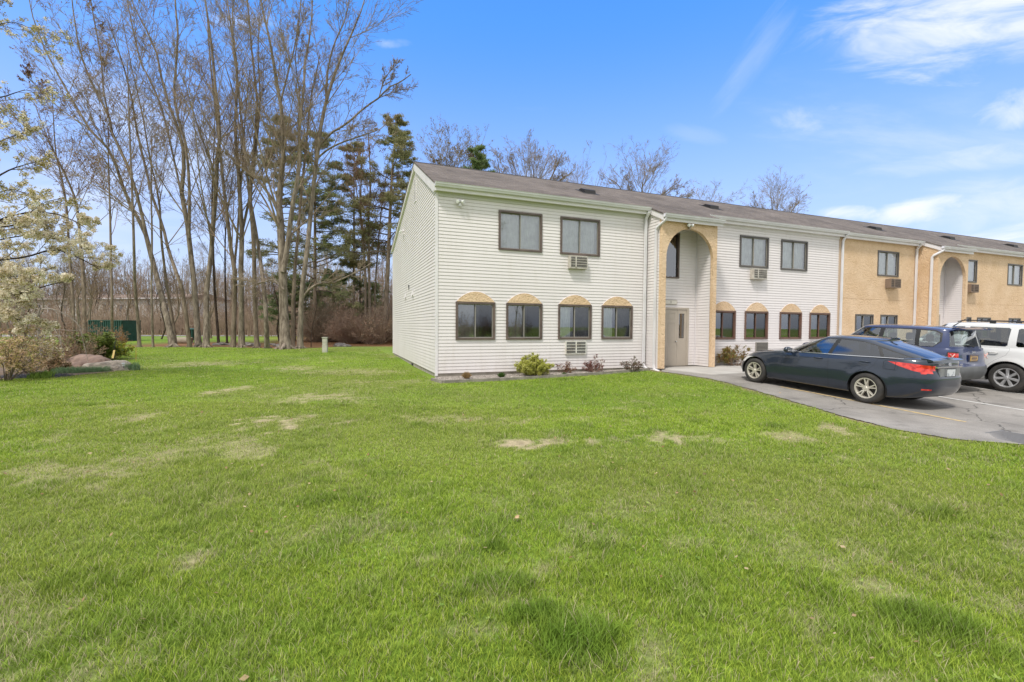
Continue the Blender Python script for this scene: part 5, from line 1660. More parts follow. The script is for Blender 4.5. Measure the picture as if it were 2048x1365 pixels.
m.build('chrome_belt_strip', chrome_m, sedan)
m = MB(); m.box(-1.015, -.97, -.44, .44, .885, .912); m.build('trunk_chrome_bar', chrome_m, sedan)
m = MB(); m.box(-1.025, -.97, -.34, .34, .68, .875); m.build('plate_recess', M('recess_silver', (.34, .35, .36), .3, metal=.6), sedan)
m = MB(); m.box(-1.038, -1.026, -.155, .155, .715, .865); pl_ = m.build('license_plate', plate_w_m, sedan); m = MB()
m.tube([(-1.039, -.16, .712), (-1.039, .16, .712), (-1.039, .16, .868), (-1.039, -.16, .868), (-1.039, -.16, .712)], .006, 5); m.build('plate_frame', black_m, pl_)
m = MB(); badge_oval(m, 0, .955, -1.008); m.build('emblem', chrome_m, sedan)
m = MB(); m.prism([(-.985, 1.01), (-.98, 1.04), (-.90, 1.060), (-.78, 1.066), (-.78, 1.00)], 1, -.55, .55); m.build('trunk_lip', sedan_p, sedan)
for (hx, s) in ((1.03, 1), (.02, 1), (1.03, -1), (.02, -1)): handle(sedan, hx + .05, s * .905, .875 + (.03 if hx < .5 else 0), sedan_p, s)
for s in (1, -1): mirror(sedan, 1.78, s * .93, 1.0, sedan_p)
m = MB(); q = [(-.32 - .0, .80), (-.50, .80), (-.52, .82), (-.52, .955), (-.50, .97), (-.32, .97), (-.30, .955), (-.30, .82), (-.32, .80)]
m.tube([(p[0], .903 - .02 * max(0, (p[1] - .85)) / .1, p[1]) for p in q], .0035, 4, cap=False); m.build('fuel_door', seam_m, sedan)
m = MB(); m.prism([(.10, 1.398), (-.06, 1.428), (-.10, 1.413), (-.09, 1.375)], 1, -.02, .02); m.build('shark_fin_antenna', sedan_p, sedan)

# ---------------- small blue SUV
blue_p = paint('blue_paint', (.013, .028, .105), flake=.05)
BSUV = dict(xm=1.3, wb=2.57, tr=.345, arch=.40, flare=.03, rim=.222, spokes='five', alloy=alloy2_m, wy=.79, nF=4.5, nR=7.0, nu=60,
    taper=[(-.85, .975), (0, 1), (2.6, 1), (3.5, .96)], zb=[(-.85, .36), (-.4, .26), (3.0, .26), (3.5, .34)],
    zs=[(-.85, 1.12), (.2, 1.12), (1.6, 1.08), (2.2, 1.05), (3.1, .99), (3.5, .93)],
    levels=[(0, .84, 3.38, -.72), (.10, .875, 3.44, -.80), (.25, .893, 3.46, -.84), (.42, .900, 3.46, -.83), (.50, .902, 3.45, -.79), (.62, .900, 3.45, -.765), (.8, .892, 3.42, -.76), (.92, .880, 3.38, -.75), (1, .85, 3.33, -.73)],
    crown=[(-.8, .01), (1.8, .03), (2.2, .07), (3.2, .05)], cut=(-.6, 1.9),
    gh=dict(xm=.7, bF=2.25, bR=-.735, bw=.835, bn=(3.6, 5), tF=1.50, tR=-.60, tw=.69, tn=(5, 6), rc=.04,
            roof=[(-.6, 1.585), (0, 1.625), (.7, 1.64), (1.2, 1.63), (1.5, 1.60)]),
    seats=[(1.1, .38), (1.1, -.38), (.25, .38), (.25, -.38)], seat_h=1.12, steer=(1.6, 1.05),
    features=[
        ('windshield', 'yz', [(-.76, 1.10), (.76, 1.10), (.64, 1.59), (-.64, 1.59)], car_glass_m, 'front', None, 0, [10]),
        ('rear_window', 'yz', [(-.68, 1.17), (.68, 1.17), (.60, 1.52), (.56, 1.56), (-.56, 1.56), (-.60, 1.52)], car_glass_m, 'rear', None, 0, [10]),
        ('window_trim', 'xz', [(1.98, 1.10), (1.46, 1.545), (1.2, 1.585), (.1, 1.585), (-.30, 1.565), (-.44, 1.50), (-.46, 1.28), (-.32, 1.14)], black_m, 0, None, 0, [10]),
        ('side_window', 'xz', [(1.85, 1.13), (1.44, 1.51), (1.2, 1.56), (.93, 1.565), (.95, 1.13)], car_glass_m, 0, None),
        ('side_window', 'xz', [(.84, 1.135), (.82, 1.565), (.10, 1.56), (.06, 1.14)], car_glass_m, 0, None),
        ('side_window', 'xz', [(-.03, 1.145), (0, 1.555), (-.28, 1.54), (-.40, 1.48), (-.42, 1.28), (-.32, 1.16)], car_glass_m, 0, None),
        ('door', 'xz', [(1.98, 1.05), (2.0, .42), (.88, .42), (.90, 1.08)], blue_p, 0, None, .007, [0]),
        ('door', 'xz', [(.88, 1.08), (.86, .42), (.44, .42), (.36, .60), (.14, .80), (.0, .95), (-.02, 1.09)], blue_p, 0, None, .007, [0]),
        ('tail_light', 'xz', [(-.60, 1.045), (-.9, 1.045), (-.9, .80), (-.66, .81), (-.58, .86)], black_m, 0, None, 0, [0]),
        ('tail_light', 'yz', [(.95, 1.045), (.62, 1.045), (.60, 1.02), (.60, .83), (.63, .80), (.95, .80)], black_m, 'rear', None, 0, [0]),
        ('lamp_lens', 'xz', [(-.68, 1.01), (-.9, 1.01), (-.9, .84), (-.72, .84)], redlens_m, 0, None, 0, None),
        ('lamp_lens', 'yz', [(.86, 1.02), (.65, 1.02), (.63, .99), (.63, .86), (.66, .83), (.86, .83)], redlens_m, 'rear', None, 0, None),
        ('bumper', 'xz', [(-.38, .66), (-.95, .68), (-.95, .2), (-.2, .2)], grey_clad_m, 0, 'grey plastic rear bumper', 0, [0]),
        ('bumper', 'yz', [(-.96, .68), (.96, .68), (.96, .2), (-.96, .2)], grey_clad_m, 'rear', 'grey plastic rear bumper', 0, [0]),
        ('reflector', 'yz', [(.82, .60), (.68, .60), (.68, .55), (.82, .55)], redlens_m, 'rear', None, 0, None),
        ('sill_cladding', 'xz', [(2.2, .42), (.36, .42), (.30, .2), (2.3, .2)], black_m, 0, None, 0, [0]),
        ('headlight', 'yz', [(.85, .90), (.55, .90), (.55, .72), (.85, .72)], clearlens_m, 'front', None, 0, [0]),
    ])
bsuv = car('blue_suv', BSUV, blue_p, {})
tag(bsuv, 'boxy blue SUV with gold licence plate, parked between the sedan and the white SUV', 'car')
for s in (1, -1):   # pale cross of each lamp, small bumper reflectors
    m = MB()
    for sg in (1, -1): m.tube([(-.715, s * .745 - .06, .923 - sg * .065), (-.685, s * .745 + .06, .923 + sg * .065)], .011, 5)
    m.build('lamp_cross', M('pale_lens', (.75, .45, .40), .3), bsuv)
m = MB(); m.prism([(-.60, 1.655), (-.72, 1.64), (-.86, 1.615), (-.86, 1.60), (-.70, 1.60), (-.58, 1.60)], 1, -.62, .62); m.build('roof_spoiler', blue_p, bsuv)
m = MB(); m.box(-.792, -.775, -.20, .20, .80, .97); m.build('plate_recess', M('recess_blue', (.05, .055, .09), .5), bsuv)
m = MB(); m.box(-.800, -.793, -.155, .155, .81, .965); pl_ = m.build('license_plate', plate_y_m, bsuv)
m = MB(); m.box(-.802, -.8005, -.15, .15, .935, .96); m.box(-.802, -.8005, -.15, .15, .815, .83)
for k in range(7): m.box(-.802, -.8005, -.115 + k * .036, -.095 + k * .036, .85, .915)
m.build('plate_characters', navy_m, pl_)
RT = Matrix(((0, 0, -1, 0), (-1, 0, 0, 0), (0, 1, 0, 0), (0, 0, 0, 1)))   # text facing backwards
text_obj('Jeep', .085, chrome_m, bsuv, Matrix.Translation((-.782, 0, 1.045)) @ RT)
text_obj('4x4', .06, chrome_m, bsuv, Matrix.Translation((-.79, .52, .735)) @ RT)
text_obj('SONATA', .05, chrome_m, sedan, Matrix.Translation((-1.006, .30, .955)) @ RT)
m = MB(); m.tube([(-.77, .0, 1.17), (-.745, .10, 1.20), (-.74, .30, 1.215)], [.02, .012, .008], 6); m.build('rear_wiper', black_m, bsuv)
m = MB(); m.tube([(-.34, -.0, 1.665), (-.34, .0, 1.685), (-.57, .0, 1.87)], [.03, .014, .006], 6); m.build('roof_antenna', black_m, bsuv)
for s in (1, -1): mirror(bsuv, 1.72, s * .95, 1.17, blue_p)
for s in (1, -1):
    handle(bsuv, 1.05, s * .90, .97, blue_p, s); handle(bsuv, .2, s * .90, .98, blue_p, s)

# ---------------- white SUV
white_p = paint('white_paint', (.68, .68, .67))
WSUV = dict(xm=1.3, wb=2.775, tr=.375, arch=.43, flare=.022, rim=.245, spokes='seven', alloy=alloy2_m, wy=.885, nF=4.5, nR=7.0, nu=60,
    taper=[(-1.1, .975), (0, 1), (2.8, 1), (3.8, .955)], zb=[(-1.1, .36), (-.5, .26), (3.2, .25), (3.8, .34)],
    zs=[(-1.1, 1.16), (.2, 1.15), (1.6, 1.12), (2.3, 1.10), (3.3, 1.04), (3.8, .98)],
    levels=[(0, .93, 3.72, -.95), (.1, .965, 3.80, -1.03), (.25, .988, 3.82, -1.06), (.42, .995, 3.82, -1.05), (.6, .9975, 3.81, -1.01), (.8, .985, 3.78, -1.0), (.92, .965, 3.72, -.99), (1, .925, 3.66, -.96)],
    crown=[(-1.0, .01), (2.0, .04), (2.4, .09), (3.5, .06)], cut=(-.8, 2.0),
    gh=dict(xm=.7, bF=2.45, bR=-.96, bw=.905, bn=(3.6, 5), tF=1.60, tR=-.84, tw=.735, tn=(5, 6), rc=.04,
            roof=[(-.84, 1.70), (0, 1.745), (.8, 1.76), (1.3, 1.75), (1.6, 1.71)]),
    seats=[(1.2, .42), (1.2, -.42), (.25, .42), (.25, -.42)], seat_h=1.18, steer=(1.7, 1.08),
    features=[
        ('windshield', 'yz', [(-.82, 1.15), (.82, 1.15), (.69, 1.70), (-.69, 1.70)], car_glass_m, 'front', None, 0, [10]),
        ('rear_window', 'yz', [(-.74, 1.22), (.74, 1.22), (.66, 1.62), (-.66, 1.62)], tint_glass_m, 'rear', None, 0, [10]),
        ('side_window', 'xz', [(1.98, 1.17), (1.52, 1.60), (1.25, 1.66), (1.02, 1.665), (1.04, 1.17)], car_glass_m, 0, None),
        ('side_window', 'xz', [(.93, 1.17), (.91, 1.665), (.12, 1.665), (.08, 1.63), (.08, 1.21), (.12, 1.175)], tint_glass_m, 0, None),
        ('side_window', 'xz', [(-.08, 1.21), (-.06, 1.63), (-.10, 1.655), (-.74, 1.63), (-.80, 1.58), (-.84, 1.28), (-.78, 1.20), (-.12, 1.18)], tint_glass_m, 0, None),
        ('door', 'xz', [(2.05, 1.11), (2.08, .34), (.98, .34), (1.0, 1.13)], white_p, 0, None, .007, [0]),
        ('door', 'xz', [(.98, 1.13), (.96, .34), (.48, .34), (.42, .62), (.26, .80), (.06, .95), (.0, 1.10), (.02, 1.14)], white_p, 0, None, .007, [0]),
        ('tail_light', 'xz', [(-.88, 1.14), (-1.1, 1.14), (-1.1, .84), (-.93, .86)], redlens_m, 0, None, 0, [0]),
        ('tail_light', 'yz', [(.99, 1.14), (.80, 1.14), (.80, .84), (.99, .84)], redlens_m, 'rear', None, 0, [0]),
        ('headlight', 'yz', [(.92, .92), (.60, .92), (.60, .74), (.92, .74)], clearlens_m, 'front', None, 0, [0]),
    ])
wsuv = car('white_suv', WSUV, white_p, {})
tag(wsuv, 'large white SUV with black roof rails, parked farthest to the right', 'car')
for s in (1, -1):
    m = MB(); m.tube([(-.72, s * .66, 1.775), (-.66, s * .66, 1.81), (0, s * .665, 1.835), (1.1, s * .66, 1.835), (1.25, s * .655, 1.79)], .016, 6)
    for xx in (-.3, .5): m.box(xx - .06, xx + .06, s * .66 - .018, s * .66 + .018, 1.765, 1.83)
    m.build('roof_rail', black_m, wsuv)
    mirror(wsuv, 1.85, s * 1.03, 1.2, white_p)
    handle(wsuv, 1.15, s * .995, 1.0, white_p, s); handle(wsuv, .30, s * .995, 1.01, white_p, s)
m = MB(); q = circle(-.42, 1.02, .085, 20); m.tube([(p[0], .983, p[1]) for p in q + q[:1]], .003, 4, cap=False); m.build('fuel_door', M('grey_gap', (.35, .35, .35), .6), wsuv)

# positions (rear axle centre in building a,b)
hd = TH + pi / 2
def put(root, a, b, ang, wb):
    p = ab2w(a, b); place_car(root, p.x, p.y, hd + radians(ang), wb)
put(sedan, 8.85, -7.04, 1.0, 2.795)
put(bsuv, 12.15, -6.2, 0.5, 2.57)
put(wsuv, 14.45, -7.1, 0.0, 2.775)
# ================================================================== TREES
def bark(name, c, c2, sc_=6):
    m, nt, b = newmat(name); b.inputs['Roughness'].default_value = .95; b.inputs['Specular IOR Level'].default_value = .15
    tc = N(nt, 'ShaderNodeTexCoord'); mp = N(nt, 'ShaderNodeMapping'); mp.inputs['Scale'].default_value = (1, 1, .22); nt.links.new(tc.outputs['Object'], mp.inputs[0])
    n1 = N(nt, 'ShaderNodeTexNoise'); n1.inputs['Scale'].default_value = sc_; n1.inputs['Detail'].default_value = 7; n1.inputs['Roughness'].default_value = .7; nt.links.new(mp.outputs[0], n1.inputs['Vector'])
    r = N(nt, 'ShaderNodeValToRGB'); r.color_ramp.elements[0].position = .38; r.color_ramp.elements[1].position = .62; r.color_ramp.elements[0].color = (*c, 1); r.color_ramp.elements[1].color = (*c2, 1)
    nt.links.new(n1.outputs[0], r.inputs[0]); nt.links.new(r.outputs[0], b.inputs['Base Color'])
    bp = N(nt, 'ShaderNodeBump'); bp.inputs['Strength'].default_value = .9; bp.inputs['Distance'].default_value = .05; nt.links.new(n1.outputs[0], bp.inputs['Height']); nt.links.new(bp.outputs[0], b.inputs['Normal'])
    return m


bark_grey = bark('grey_bark', (.115, .09, .068), (.32, .265, .21)); bark_brown = bark('brown_bark', (.12, .09, .066), (.29, .23, .175)); bark_dark = bark('dark_bark', (.035, .026, .02), (.09, .068, .05)); bark_pale = bark('pale_bark', (.20, .17, .14), (.36, .32, .27))
twig_m = M('twig_wood', (.23, .175, .12), .9, c2=(.34, .265, .19), scale=.8)
twig_red_m = M('twig_reddish', (.22, .145, .10), .9, c2=(.31, .22, .155), scale=.8)
twig_dk_m = M('twig_dark', (.11, .082, .06), .9, c2=(.17, .13, .10), scale=.8)
bud_m = leaf_mat('buds_reddish', (.20, .085, .045), (.30, .15, .075), scale=.8)
bud_g_m = leaf_mat('buds_ochre', (.26, .20, .08), (.33, .24, .12), scale=.8)


def nrm(v): return v / np.maximum(1e-9, np.linalg.norm(v, axis=-1, keepdims=True))


def children(r, P, R, m, t0, t1, ang, lenf, k, up, noise, rf, rmin=.004, grav=0.0, tpow=.6):
    n, K = P.shape[:2]
    idx = np.repeat(np.arange(n), m); N_ = len(idx)
    t = r.uniform(t0, t1, N_); s = t * (K - 1); i = np.minimum(s.astype(int), K - 2); fr = (s - i)[:, None]
    pos = P[idx, i] * (1 - fr) + P[idx, i + 1] * fr; tn = nrm(P[idx, i + 1] - P[idx, i]); rad = R[idx, i] * (1 - fr[:, 0]) + R[idx, i + 1] * fr[:, 0]
    plen = np.linalg.norm(np.diff(P, axis=1), axis=2).sum(1)[idx]
    L = plen * lenf * (1 - tpow * t) * r.uniform(.6, 1.35, N_)
    v = nrm(np.cross(tn, r.normal(size=(N_, 3)))); a = ang * r.uniform(.65, 1.35, N_)
    d = nrm(tn * np.cos(a)[:, None] + v * np.sin(a)[:, None])
    r0 = np.maximum(np.minimum(rad * .8, rad * rf * r.uniform(.75, 1.15, N_)), rmin)
    st = (L / (k - 1))[:, None]; pts = [pos]; p = pos
    for j in range(k - 1):
        p = p + d * st; pts.append(p); d = nrm(d + np.array([0, 0, up - grav * j]) + r.normal(size=(N_, 3)) * noise)
    P2 = np.stack(pts, 1); R2 = r0[:, None] * np.linspace(1, .35, k)[None]
    return P2, np.maximum(R2, rmin * .7)


def tubes(P, R, sides):
    """all branches of one level as one vertex/face block"""
    n, K = P.shape[:2]
    T = np.empty_like(P); T[:, 1:-1] = P[:, 2:] - P[:, :-2]; T[:, 0] = P[:, 1] - P[:, 0]; T[:, -1] = P[:, -1] - P[:, -2]; T = nrm(T)
    ref = np.where(np.abs(T[:, :1, 2:3]) > .8, np.array([1., .2, 0]), np.array([0.1, 0.05, 1.]))
    U = nrm(np.cross(T, np.broadcast_to(ref, T.shape))); W = np.cross(T, U)
    an = np.arange(sides) * 2 * pi / sides
    V = P[:, :, None] + (U[:, :, None] * np.cos(an)[None, None, :, None] + W[:, :, None] * np.sin(an)[None, None, :, None]) * R[:, :, None, None]
    V = V.reshape(-1, 3)
    b = (np.arange(n) * K)[:, None, None] + np.arange(K - 1)[None, :, None]; k = np.arange(sides)[None, None, :]
    a0 = b * sides + k; a1 = b * sides + (k + 1) % sides
    F_ = np.stack([a0, a1, a1 + sides, a0 + sides], -1).reshape(-1, 4)
    return V, F_


def merge(blocks):
    Vs, Fs, o_ = [], [], 0
    for V, F_ in blocks: Vs.append(V); Fs.append(F_ + o_); o_ += len(V)
    return np.concatenate(Vs), np.concatenate(Fs)


def quads(r, C, size, flat=0.0, aspect=1.0):
    """random oriented leaf quads round centres C"""
    n = len(C); a = nrm(r.normal(size=(n, 3)) * np.array([1, 1, 1 - flat])); b = nrm(np.cross(a, r.normal(size=(n, 3)) * np.array([1 - flat, 1 - flat, 1])))
    s = (size * r.uniform(.6, 1.3, n))[:, None]
    V = np.stack([C - a * s * aspect, C + b * s * .5, C + a * s * aspect, C - b * s * .5], 1).reshape(-1, 3)
    F_ = np.arange(n * 4).reshape(n, 4)
    return V, F_


def smooth_path(pts, rad, k):
    """Catmull-Rom resample"""
    P = np.array(pts, float); n = len(P); R = np.array(rad, float)
    Q = np.vstack([2 * P[0] - P[1], P, 2 * P[-1] - P[-2]])
    out, ro = [], []
    for s in np.linspace(0, n - 1 - 1e-6, k):
        i = int(s); t = s - i; p0, p1, p2, p3 = Q[i], Q[i + 1], Q[i + 2], Q[i + 3]
        out.append(.5 * ((2 * p1) + (p2 - p0) * t + (2 * p0 - 5 * p1 + 4 * p2 - p3) * t * t + (3 * p1 - p0 - 3 * p2 + p3) * t ** 3))
        ro.append(R[i] * (1 - t) + R[i + 1] * t)
    return np.array(out), np.array(ro)


def px_path(pix, D, widths, k=16, seed=0, bulge=.5):
    """trunk line through photo pixels at distance D; widths in pixels -> radii in metres"""
    r = np.random.default_rng(seed); pts, rad = [], []
    dy = r.normal(size=len(pix)) * bulge; dy[0] = 0; dy = np.cumsum(dy) * .5
    for i, (x, y) in enumerate(pix):
        p = at(x, y, D + dy[i]); pts.append(tuple(p))
    ws = np.interp(np.linspace(0, 1, len(pix)), np.linspace(0, 1, len(widths)), widths)
    rad = [w_ * .56 * D / F_PX / 2 for w_ in ws]
    return smooth_path(pts, rad, k)


def make_tree(name, label, group, stems, seed, bk, tw, dens=(20, 7, 6, 3), t0=.35, buds=None, up=.10, ang=.75, l1=.42, roots=True, cat='tree', bud_n=2, bud_size=.036, l1len=None):
    """stems: list of (P,R); first one is the trunk from the ground"""
    r = np.random.default_rng(seed)
    base = stems[0][0][0].copy(); gz = float(H(base[0], base[1])); base[2] = gz
    P0, R0 = stems[0]; P0 = P0.copy(); P0[0, 2] = gz - .15
    R0 = R0.copy()
    root = empty(name, tuple(base)); tag(root, label, cat, group)
    # flared foot
    P0i = np.vstack([P0[:1], P0[0] + (P0[1] - P0[0]) * .12, P0[0] + (P0[1] - P0[0]) * .35, P0[1:]]); R0i = np.concatenate([[R0[0] * 1.35, R0[0] * 1.15, R0[0] * 1.03], R0[1:]])
    blocks = [tubes(P0i[None], R0i[None], 14)]
    for P, R in stems[1:]: blocks.append(tubes(P[None], R[None], 9))
    if roots:
        for k in range(5):
            a = 2 * pi * k / 5 + r.uniform(-.4, .4); q = np.array([cos(a), sin(a), 0]); L = R0[0] * r.uniform(2.0, 3.6)
            pts = np.array([P0[0] + [0, 0, .15 + R0[0] * 1.1], P0[0] + q * L * .45 + [0, 0, .15 + R0[0] * .25], P0[0] + q * L + [0, 0, .05]])
            blocks.append(tubes(pts[None], np.array([[R0[0] * .5, R0[0] * .32, R0[0] * .1]]), 7))
    V, F_ = merge(blocks); np_obj('trunk', V - base, F_, bk, root, smooth=True)
    K = 16
    SP, SR = [], []
    for j, (P, R) in enumerate(stems):
        SP.append(P); SR.append(R)
    kk = len(SP[0]); n1 = dens[0]
    lv1P, lv1R = [], []
    for j, (P, R) in enumerate(stems):
        a_ = t0 if j == 0 else .12
        cP, cR_ = children(r, P[None], R[None], max(4, int(n1 * (1 if j == 0 else .75))), a_, .98, ang, l1 * 1.5, 11, up * .42, .030, .33, .014, tpow=.62)
        lv1P.append(cP); lv1R.append(cR_)
    P1 = np.concatenate(lv1P); R1 = np.concatenate(lv1R)
    P2, R2 = children(r, P1, R1, dens[1], .15, .98, .66, .46, 7, up * .5, .045, .45, .0115)
    P3, R3 = children(r, P2, R2, dens[2], .15, 1.0, .66, .52, 5, up * .6, .06, .6, .009)
    bl = [tubes(P1, R1, 6), tubes(P2, R2, 4), tubes(P3, R3, 3)]
    last = P3
    if dens[3]:
        P4, R4 = children(r, P3, R3, dens[3], .2, 1.0, .65, .55, 3, up * .5, .08, .7, .0075)
        bl.append(tubes(P4, R4, 3)); last = P4
    V, F_ = merge(bl); cro = np_obj('crown', V - base, F_, tw, root, smooth=True)
    if buds is not None:
        m_ = len(last); sel = r.integers(0, m_, int(m_ * bud_n)); tt = r.uniform(.4, 1, len(sel)); a0 = last[sel, 0]; a1 = last[sel, -1]
        C = a0 + (a1 - a0) * tt[:, None] + r.normal(size=(len(sel), 3)) * .02
        V, F_ = quads(r, C, bud_size); np_obj('buds', V - base, F_, buds, cro)
    return root


G1 = 'bare trees along the back edge of the lawn'
B = {}
def T(name, label, D, pix, widths, seed, bk=None, tw=None, forks=(), **kw):
    st = [px_path(pix, D, widths, 18, seed)]
    for (fp, fw) in forks: st.append(px_path(fp, D, fw, 14, seed + 50 + len(st)))
    return make_tree(name, label, kw.pop('group', G1), st, seed, bk or bark_grey, tw or twig_m, **kw)


NB = dict(dens=(15, 6, 5, 3), ang=.62, up=.12, l1=.30)
T('bare_tree', 'slim bare tree rising behind the green shrub, leftmost of the lawn-edge trunks', 31, [(170, 690), (167, 560), (160, 477), (152, 405), (128, 345), (97, 281), (70, 210)], [12, 11, 9, 7, 6, 4, 2], 11, bark_brown, twig_red_m, buds=bud_m, **NB)
T('bare_tree', 'thin bare tree with reddish twigs just left of the green utility fence', 31.5, [(148, 690), (146, 600), (138, 500), (133, 415), (122, 350), (111, 300), (104, 180)], [10, 9, 8, 7, 5, 4, 2], 12, bark_brown, twig_red_m, buds=bud_m, **NB)
T('bare_tree', 'straight thin bare trunk standing in front of the green utility fence', 30, [(224, 690), (224, 600), (222, 520), (220, 420), (217, 330), (216, 240)], [8, 7.5, 7, 6, 4, 2], 13, bark_brown, twig_red_m, t0=.45, buds=bud_m, **NB)
T('bare_tree', 'straight narrow bare tree right of the green utility fence', 30.5, [(279, 691), (275, 630), (270, 570), (268, 500), (266, 430), (262, 330), (257, 200), (255, 120)], [12, 9.5, 9, 8, 7, 5.5, 4, 2], 14, bark_grey, twig_m, t0=.5, **NB)
T('bare_tree', 'thinnest straight bare trunk between two thicker trees in front of the far white building', 30, [(306, 692), (304, 630), (303, 560), (304, 470), (302, 360), (304, 250)], [8, 7, 6.5, 6, 4, 2], 15, bark_grey, twig_m, t0=.5, **NB)
T('bare_tree', 'tall bare maple leaning far to the left with a forked trunk', 30, [(347, 692), (338, 655), (328, 610), (315, 560), (303, 515), (291, 468), (272, 430), (255, 400), (234, 337), (217, 299), (176, 255), (138, 188), (100, 120), (70, 50), (50, -40)], [24, 19, 17, 16, 15, 12, 11, 9, 8, 7, 6, 4, 2], 16,
  forks=[([(303, 515), (288, 450), (275, 393), (249, 316), (226, 272), (217, 231), (190, 180), (165, 120), (150, 50), (140, -40)], [11, 10, 9, 7, 5, 3]), ([(217, 231), (207, 180), (202, 117), (190, 50), (178, -20)], [6, 5, 4, 3]), ([(176, 255), (130, 225), (90, 190), (40, 140)], [4, 3, 2])],
  dens=(16, 7, 6, 3), ang=.55, l1=.24, up=.10, buds=bud_m, bud_n=1.5)
T('bare_tree', 'slender leaning trunk touching the right side of the forked leaning maple', 31.5, [(352, 690), (345, 640), (336, 585), (328, 527), (322, 470), (318, 400), (300, 320), (285, 230), (262, 130), (245, 40)], [11, 10, 9, 8, 7, 6, 5, 4, 3, 2], 17, bark_brown, twig_red_m, t0=.5, **NB)
T('bare_tree', 'leaning bare tree with a dark sweeping trunk, right of the leaning maple', 30, [(380, 692), (374, 650), (366, 585), (356, 555), (346, 527), (334, 490), (325, 450), (305, 395), (290, 330), (275, 270), (262, 190), (240, 110), (215, 40)], [15, 12, 11, 10, 9, 8, 7, 5, 3], 18, bark_brown, twig_m, t0=.4, **NB)
T('bare_tree', 'tall straight-stemmed maple whose leader forks high above the lawn edge', 30.5, [(397, 692), (394, 650), (390, 585), (384, 530), (378, 477), (372, 430), (363, 390), (368, 330), (363, 278), (341, 220), (322, 152), (308, 88), (275, 30), (250, -40)], [22, 18, 16, 15, 14, 12, 9, 7, 5, 3], 19,
  forks=[([(378, 477), (379, 420), (378, 360), (371, 290), (352, 220), (349, 164), (356, 80), (350, 0), (348, -60)], [10, 9, 8, 6, 4]), ([(363, 390), (348, 320), (325, 223), (300, 160), (281, 123), (262, 40), (250, -20)], [7, 6, 5, 3])], dens=(16, 7, 6, 3), ang=.5, l1=.24, up=.10)
T('bare_tree', 'thick pale grey trunk standing close beside the tall straight-stemmed maple', 30, [(412, 694), (413, 640), (413, 585), (418, 540), (422, 512), (427, 440), (432, 380), (434, 320), (440, 264), (432, 190), (425, 110), (415, 30), (400, -50)], [22, 17, 16, 15, 14, 12, 9, 7, 4], 20, bark_grey, twig_m, t0=.35, dens=(18, 7, 6, 3), ang=.55, l1=.30, up=.10)
T('bare_tree', 'dark thin straight tree farther back on the strip of far lawn', 38, [(437, 674), (432, 620), (428, 556), (426, 480), (424, 400), (428, 300), (430, 220)], [9, 8, 7, 6, 4, 2], 21, bark_dark, twig_dk_m, t0=.4, **NB)
T('bare_tree', 'thin dark sapling next to the far strip of lawn, left of a reddish trunk', 38, [(454, 677), (452, 620), (450, 527), (452, 450), (462, 380), (470, 300)], [7, 6, 5, 4, 3, 2], 22, bark_dark, twig_dk_m, t0=.35, **NB)
T('bare_tree', 'reddish brown curving trunk that splits into two at mid height', 31, [(466, 684), (468, 640), (470, 590), (469, 540), (462, 500), (457, 453), (448, 380), (440, 300), (430, 210), (420, 120), (415, 40)], [18, 15, 14, 13, 11, 9, 7, 5, 3], 23, bark_brown, twig_red_m,
  forks=[([(469, 530), (474, 480), (478, 420), (485, 330), (490, 240), (500, 140)], [8, 7, 5, 3])], dens=(16, 7, 6, 3), ang=.5, l1=.26, up=.1)
T('bare_tree', 'stout straight grey trunk in the middle of the row, left of a mossy dark trunk', 31, [(483, 690), (483, 640), (483, 585), (482, 530), (484, 470), (480, 400), (476, 330), (470, 250), (475, 150), (465, 60), (468, -30)], [22, 17, 16, 15, 13, 11, 8, 6, 3], 24, bark_grey, twig_m,
  forks=[([(483, 470), (500, 390), (512, 300), (520, 200), (516, 100), (522, 0)], [9, 8, 6, 4, 2])], dens=(17, 7, 6, 3), ang=.5, l1=.28, up=.1)
T('bare_tree', 'rough dark-barked trunk left of the leaning pair near the biggest tree', 31, [(514, 692), (511, 640), (509, 580), (508, 500), (504, 440), (500, 390), (508, 300), (515, 210), (505, 120), (498, 30), (490, -40)], [17, 14, 13, 12, 10, 8, 5, 3], 25, bark_brown, twig_m, t0=.45, dens=(15, 7, 6, 3), ang=.5, l1=.28, up=.1)
T('bare_tree', 'smooth slanting trunk just left of the biggest tree', 30.5, [(534, 692), (532, 640), (529, 590), (523, 540), (517, 497), (508, 440), (497, 380), (490, 300), (478, 200), (470, 100), (455, 10)], [17, 14, 13, 11, 9, 7, 5, 3], 26, bark_grey, twig_m, t0=.45, dens=(15, 7, 6, 3), ang=.5, l1=.28, up=.1)
T('bare_tree', 'biggest bare maple, thick furrowed trunk with roots spreading into the lawn', 29.5, [(571, 697), (569, 655), (567, 610), (566, 560), (564, 510), (562, 468), (560, 430), (558, 395), (566, 330), (566, 270), (561, 205), (550, 150), (544, 103), (530, 40), (515, -30)], [38, 31, 28, 26, 24, 20, 15, 12, 9, 7, 4], 27,
  forks=[([(566, 545), (574, 500), (580, 450), (588, 393), (600, 330), (598, 260), (607, 190), (610, 120), (622, 60), (625, -20)], [19, 17, 14, 11, 8, 6, 4]), ([(562, 440), (545, 400), (520, 365), (497, 330), (480, 270), (470, 200), (450, 130)], [11, 9, 7, 5, 3]), ([(561, 205), (575, 150), (590, 90), (600, 20), (605, -40)], [7, 5, 4, 3]),
         ([(568, 580), (545, 560), (520, 567), (490, 560), (450, 548)], [5, 4, 3, 2])],
  dens=(20, 8, 6, 3), ang=.55, l1=.24, up=.09)
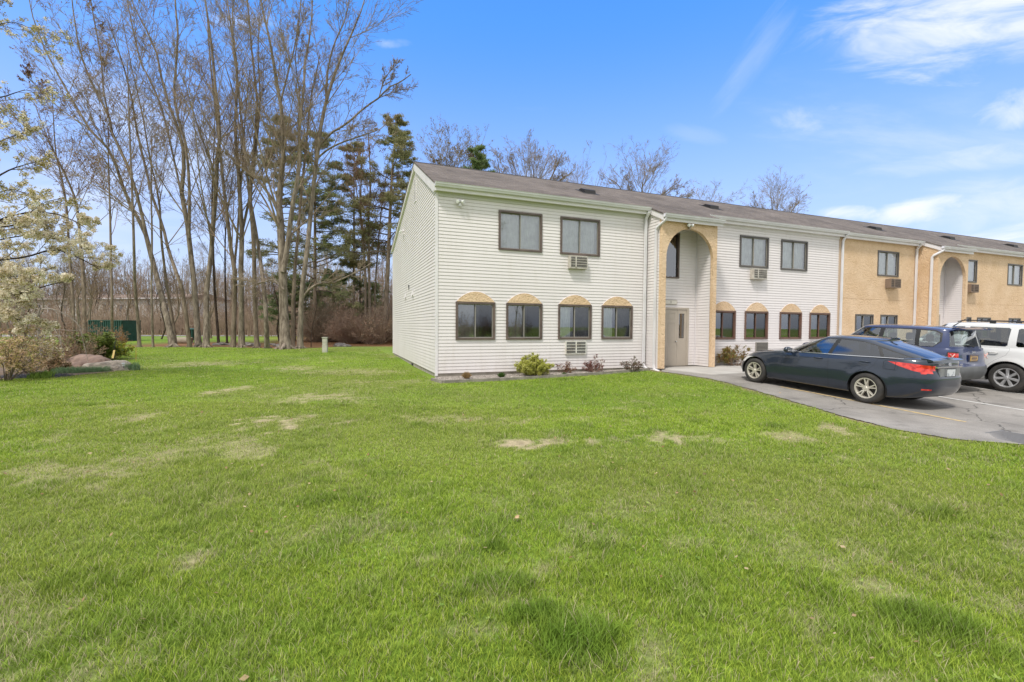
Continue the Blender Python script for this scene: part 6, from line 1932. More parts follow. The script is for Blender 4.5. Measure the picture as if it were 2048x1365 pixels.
T('bare_tree', 'tall bare maple right of the biggest tree, its limbs reaching right over the pines', 30, [(600, 693), (601, 650), (603, 600), (608, 545), (615, 497), (620, 440), (626, 380), (632, 330), (637, 293), (642, 249), (652, 205), (664, 165), (679, 123), (700, 75), (720, 29), (735, -20)], [21, 17, 16, 15, 14, 13, 12, 10, 8, 5, 3], 28,
  forks=[([(642, 290), (660, 268), (680, 256), (699, 243), (730, 215), (758, 196), (778, 175), (800, 165), (822, 149)], [8, 7, 6, 5, 3]), ([(634, 318), (655, 300), (680, 287), (705, 278), (735, 268), (761, 258), (780, 240)], [7, 6, 5, 3, 2]),
         ([(652, 205), (654, 150), (668, 90), (690, 40), (700, -10)], [7, 6, 4, 3]), ([(632, 330), (612, 300), (600, 285), (596, 250), (600, 190), (590, 120), (600, 50)], [7, 6, 4, 3]), ([(603, 600), (618, 580), (640, 567), (664, 566), (690, 556), (722, 540), (745, 525)], [9, 8, 7, 5, 3]), ([(758, 196), (765, 170), (775, 150), (800, 120)], [4, 3, 2])],
  dens=(18, 8, 6, 3), ang=.58, l1=.24, up=.09)
T('bare_tree', 'shorter bare trunk squeezed behind the biggest tree', 32, [(586, 690), (586, 620), (590, 540), (597, 460), (603, 380), (612, 300), (620, 210), (640, 110)], [14, 12, 10, 8, 6, 3], 29, bark_brown, twig_red_m, t0=.5, **NB)
T('bare_tree', 'small dark twiggy sapling between the tall maple and the utility post', 32, [(622, 690), (624, 660), (630, 630), (636, 600)], [3, 2.5, 2, 1], 30, bark_dark, twig_dk_m, t0=.2, dens=(10, 5, 4, 0), ang=.8, l1=.6, up=.08, roots=False)

G2 = 'bare trees on the brushy bank behind the building corner'
T('bare_tree', 'leftmost of the straight brown trunks rising out of the brush', 40, [(731, 640), (731, 579), (728, 500), (722, 439), (722, 360), (728, 280)], [9, 8, 7, 5, 3], 31, bark_brown, twig_red_m, group=G2, buds=bud_m, **NB)
T('bare_tree', 'twin-stemmed reddish tree in the brush, middle of its group', 40, [(740, 640), (739, 579), (738, 500), (737, 439), (741, 360), (736, 260)], [10, 9, 8, 6, 3], 32, bark_brown, twig_red_m, group=G2, forks=[([(739, 540), (728, 470), (715, 400), (708, 320)], [5, 4, 3, 2])], buds=bud_m, **NB)
T('bare_tree', 'slanting slim tree in the brush left of the tall pine', 41, [(750, 640), (750, 585), (757, 483), (765, 400), (776, 330)], [7, 6, 5, 4, 2], 33, bark_brown, twig_red_m, group=G2, buds=bud_m, **NB)

G3 = 'bare trees rising behind the roof'
T('bare_tree', 'pale fine-twigged round-topped bare tree behind the ridge, nearest the gable peak', 52, [(915, 660), (913, 520), (912, 428), (910, 377), (905, 333)], [9, 8, 7, 5, 2], 41, bark_pale, M('pale_twigs', (.26, .22, .16), .9, c2=(.32, .27, .19), scale=1), group=G3, forks=[([(912, 428), (930, 377), (945, 340), (940, 313)], [5, 4, 3, 2]), ([(912, 435), (885, 377), (872, 333)], [4, 3, 2])], t0=.4, buds=bud_g_m, dens=(32, 8, 6, 3), ang=.5, l1=0.362, up=.1, bud_n=1, bud_size=.06)
T('bare_tree', 'broad dark spreading bare tree behind the roof, left of the first roof vent', 50, [(1062, 660), (1062, 500), (1061, 428), (1060, 391), (1068, 362), (1065, 329)], [15, 13, 11, 8, 5, 2], 42, bark_brown, M('roof_tree_twigs', (.26, .205, .155), .9, c2=(.35, .28, .215), scale=1), group=G3, forks=[([(1062, 428), (1040, 384), (1030, 340), (1020, 310)], [6, 5, 3, 2]), ([(1061, 413), (1090, 377), (1110, 340), (1122, 313)], [7, 6, 4, 2]), ([(1090, 378), (1120, 362), (1150, 340)], [4, 3, 2]), ([(1062, 443), (1015, 391), (1000, 347), (995, 318)], [5, 4, 3, 2])], t0=.45, dens=(27, 8, 6, 3), ang=.6, l1=0.293, up=.08)
T('bare_tree', 'many-stemmed bare tree behind the roof between the two nearest roof vents', 55, [(1290, 660), (1290, 520), (1288, 443), (1284, 399), (1285, 369), (1290, 347)], [12, 10, 8, 6, 4, 2], 43, bark_brown, twig_m, group=G3, forks=[([(1288, 443), (1255, 399), (1235, 369), (1218, 358)], [5, 4, 3, 2]), ([(1288, 435), (1315, 399), (1340, 377), (1355, 366)], [5, 4, 3, 2]), ([(1288, 450), (1345, 406), (1372, 388)], [4, 3, 2]), ([(1288, 435), (1262, 391), (1255, 355)], [4, 3, 2])], t0=.5, dens=(25, 8, 6, 3), ang=.6, l1=0.310, up=.08)
T('bare_tree', 'low bare treetop showing above the ridge beyond the second roof vent', 62, [(1555, 660), (1555, 560), (1553, 480), (1552, 435), (1556, 410)], [10, 9, 7, 4, 2], 44, bark_brown, twig_m, group=G3, forks=[([(1553, 480), (1580, 428), (1600, 402)], [5, 4, 2]), ([(1553, 480), (1525, 428), (1500, 410)], [5, 4, 2])], t0=.5, dens=(24, 7, 6, 3), ang=.65, l1=0.362, up=.07)
T('bare_tree', 'faint small bare treetop just above the ridge, left of the many-stemmed tree', 60, [(1170, 660), (1170, 520), (1168, 428), (1160, 391), (1155, 366)], [8, 7, 5, 3, 2], 45, bark_brown, twig_m, group=G3, t0=.4, dens=(22, 6, 5, 3), ang=.65, l1=0.301, up=.08)
T('bare_tree', 'low spreading crown just clearing the ridge right of the many-stemmed tree', 58, [(1405, 660), (1405, 540), (1400, 460), (1410, 424), (1425, 407)], [8, 7, 5, 3, 2], 46, bark_brown, twig_m, group=G3, t0=.5, dens=(19, 6, 5, 3), ang=.7, l1=0.301, up=.05)

# ------------------------------------------------------------------ pines
needle_m = leaf_mat('pine_needles', (.23, .27, .11), (.36, .36, .18), rough=.7, trans=.35, scale=.5)
needle_b_m = leaf_mat('pine_needles_browned', (.25, .27, .12), (.38, .34, .19), rough=.7, trans=.35, scale=.45)
needle_g_m = leaf_mat('pine_needles_green', (.17, .24, .09), (.27, .34, .15), rough=.7, trans=.35, scale=.5)
def pine(label, D, bx, by, topy, w, z0f, seed, nm, spread=3.2, n=46, group='pines beyond the lawn', lean=0, cat='pine tree', asym=0.0):
    r = np.random.default_rng(seed)
    P, R = px_path([(bx, by), (bx + lean * .3, by + (topy - by) * .35), (bx + lean * .6, by + (topy - by) * .7), (bx + lean, topy)], D, [w, w * .8, w * .5, 1.5], 20, seed, .2)
    base = P[0].copy(); base[2] = float(H(base[0], base[1])); P[0, 2] = base[2] - .2
    root = empty('pine_tree', tuple(base)); tag(root, label, cat, group)
    V, F_ = tubes(P[None], R[None], 12); np_obj('trunk', V - base, F_, bark_brown, root, smooth=True)
    # whorled, nearly level boughs with upturned tips
    t = np.sort(r.uniform(z0f, .985, n)); s = t * 19; i = np.minimum(s.astype(int), 18); fr = (s - i)[:, None]
    pos = P[i] * (1 - fr) + P[i + 1] * fr
    az = r.uniform(0, 2 * pi, n); L = spread * (1 - ((t - z0f) / (1 - z0f)) ** 1.5 * .80) * r.uniform(.45, 1.2, n) * (1 + asym * np.cos(az))
    d = np.stack([np.cos(az), np.sin(az), r.uniform(-.12, .28, n) + .35 * ((t - z0f) / (1 - z0f))], 1); d = nrm(d)
    pts = [pos]; p = pos
    for j in range(6):
        p = p + d * (L / 6)[:, None]; pts.append(p); d = nrm(d + np.array([0, 0, -.03 + .035 * j]) + r.normal(size=(n, 3)) * .10)
    P1 = np.stack(pts, 1); R1 = (.022 + .010 * L)[:, None] * np.linspace(1, .25, 7)[None]
    P2, R2 = children(r, P1, R1, 9, .25, 1.0, .75, .42, 4, .03, .12, .5, .007, tpow=.5)
    P2[:, 1:, 2] = P2[:, :1, 2] + (P2[:, 1:, 2] - P2[:, :1, 2]) * .45
    P3, R3 = children(r, P2, R2, 4, .3, 1.0, .7, .55, 3, .10, .12, .6, .005)
    V, F_ = merge([tubes(P1, R1, 5), tubes(P2, R2, 4), tubes(P3, R3, 3)]); cro = np_obj('boughs', V - base, F_, twig_dk_m, root, smooth=True)
    m_ = 16; sel = np.repeat(np.arange(len(P3)), m_); N_ = len(sel)
    tt = r.uniform(.25, 1.05, N_)[:, None]; C = P3[sel, 0] * (1 - tt) + P3[sel, -1] * tt + r.normal(size=(N_, 3)) * np.array([.13, .13, .06])
    ax = nrm(r.normal(size=(N_, 3)) * np.array([1, 1, .5]) + np.array([0, 0, .35])); sd_ = nrm(np.cross(ax, r.normal(size=(N_, 3)))) * .024
    h = (.14 * r.uniform(.7, 1.3, N_))[:, None] * ax
    V = np.stack([C - sd_, C + sd_, C + h + sd_ * .5, C + h - sd_ * .5], 1).reshape(-1, 3)
    np_obj('foliage', V - base, np.arange(N_ * 4).reshape(-1, 4), nm, cro)
    return root


pine('tall pine with olive brown boughs hanging right beside the white gable peak', 40, 770, 660, 240, 17, .34, 51, needle_b_m, 4.3, 72, lean=22)
pine('dense green pine behind the tall maple, lowest boughs at trunk mid height', 42, 630, 670, 262, 14, .20, 52, needle_m, 4.6, 70)
pine('brown-tinged pine rising behind the biggest maple', 44, 560, 670, 235, 13, .30, 53, needle_b_m, 4.6, 66)
pine('thin airy pine between the two tall pines', 44, 708, 660, 285, 11, .30, 54, needle_b_m, 3.4, 56)
pine('small bright green pine top showing above the ridge among bare trees', 50, 955, 660, 290, 11, .45, 55, needle_g_m, 3.0, 60, group='pines beyond the lawn')
pine('low dark evergreen filling the gap between the maples and the brush', 46, 668, 672, 545, 9, .05, 56, needle_g_m, 3.6, 44, cat='evergreen')
pine('low dark evergreen behind the slanting trunk', 44, 590, 672, 555, 8, .05, 57, needle_g_m, 3.0, 36, cat='evergreen')
pine('broad olive evergreen directly above the brown brush', 46, 720, 660, 520, 8, .10, 58, needle_m, 3.2, 36, cat='evergreen')

# ------------------------------------------------------------------ background woods: copies of four slim trees
def copy_tree(o, parent=None):
    c = o.copy(); col.objects.link(c); c.parent = parent
    for ch in list(o.children): copy_tree(ch, c)
    return c


GB = 'slim bare trees of the wood beyond the lawn'
protos = []
for k in range(5):
    r = np.random.default_rng(200 + k)
    hgt = [13, 15, 12, 16, 14][k]
    pts = [np.array([0, 0, 0.])]; 
    for j in range(1, 7): pts.append(pts[-1] + np.array([r.normal() * .35, r.normal() * .35, hgt / 6]))
    rr = [.17, .15, .13, .10, .08, .05, .02]; P, R = smooth_path(pts, rr, 14)
    off = np.array([-30.0 + k * 3, 47.0 + k, 0]); P = P + off
    protos.append(make_tree('slim_bare_tree', 'slim bare tree in the wood beyond the lawn', GB, [(P, R * .8)], 300 + k, [bark_brown, bark_grey, bark_dark, bark_brown, bark_grey][k], [twig_red_m, twig_m, twig_dk_m, twig_m, twig_red_m][k], dens=(20, 6, 5, 2), t0=.3, ang=.6, l1=.30, up=.10, roots=False))
rt = random.Random(99)
spots = []
for i in range(135):
    D = rt.choice([rt.uniform(40, 52), rt.uniform(50, 75), rt.uniform(54, 95), rt.uniform(70, 95)])
    px = rt.uniform(-60, 900)
    if D < 50 and 560 < px < 690: continue
    if D > 53.5 and D < 68 and px < 560: D += 14
    spots.append((px, D))
for i, (px, D) in enumerate(spots):
    p = at(px, 650, D); o = protos[i] if i < 5 else copy_tree(protos[i % 5])
    o.location = (p.x, p.y, float(H(p.x, p.y)) - .05); o.rotation_euler = (rt.uniform(-.04, .04), rt.uniform(-.04, .04), rt.uniform(0, 6.28)); s = rt.uniform(.50, .82) * (1.0 if D < 60 else 1.12); o.scale = (s, s, s)

# trees and bushes on the far side of the street, behind the photographer (seen mirrored in the windows)
for i in range(16):
    o = copy_tree(protos[i % 5]); x_ = -34 + i * 5.2 + rt.uniform(-1.5, 1.5); y_ = -26 - rt.uniform(0, 9); o['label'] = 'bare tree standing across the grounds behind the photographer'; o['group'] = 'trees behind the photographer'
    o.location = (x_, y_, 0); o.rotation_euler = (0, 0, rt.uniform(0, 6.28)); s_ = rt.uniform(.8, 1.1); o.scale = (s_, s_, s_)
# ================================================================== SMALLER THINGS AND PLANTING
def gpt(px, py):
    return ground(px, py)


def gz(x, y): return float(H(x, y))


# ---- utility pedestal on the lawn
p = gpt(650, 705)
root = empty('utility_pedestal', (p.x, p.y, p.z), radians(8)); tag(root, 'beige plastic utility pedestal standing alone on the lawn in front of the brush', 'utility box')
ped_m = M('pedestal_beige', (.52, .50, .42), .6, c2=(.42, .40, .33), scale=6)
m = MB(); m.prism([(-.13, -.12), (.13, -.12), (.13, .12), (-.13, .12)], 2, -.05, .42); m.build('lower_box', ped_m, root)
m = MB(); m.prism([(-.118, -.11), (.118, -.11), (.118, .11), (-.118, .11)], 2, .43, .82); m.box(-.06, .07, -.118, -.109, .55, .73); m.build('upper_box', ped_m, root)
m = MB(); m.box(-.145, .145, -.135, .135, .82, .87); m.build('cap', ped_m, root)

# ---- green enclosure by the road
p0 = at(177, 684, 40.0); p1 = at(246, 684, 40.0)
grn_m = M('green_metal', (.010, .050, .040), .5, c2=(.016, .070, .055), scale=3)
root = empty('green_container', (p0.x, 40.0, gz(p0.x, 40))); tag(root, 'dark green ribbed metal container standing beyond the trees by the road', 'container')
W_ = p1.x - p0.x; m = MB()
n = 16
for i in range(n):
    a0 = W_ * i / n; a1 = W_ * (i + 1) / n; a = (a1 - a0)
    m.add([(a0, 0, 0), (a0 + a * .4, 0, 0), (a0 + a * .5, .05, 0), (a0 + a * .9, .05, 0), (a1, 0, 0), (a0, 0, 1.78), (a0 + a * .4, 0, 1.78), (a0 + a * .5, .05, 1.78), (a0 + a * .9, .05, 1.78), (a1, 0, 1.78)],
          [(0, 1, 6, 5), (1, 2, 7, 6), (2, 3, 8, 7), (3, 4, 9, 8)])
m.box(0, .06, .05, 1.9, 0, 1.78); m.box(W_ - .06, W_, .05, 1.9, 0, 1.78); m.box(0, W_, 1.88, 1.94, 0, 1.78); m.build('ribbed_wall', grn_m, root)
m = MB(); m.box(-.03, W_ + .03, -.03, .0, 1.78, 1.86); m.box(-.03, W_ + .03, 1.9, 1.97, 1.78, 1.86); m.box(-.03, .05, 0, 1.9, 1.78, 1.86); m.box(W_ - .05, W_ + .03, 0, 1.9, 1.78, 1.86); m.build('top_rail', grn_m, root)

# ---- far white building
fb = at(60, 650, 82); fe = at(368, 650, 75)
dirv = Vector((fe.x - fb.x, fe.y - fb.y, 0)); LB = dirv.length; ang_b = atan2(dirv.y, dirv.x)
root = empty('white_apartment_building', (fb.x, fb.y, gz(fb.x, fb.y)), ang_b); tag(root, 'far white two-storey building with brown roof seen through the bare trees', 'building')
wh_m = M('far_siding', (.66, .65, .62), .6, c2=(.58, .57, .54), scale=.6); tan_m = M('far_masonry', (.42, .37, .31), .8, c2=(.34, .30, .25), scale=.8); fr_m = M('far_roof', (.25, .18, .14), .9)
wins = []
x = 1.2
while x < LB - 2.2:
    if int(x) % 3: wins.append((x, x + 1.5, 3.5, 4.9)); wins.append((x, x + 1.5, .8, 2.0))
    x += 3.1
m = MB(); wall_with_holes(m, 0, LB, 2.7, 5.9, [w_ for w_ in wins if w_[2] > 3], 0, .2); m.build('upper_wall', wh_m, root)
m = MB(); wall_with_holes(m, 0, LB, -.2, 2.7, [w_ for w_ in wins if w_[2] < 3], .02, .2); m.build('lower_wall', tan_m, root)
m = MB(); m.box(0, .2, .2, 9, 0, 5.9); m.box(LB - .2, LB, .2, 9, 0, 5.9); m.box(0, LB, 9, 9.2, 0, 5.9); m.build('side_wall', wh_m, root)
m = MB(); m.prism([(-.5, 5.9), (4.5, 6.9), (9.6, 5.9), (9.6, 5.8), (-.5, 5.8)], 0, -.3, LB + .3); rf_ = m.build('roof', fr_m, root)
m = MB(); m.box(-.3, LB + .3, -.62, -.502, 5.72, 5.92); m.build('gutter', trim_m, rf_)
for w_ in wins:
    m = MB(); m.box(w_[0] - .05, w_[0] + .05, -.04, .1, w_[2], w_[3]); m.box(w_[1] - .05, w_[1] + .05, -.04, .1, w_[2], w_[3]); m.box(w_[0] + .05, w_[1] - .05, -.04, .1, w_[3] - .08, w_[3]); m.box(w_[0] + .05, w_[1] - .05, -.04, .1, w_[2], w_[2] + .08)
    wo = m.build('window', trim_m, root); m = MB(); m.box(w_[0], w_[1], .12, .16, w_[2], w_[3]); m.build('pane', tint_glass_m if False else M('far_pane', (.10, .12, .14), .1), wo)
for xx in (9.6, 12.2, 12.9):
    m = MB(); m.box(xx - .13, xx + .13, -1.5, -1.24, 0, 5.75); m.build('porch_column', wh_m, root)
m = MB(); m.box(9.2, 13.3, -1.6, -.0, 5.62, 5.8); m.box(9.2, 13.3, -1.6, -.0, 2.65, 2.85); m.build('porch_deck', wh_m, root)

# ---- distant wood closing the horizon
r = np.random.default_rng(77)
def stem_field(n, x0, x1, y0, y1, h0, h1, seed):
    r = np.random.default_rng(seed)
    x = r.uniform(x0, x1, n); y = r.uniform(y0, y1, n); z = H(x, y); h = r.uniform(h0, h1, n)
    K = 5; pts = []; lx = r.normal(size=n) * .05; ly = r.normal(size=n) * .05
    for j in range(K):
        t = j / (K - 1); pts.append(np.stack([x + lx * h * t + r.normal(size=n) * .06 * h * t * .3, y + ly * h * t, z + h * t], 1))
    P = np.stack(pts, 1); R = (h * .010)[:, None] * np.linspace(1, .25, K)[None]
    P2, R2 = children(r, P, R, 9, .2, 1.0, .6, .32, 4, .10, .08, .4, .016)
    P3, R3 = children(r, P2, R2, 4, .2, 1.0, .6, .5, 3, .06, .1, .5, .014)
    return merge([tubes(P, R, 4), tubes(P2, R2, 3), tubes(P3, R3, 3)])
V, Fq_ = stem_field(2100, -150, 70, 86, 130, 8, 14, 5)
o = np_obj('distant_wood', V, Fq_, M('distant_twigs', (.27, .20, .155), .95, c2=(.34, .27, .21), scale=.08)); tag(o, kind='stuff')
V, Fq_ = stem_field(3200, -75, 12, 58, 84, 1.2, 5.0, 6)
o = np_obj('undergrowth', V, Fq_, M('undergrowth_twigs', (.29, .20, .145), .95, c2=(.37, .28, .20), scale=.1)); tag(o, kind='stuff')


# ------------------------------------------------------------------ shrubs
def shrub(name, label, loc, rx, h, stems=12, dens=(5, 5), leaf=None, nleaf=3, lsize=.03, stem_m=None, seed=1, group=None, up=.06, ang=.7, spread=1.0, cat='shrub', leaf2=None, aspect=1.0, thick=.008, droop=0.0, clump=0):
    r = np.random.default_rng(seed)
    root = empty(name, tuple(loc)); tag(root, label, cat, group)
    az = r.uniform(0, 2 * pi, stems); rad = np.sqrt(r.uniform(0, 1, stems)); el = 1.0 - .5 * rad * spread
    d = nrm(np.stack([np.cos(az) * rad * rx, np.sin(az) * rad * rx, el * h * .95], 1)); L = np.sqrt((rad * rx) ** 2 + (h * (1 - .45 * rad ** 2)) ** 2) * r.uniform(.7, 1.0, stems)
    P = [np.stack([np.cos(az), np.sin(az), az * 0 - .02], 1) * np.array([rx * .12, rx * .12, 1])]
    K = 6; p = P[0]
    for j in range(K - 1):
        p = p + d * (L / (K - 1))[:, None]; P.append(p); d = nrm(d + r.normal(size=(stems, 3)) * .08 + np.array([0, 0, -droop * j]))
    P = np.stack(P, 1); R = np.full(stems, thick)[:, None] * np.linspace(1, .4, K)[None]
    P2, R2 = children(r, P, R, dens[0], .25, 1.0, ang, .42, 4, up, .12, .6, thick * .45)
    P3, R3 = children(r, P2, R2, dens[1], .2, 1.0, ang, .55, 3, up, .14, .7, thick * .3)
    V, F_ = merge([tubes(P, R, 5), tubes(P2, R2, 4), tubes(P3, R3, 3)]); np_obj('stems', V, F_, stem_m or twig_m, root)
    def leaves(nm, mat, n_, sz, tlo=.3, jit=1.0):
        N_ = int(len(P3) * n_); sel = r.integers(0, len(P3), N_); t = r.uniform(tlo, 1.05, N_)[:, None]
        C = P3[sel, 0] * (1 - t) + P3[sel, -1] * t + r.normal(size=(N_, 3)) * sz * jit
        V, F_ = quads(r, C, sz, flat=.4, aspect=aspect); np_obj(nm, V, F_, mat, root)
    if leaf is not None: leaves('foliage', leaf, nleaf, lsize)
    if leaf2 is not None: leaves('blossom' if clump else 'new_growth', leaf2[0], leaf2[1], leaf2[2], .75, 1.3 if not clump else 1.0)
    return root


def petals(name, label, C, r, size, mats, root, per=7, rad=.04):
    """flower clusters round centres C"""
    n = len(C); sel = np.repeat(np.arange(n), per); off = nrm(r.normal(size=(len(sel), 3))) * rad * r.uniform(.4, 1, (len(sel), 1))
    V, F_ = quads(r, C[sel] + off, size, aspect=.8); return np_obj(name, V, F_, mats, root)


chart_m = leaf_mat('chartreuse_leaf', (.40, .43, .06), (.58, .58, .14), scale=7)
dry_m = leaf_mat('dry_grass', (.42, .28, .13), (.55, .40, .20), scale=5)
plum_m = leaf_mat('plum_leaf', (.10, .035, .035), (.22, .09, .07), scale=9)
green_m = leaf_mat('green_leaf', (.06, .14, .025), (.12, .22, .04), scale=5)
rust_leaf_m = leaf_mat('rust_leaf', (.28, .12, .05), (.34, .22, .08), scale=5)
rhodo_m = leaf_mat('rhododendron_leaf', (.10, .14, .025), (.26, .30, .08), scale=3.5, rough=.4)
yellow_m = leaf_mat('yellow_green_leaf', (.30, .30, .03), (.48, .42, .04), scale=4)
cream_m = leaf_mat('cream_flower', (.62, .52, .36), (.80, .72, .56), scale=4)
white_fl_m = leaf_mat('white_blossom', (.66, .56, .40), (.86, .81, .68), scale=2)
pink_m = leaf_mat('pinkish_flower', (.62, .40, .24), (.75, .58, .40), scale=4)
ochre_m = leaf_mat('ochre_young_leaf', (.34, .30, .08), (.48, .40, .16), scale=3)
blue_m = leaf_mat('bluegreen_blade', (.20, .33, .16), (.30, .43, .24), scale=5)

def base_at(px, py): 
    q = ground(px, py); return (q.x, q.y, q.z)
q = base_at(1067, 752); shrub('shrub', 'rounded chartreuse shrub under the windows at the white wall', q, .47, .66, 46, (7, 6), chart_m, 14, .020, seed=61, leaf2=(leaf_mat('pale_tip', (.50, .50, .18), (.60, .56, .24), scale=8), 5, .018), up=.08)
q = base_at(1131, 747); shrub('perennial', 'sparse dried perennial with dark red heads, right of the chartreuse shrub', q, .33, .42, 13, (4, 3), plum_m, 3, .022, seed=62, stem_m=twig_red_m, leaf2=(rust_leaf_m, 2, .02), spread=1.3, cat='plant')
q = base_at(1190, 746); shrub('shrub', 'small wine-red barberry with a narrow base, left of its darker neighbour', q, .30, .56, 18, (5, 4), plum_m, 5, .016, seed=63, stem_m=twig_red_m, leaf2=(leaf_mat('rose_leaf', (.34, .14, .12), (.45, .24, .2), scale=9), 2, .016), spread=1.2, cat='shrub')
q = base_at(1264, 744); shrub('shrub', 'round brownish barberry beside the downspout', q, .31, .55, 18, (5, 4), M('brown_leaf', (.10, .045, .035), .7, c2=(.20, .12, .07), scale=9), 5, .016, seed=64, stem_m=twig_dk_m, leaf2=(green_m, 1, .014), spread=1.2)
q = ab2w(11.35, -.42); shrub('shrub', 'twiggy reddish green spirea at the wall in front of the sedan nose', (q.x, q.y, gz(q.x, q.y) + .03), .62, .80, 26, (6, 5), rust_leaf_m, 3, .028, seed=65, stem_m=twig_red_m, leaf2=(leaf_mat('olive_leaf', (.16, .18, .04), (.26, .26, .07), scale=6), 3, .026), spread=1.3)
for (px, py, nm, lb, mt, n_, hh, rr, sd) in ((933, 759, 'grass_tuft', 'round tuft of tan dry ornamental grass near the building corner', dry_m, 420, .26, .15, 1), (1003, 756, 'weed_clump', 'low green weed clump in the gravel left of the chartreuse shrub', green_m, 260, .19, .14, 2), (1128, 750, 'weed_clump', 'tiny green weed at the foot of the dried perennial', green_m, 90, .10, .10, 3)):
    q = base_at(px, py); r = np.random.default_rng(sd)
    az = r.uniform(0, 2 * pi, n_); u = r.uniform(.2, 1, n_); K = 4; pts = []
    for j in range(K):
        t = j / (K - 1); pts.append(np.stack([np.cos(az) * rr * (u * t + .25 * r.uniform(0, 1, n_)) , np.sin(az) * rr * (u * t + .25), hh * (1 - .4 * u) * (t - .25 * t * t * u)], 1))
    P = np.stack(pts, 1); V, F_ = tubes(P, np.full((n_, K), .0035) * np.linspace(1, .4, K), 3); o = np_obj(nm, V, F_, mt); o.location = q; tag(o, lb, 'plant')

# ---- white blossom tree reaching in from the left
r = np.random.default_rng(90)
st = []
for pix, wd in (([(-150, 770), (-140, 640), (-110, 540), (-60, 470), (0, 440), (60, 425), (120, 430), (170, 455)], [26, 20, 14, 10, 7, 5, 4, 2]),
                ([(-110, 545), (-50, 530), (0, 520), (50, 515), (110, 500), (165, 520), (200, 540)], [12, 9, 7, 5, 4, 2]), ([(-130, 600), (-60, 600), (0, 590), (50, 585), (100, 570), (150, 560)], [12, 9, 6, 4, 2]),
                ([(-110, 540), (-90, 420), (-60, 300), (-20, 210), (20, 190), (50, 180)], [14, 10, 7, 5, 3, 2]), ([(-95, 440), (-40, 380), (10, 345), (50, 330), (90, 320)], [9, 7, 5, 3, 2]),
                ([(-90, 420), (-80, 250), (-60, 120), (-20, 60), (20, 45), (45, 50)], [12, 9, 6, 4, 2, 2]), ([(-60, 300), (-20, 290), (20, 275), (60, 262)], [6, 4, 3, 2]), ([(-70, 160), (-40, 60), (-10, -10), (20, -40)], [7, 5, 3, 2]),
                ([(-100, 500), (-40, 460), (30, 450), (80, 410), (130, 395)], [8, 6, 4, 2, 2]), ([(-60, 470), (-20, 400), (20, 380), (60, 390)], [7, 5, 3, 2]), ([(-120, 620), (-50, 640), (0, 630), (40, 640), (80, 650)], [8, 6, 4, 3, 2]), ([(-110, 560), (-60, 500), (0, 480), (60, 470), (110, 465), (150, 480)], [8, 6, 4, 3, 2]), ([(-120, 600), (-60, 560), (0, 555), (60, 550), (110, 535)], [8, 6, 4, 3, 2]), ([(-120, 640), (-60, 600), (-20, 600), (20, 610), (50, 600)], [8, 6, 4, 3, 2])):
    st.append(px_path(pix, 12.5, wd, 14, len(st) + 5, .45))
base = st[0][0][0].copy(); base[2] = gz(base[0], base[1]); root = empty('blossom_tree', tuple(base)); tag(root, 'white-flowering tree whose blossom-laden branches reach in from the left edge', 'tree')
V, F_ = merge([tubes(P[None], R[None], 9) for P, R in st]); np_obj('trunk', V - base, F_, bark_dark, root, smooth=True)
a = [children(r, P[None], R[None], 10, .25, 1.0, .6, .30, 6, .05, .10, .5, .006) for P, R in st[1:]] + [children(r, st[0][0][None], st[0][1][None], 12, .45, 1.0, .6, .22, 6, .05, .10, .5, .006)]
P1 = np.concatenate([x_[0] for x_ in a]); R1 = np.concatenate([x_[1] for x_ in a])
P2, R2 = children(r, P1, R1, 6, .15, 1.0, .75, .42, 4, .05, .12, .55, .0045)
P3, R3 = children(r, P2, R2, 4, .2, 1.0, .75, .55, 3, .05, .14, .6, .0035)
V, F_ = merge([tubes(P1, R1, 5), tubes(P2, R2, 4), tubes(P3, R3, 3)]); cro = np_obj('crown', V - base, F_, twig_dk_m, root, smooth=True)
tip = P3[:, -1]; pz = (tip[:, 2] - CAMZ) / tip[:, 1] * F_PX       # heavier bloom on the lower limbs
keep = r.uniform(0, 1, len(tip)) < np.where(pz < 230, 1.0, .16)
C = tip[keep]
C = C + 0
petals('blossom', None, C - base, r, .034, white_fl_m, cro, 15, .075)
k2 = r.uniform(0, 1, len(tip)) < np.where(pz < 230, .35, .45); petals('young_leaves', None, tip[k2] - base, r, .030, ochre_m, cro, 8, .065)
p2z = (P2[:, -1, 2] - CAMZ) / P2[:, -1, 1] * F_PX; keep = r.uniform(0, 1, len(P2)) < np.where(p2z < 230, .8, .12); petals('blossom', None, P2[keep, -1] - base, r, .03, white_fl_m, cro, 9, .055)

# ---- garden at the left
q = ground(60, 750)
GB_ = GARDEN
soil_m = M('garden_soil', (.11, .075, .05), .95, c2=(.20, .14, .095), scale=5, bump=.8, bscale=20)
cab = [to_ab(c.x, c.y) for c in GB_]
o = sheet('garden_bed', [(float(a_), float(b_)) for a_, b_ in cab], .012, soil_m, .8); tag(o, kind='structure')


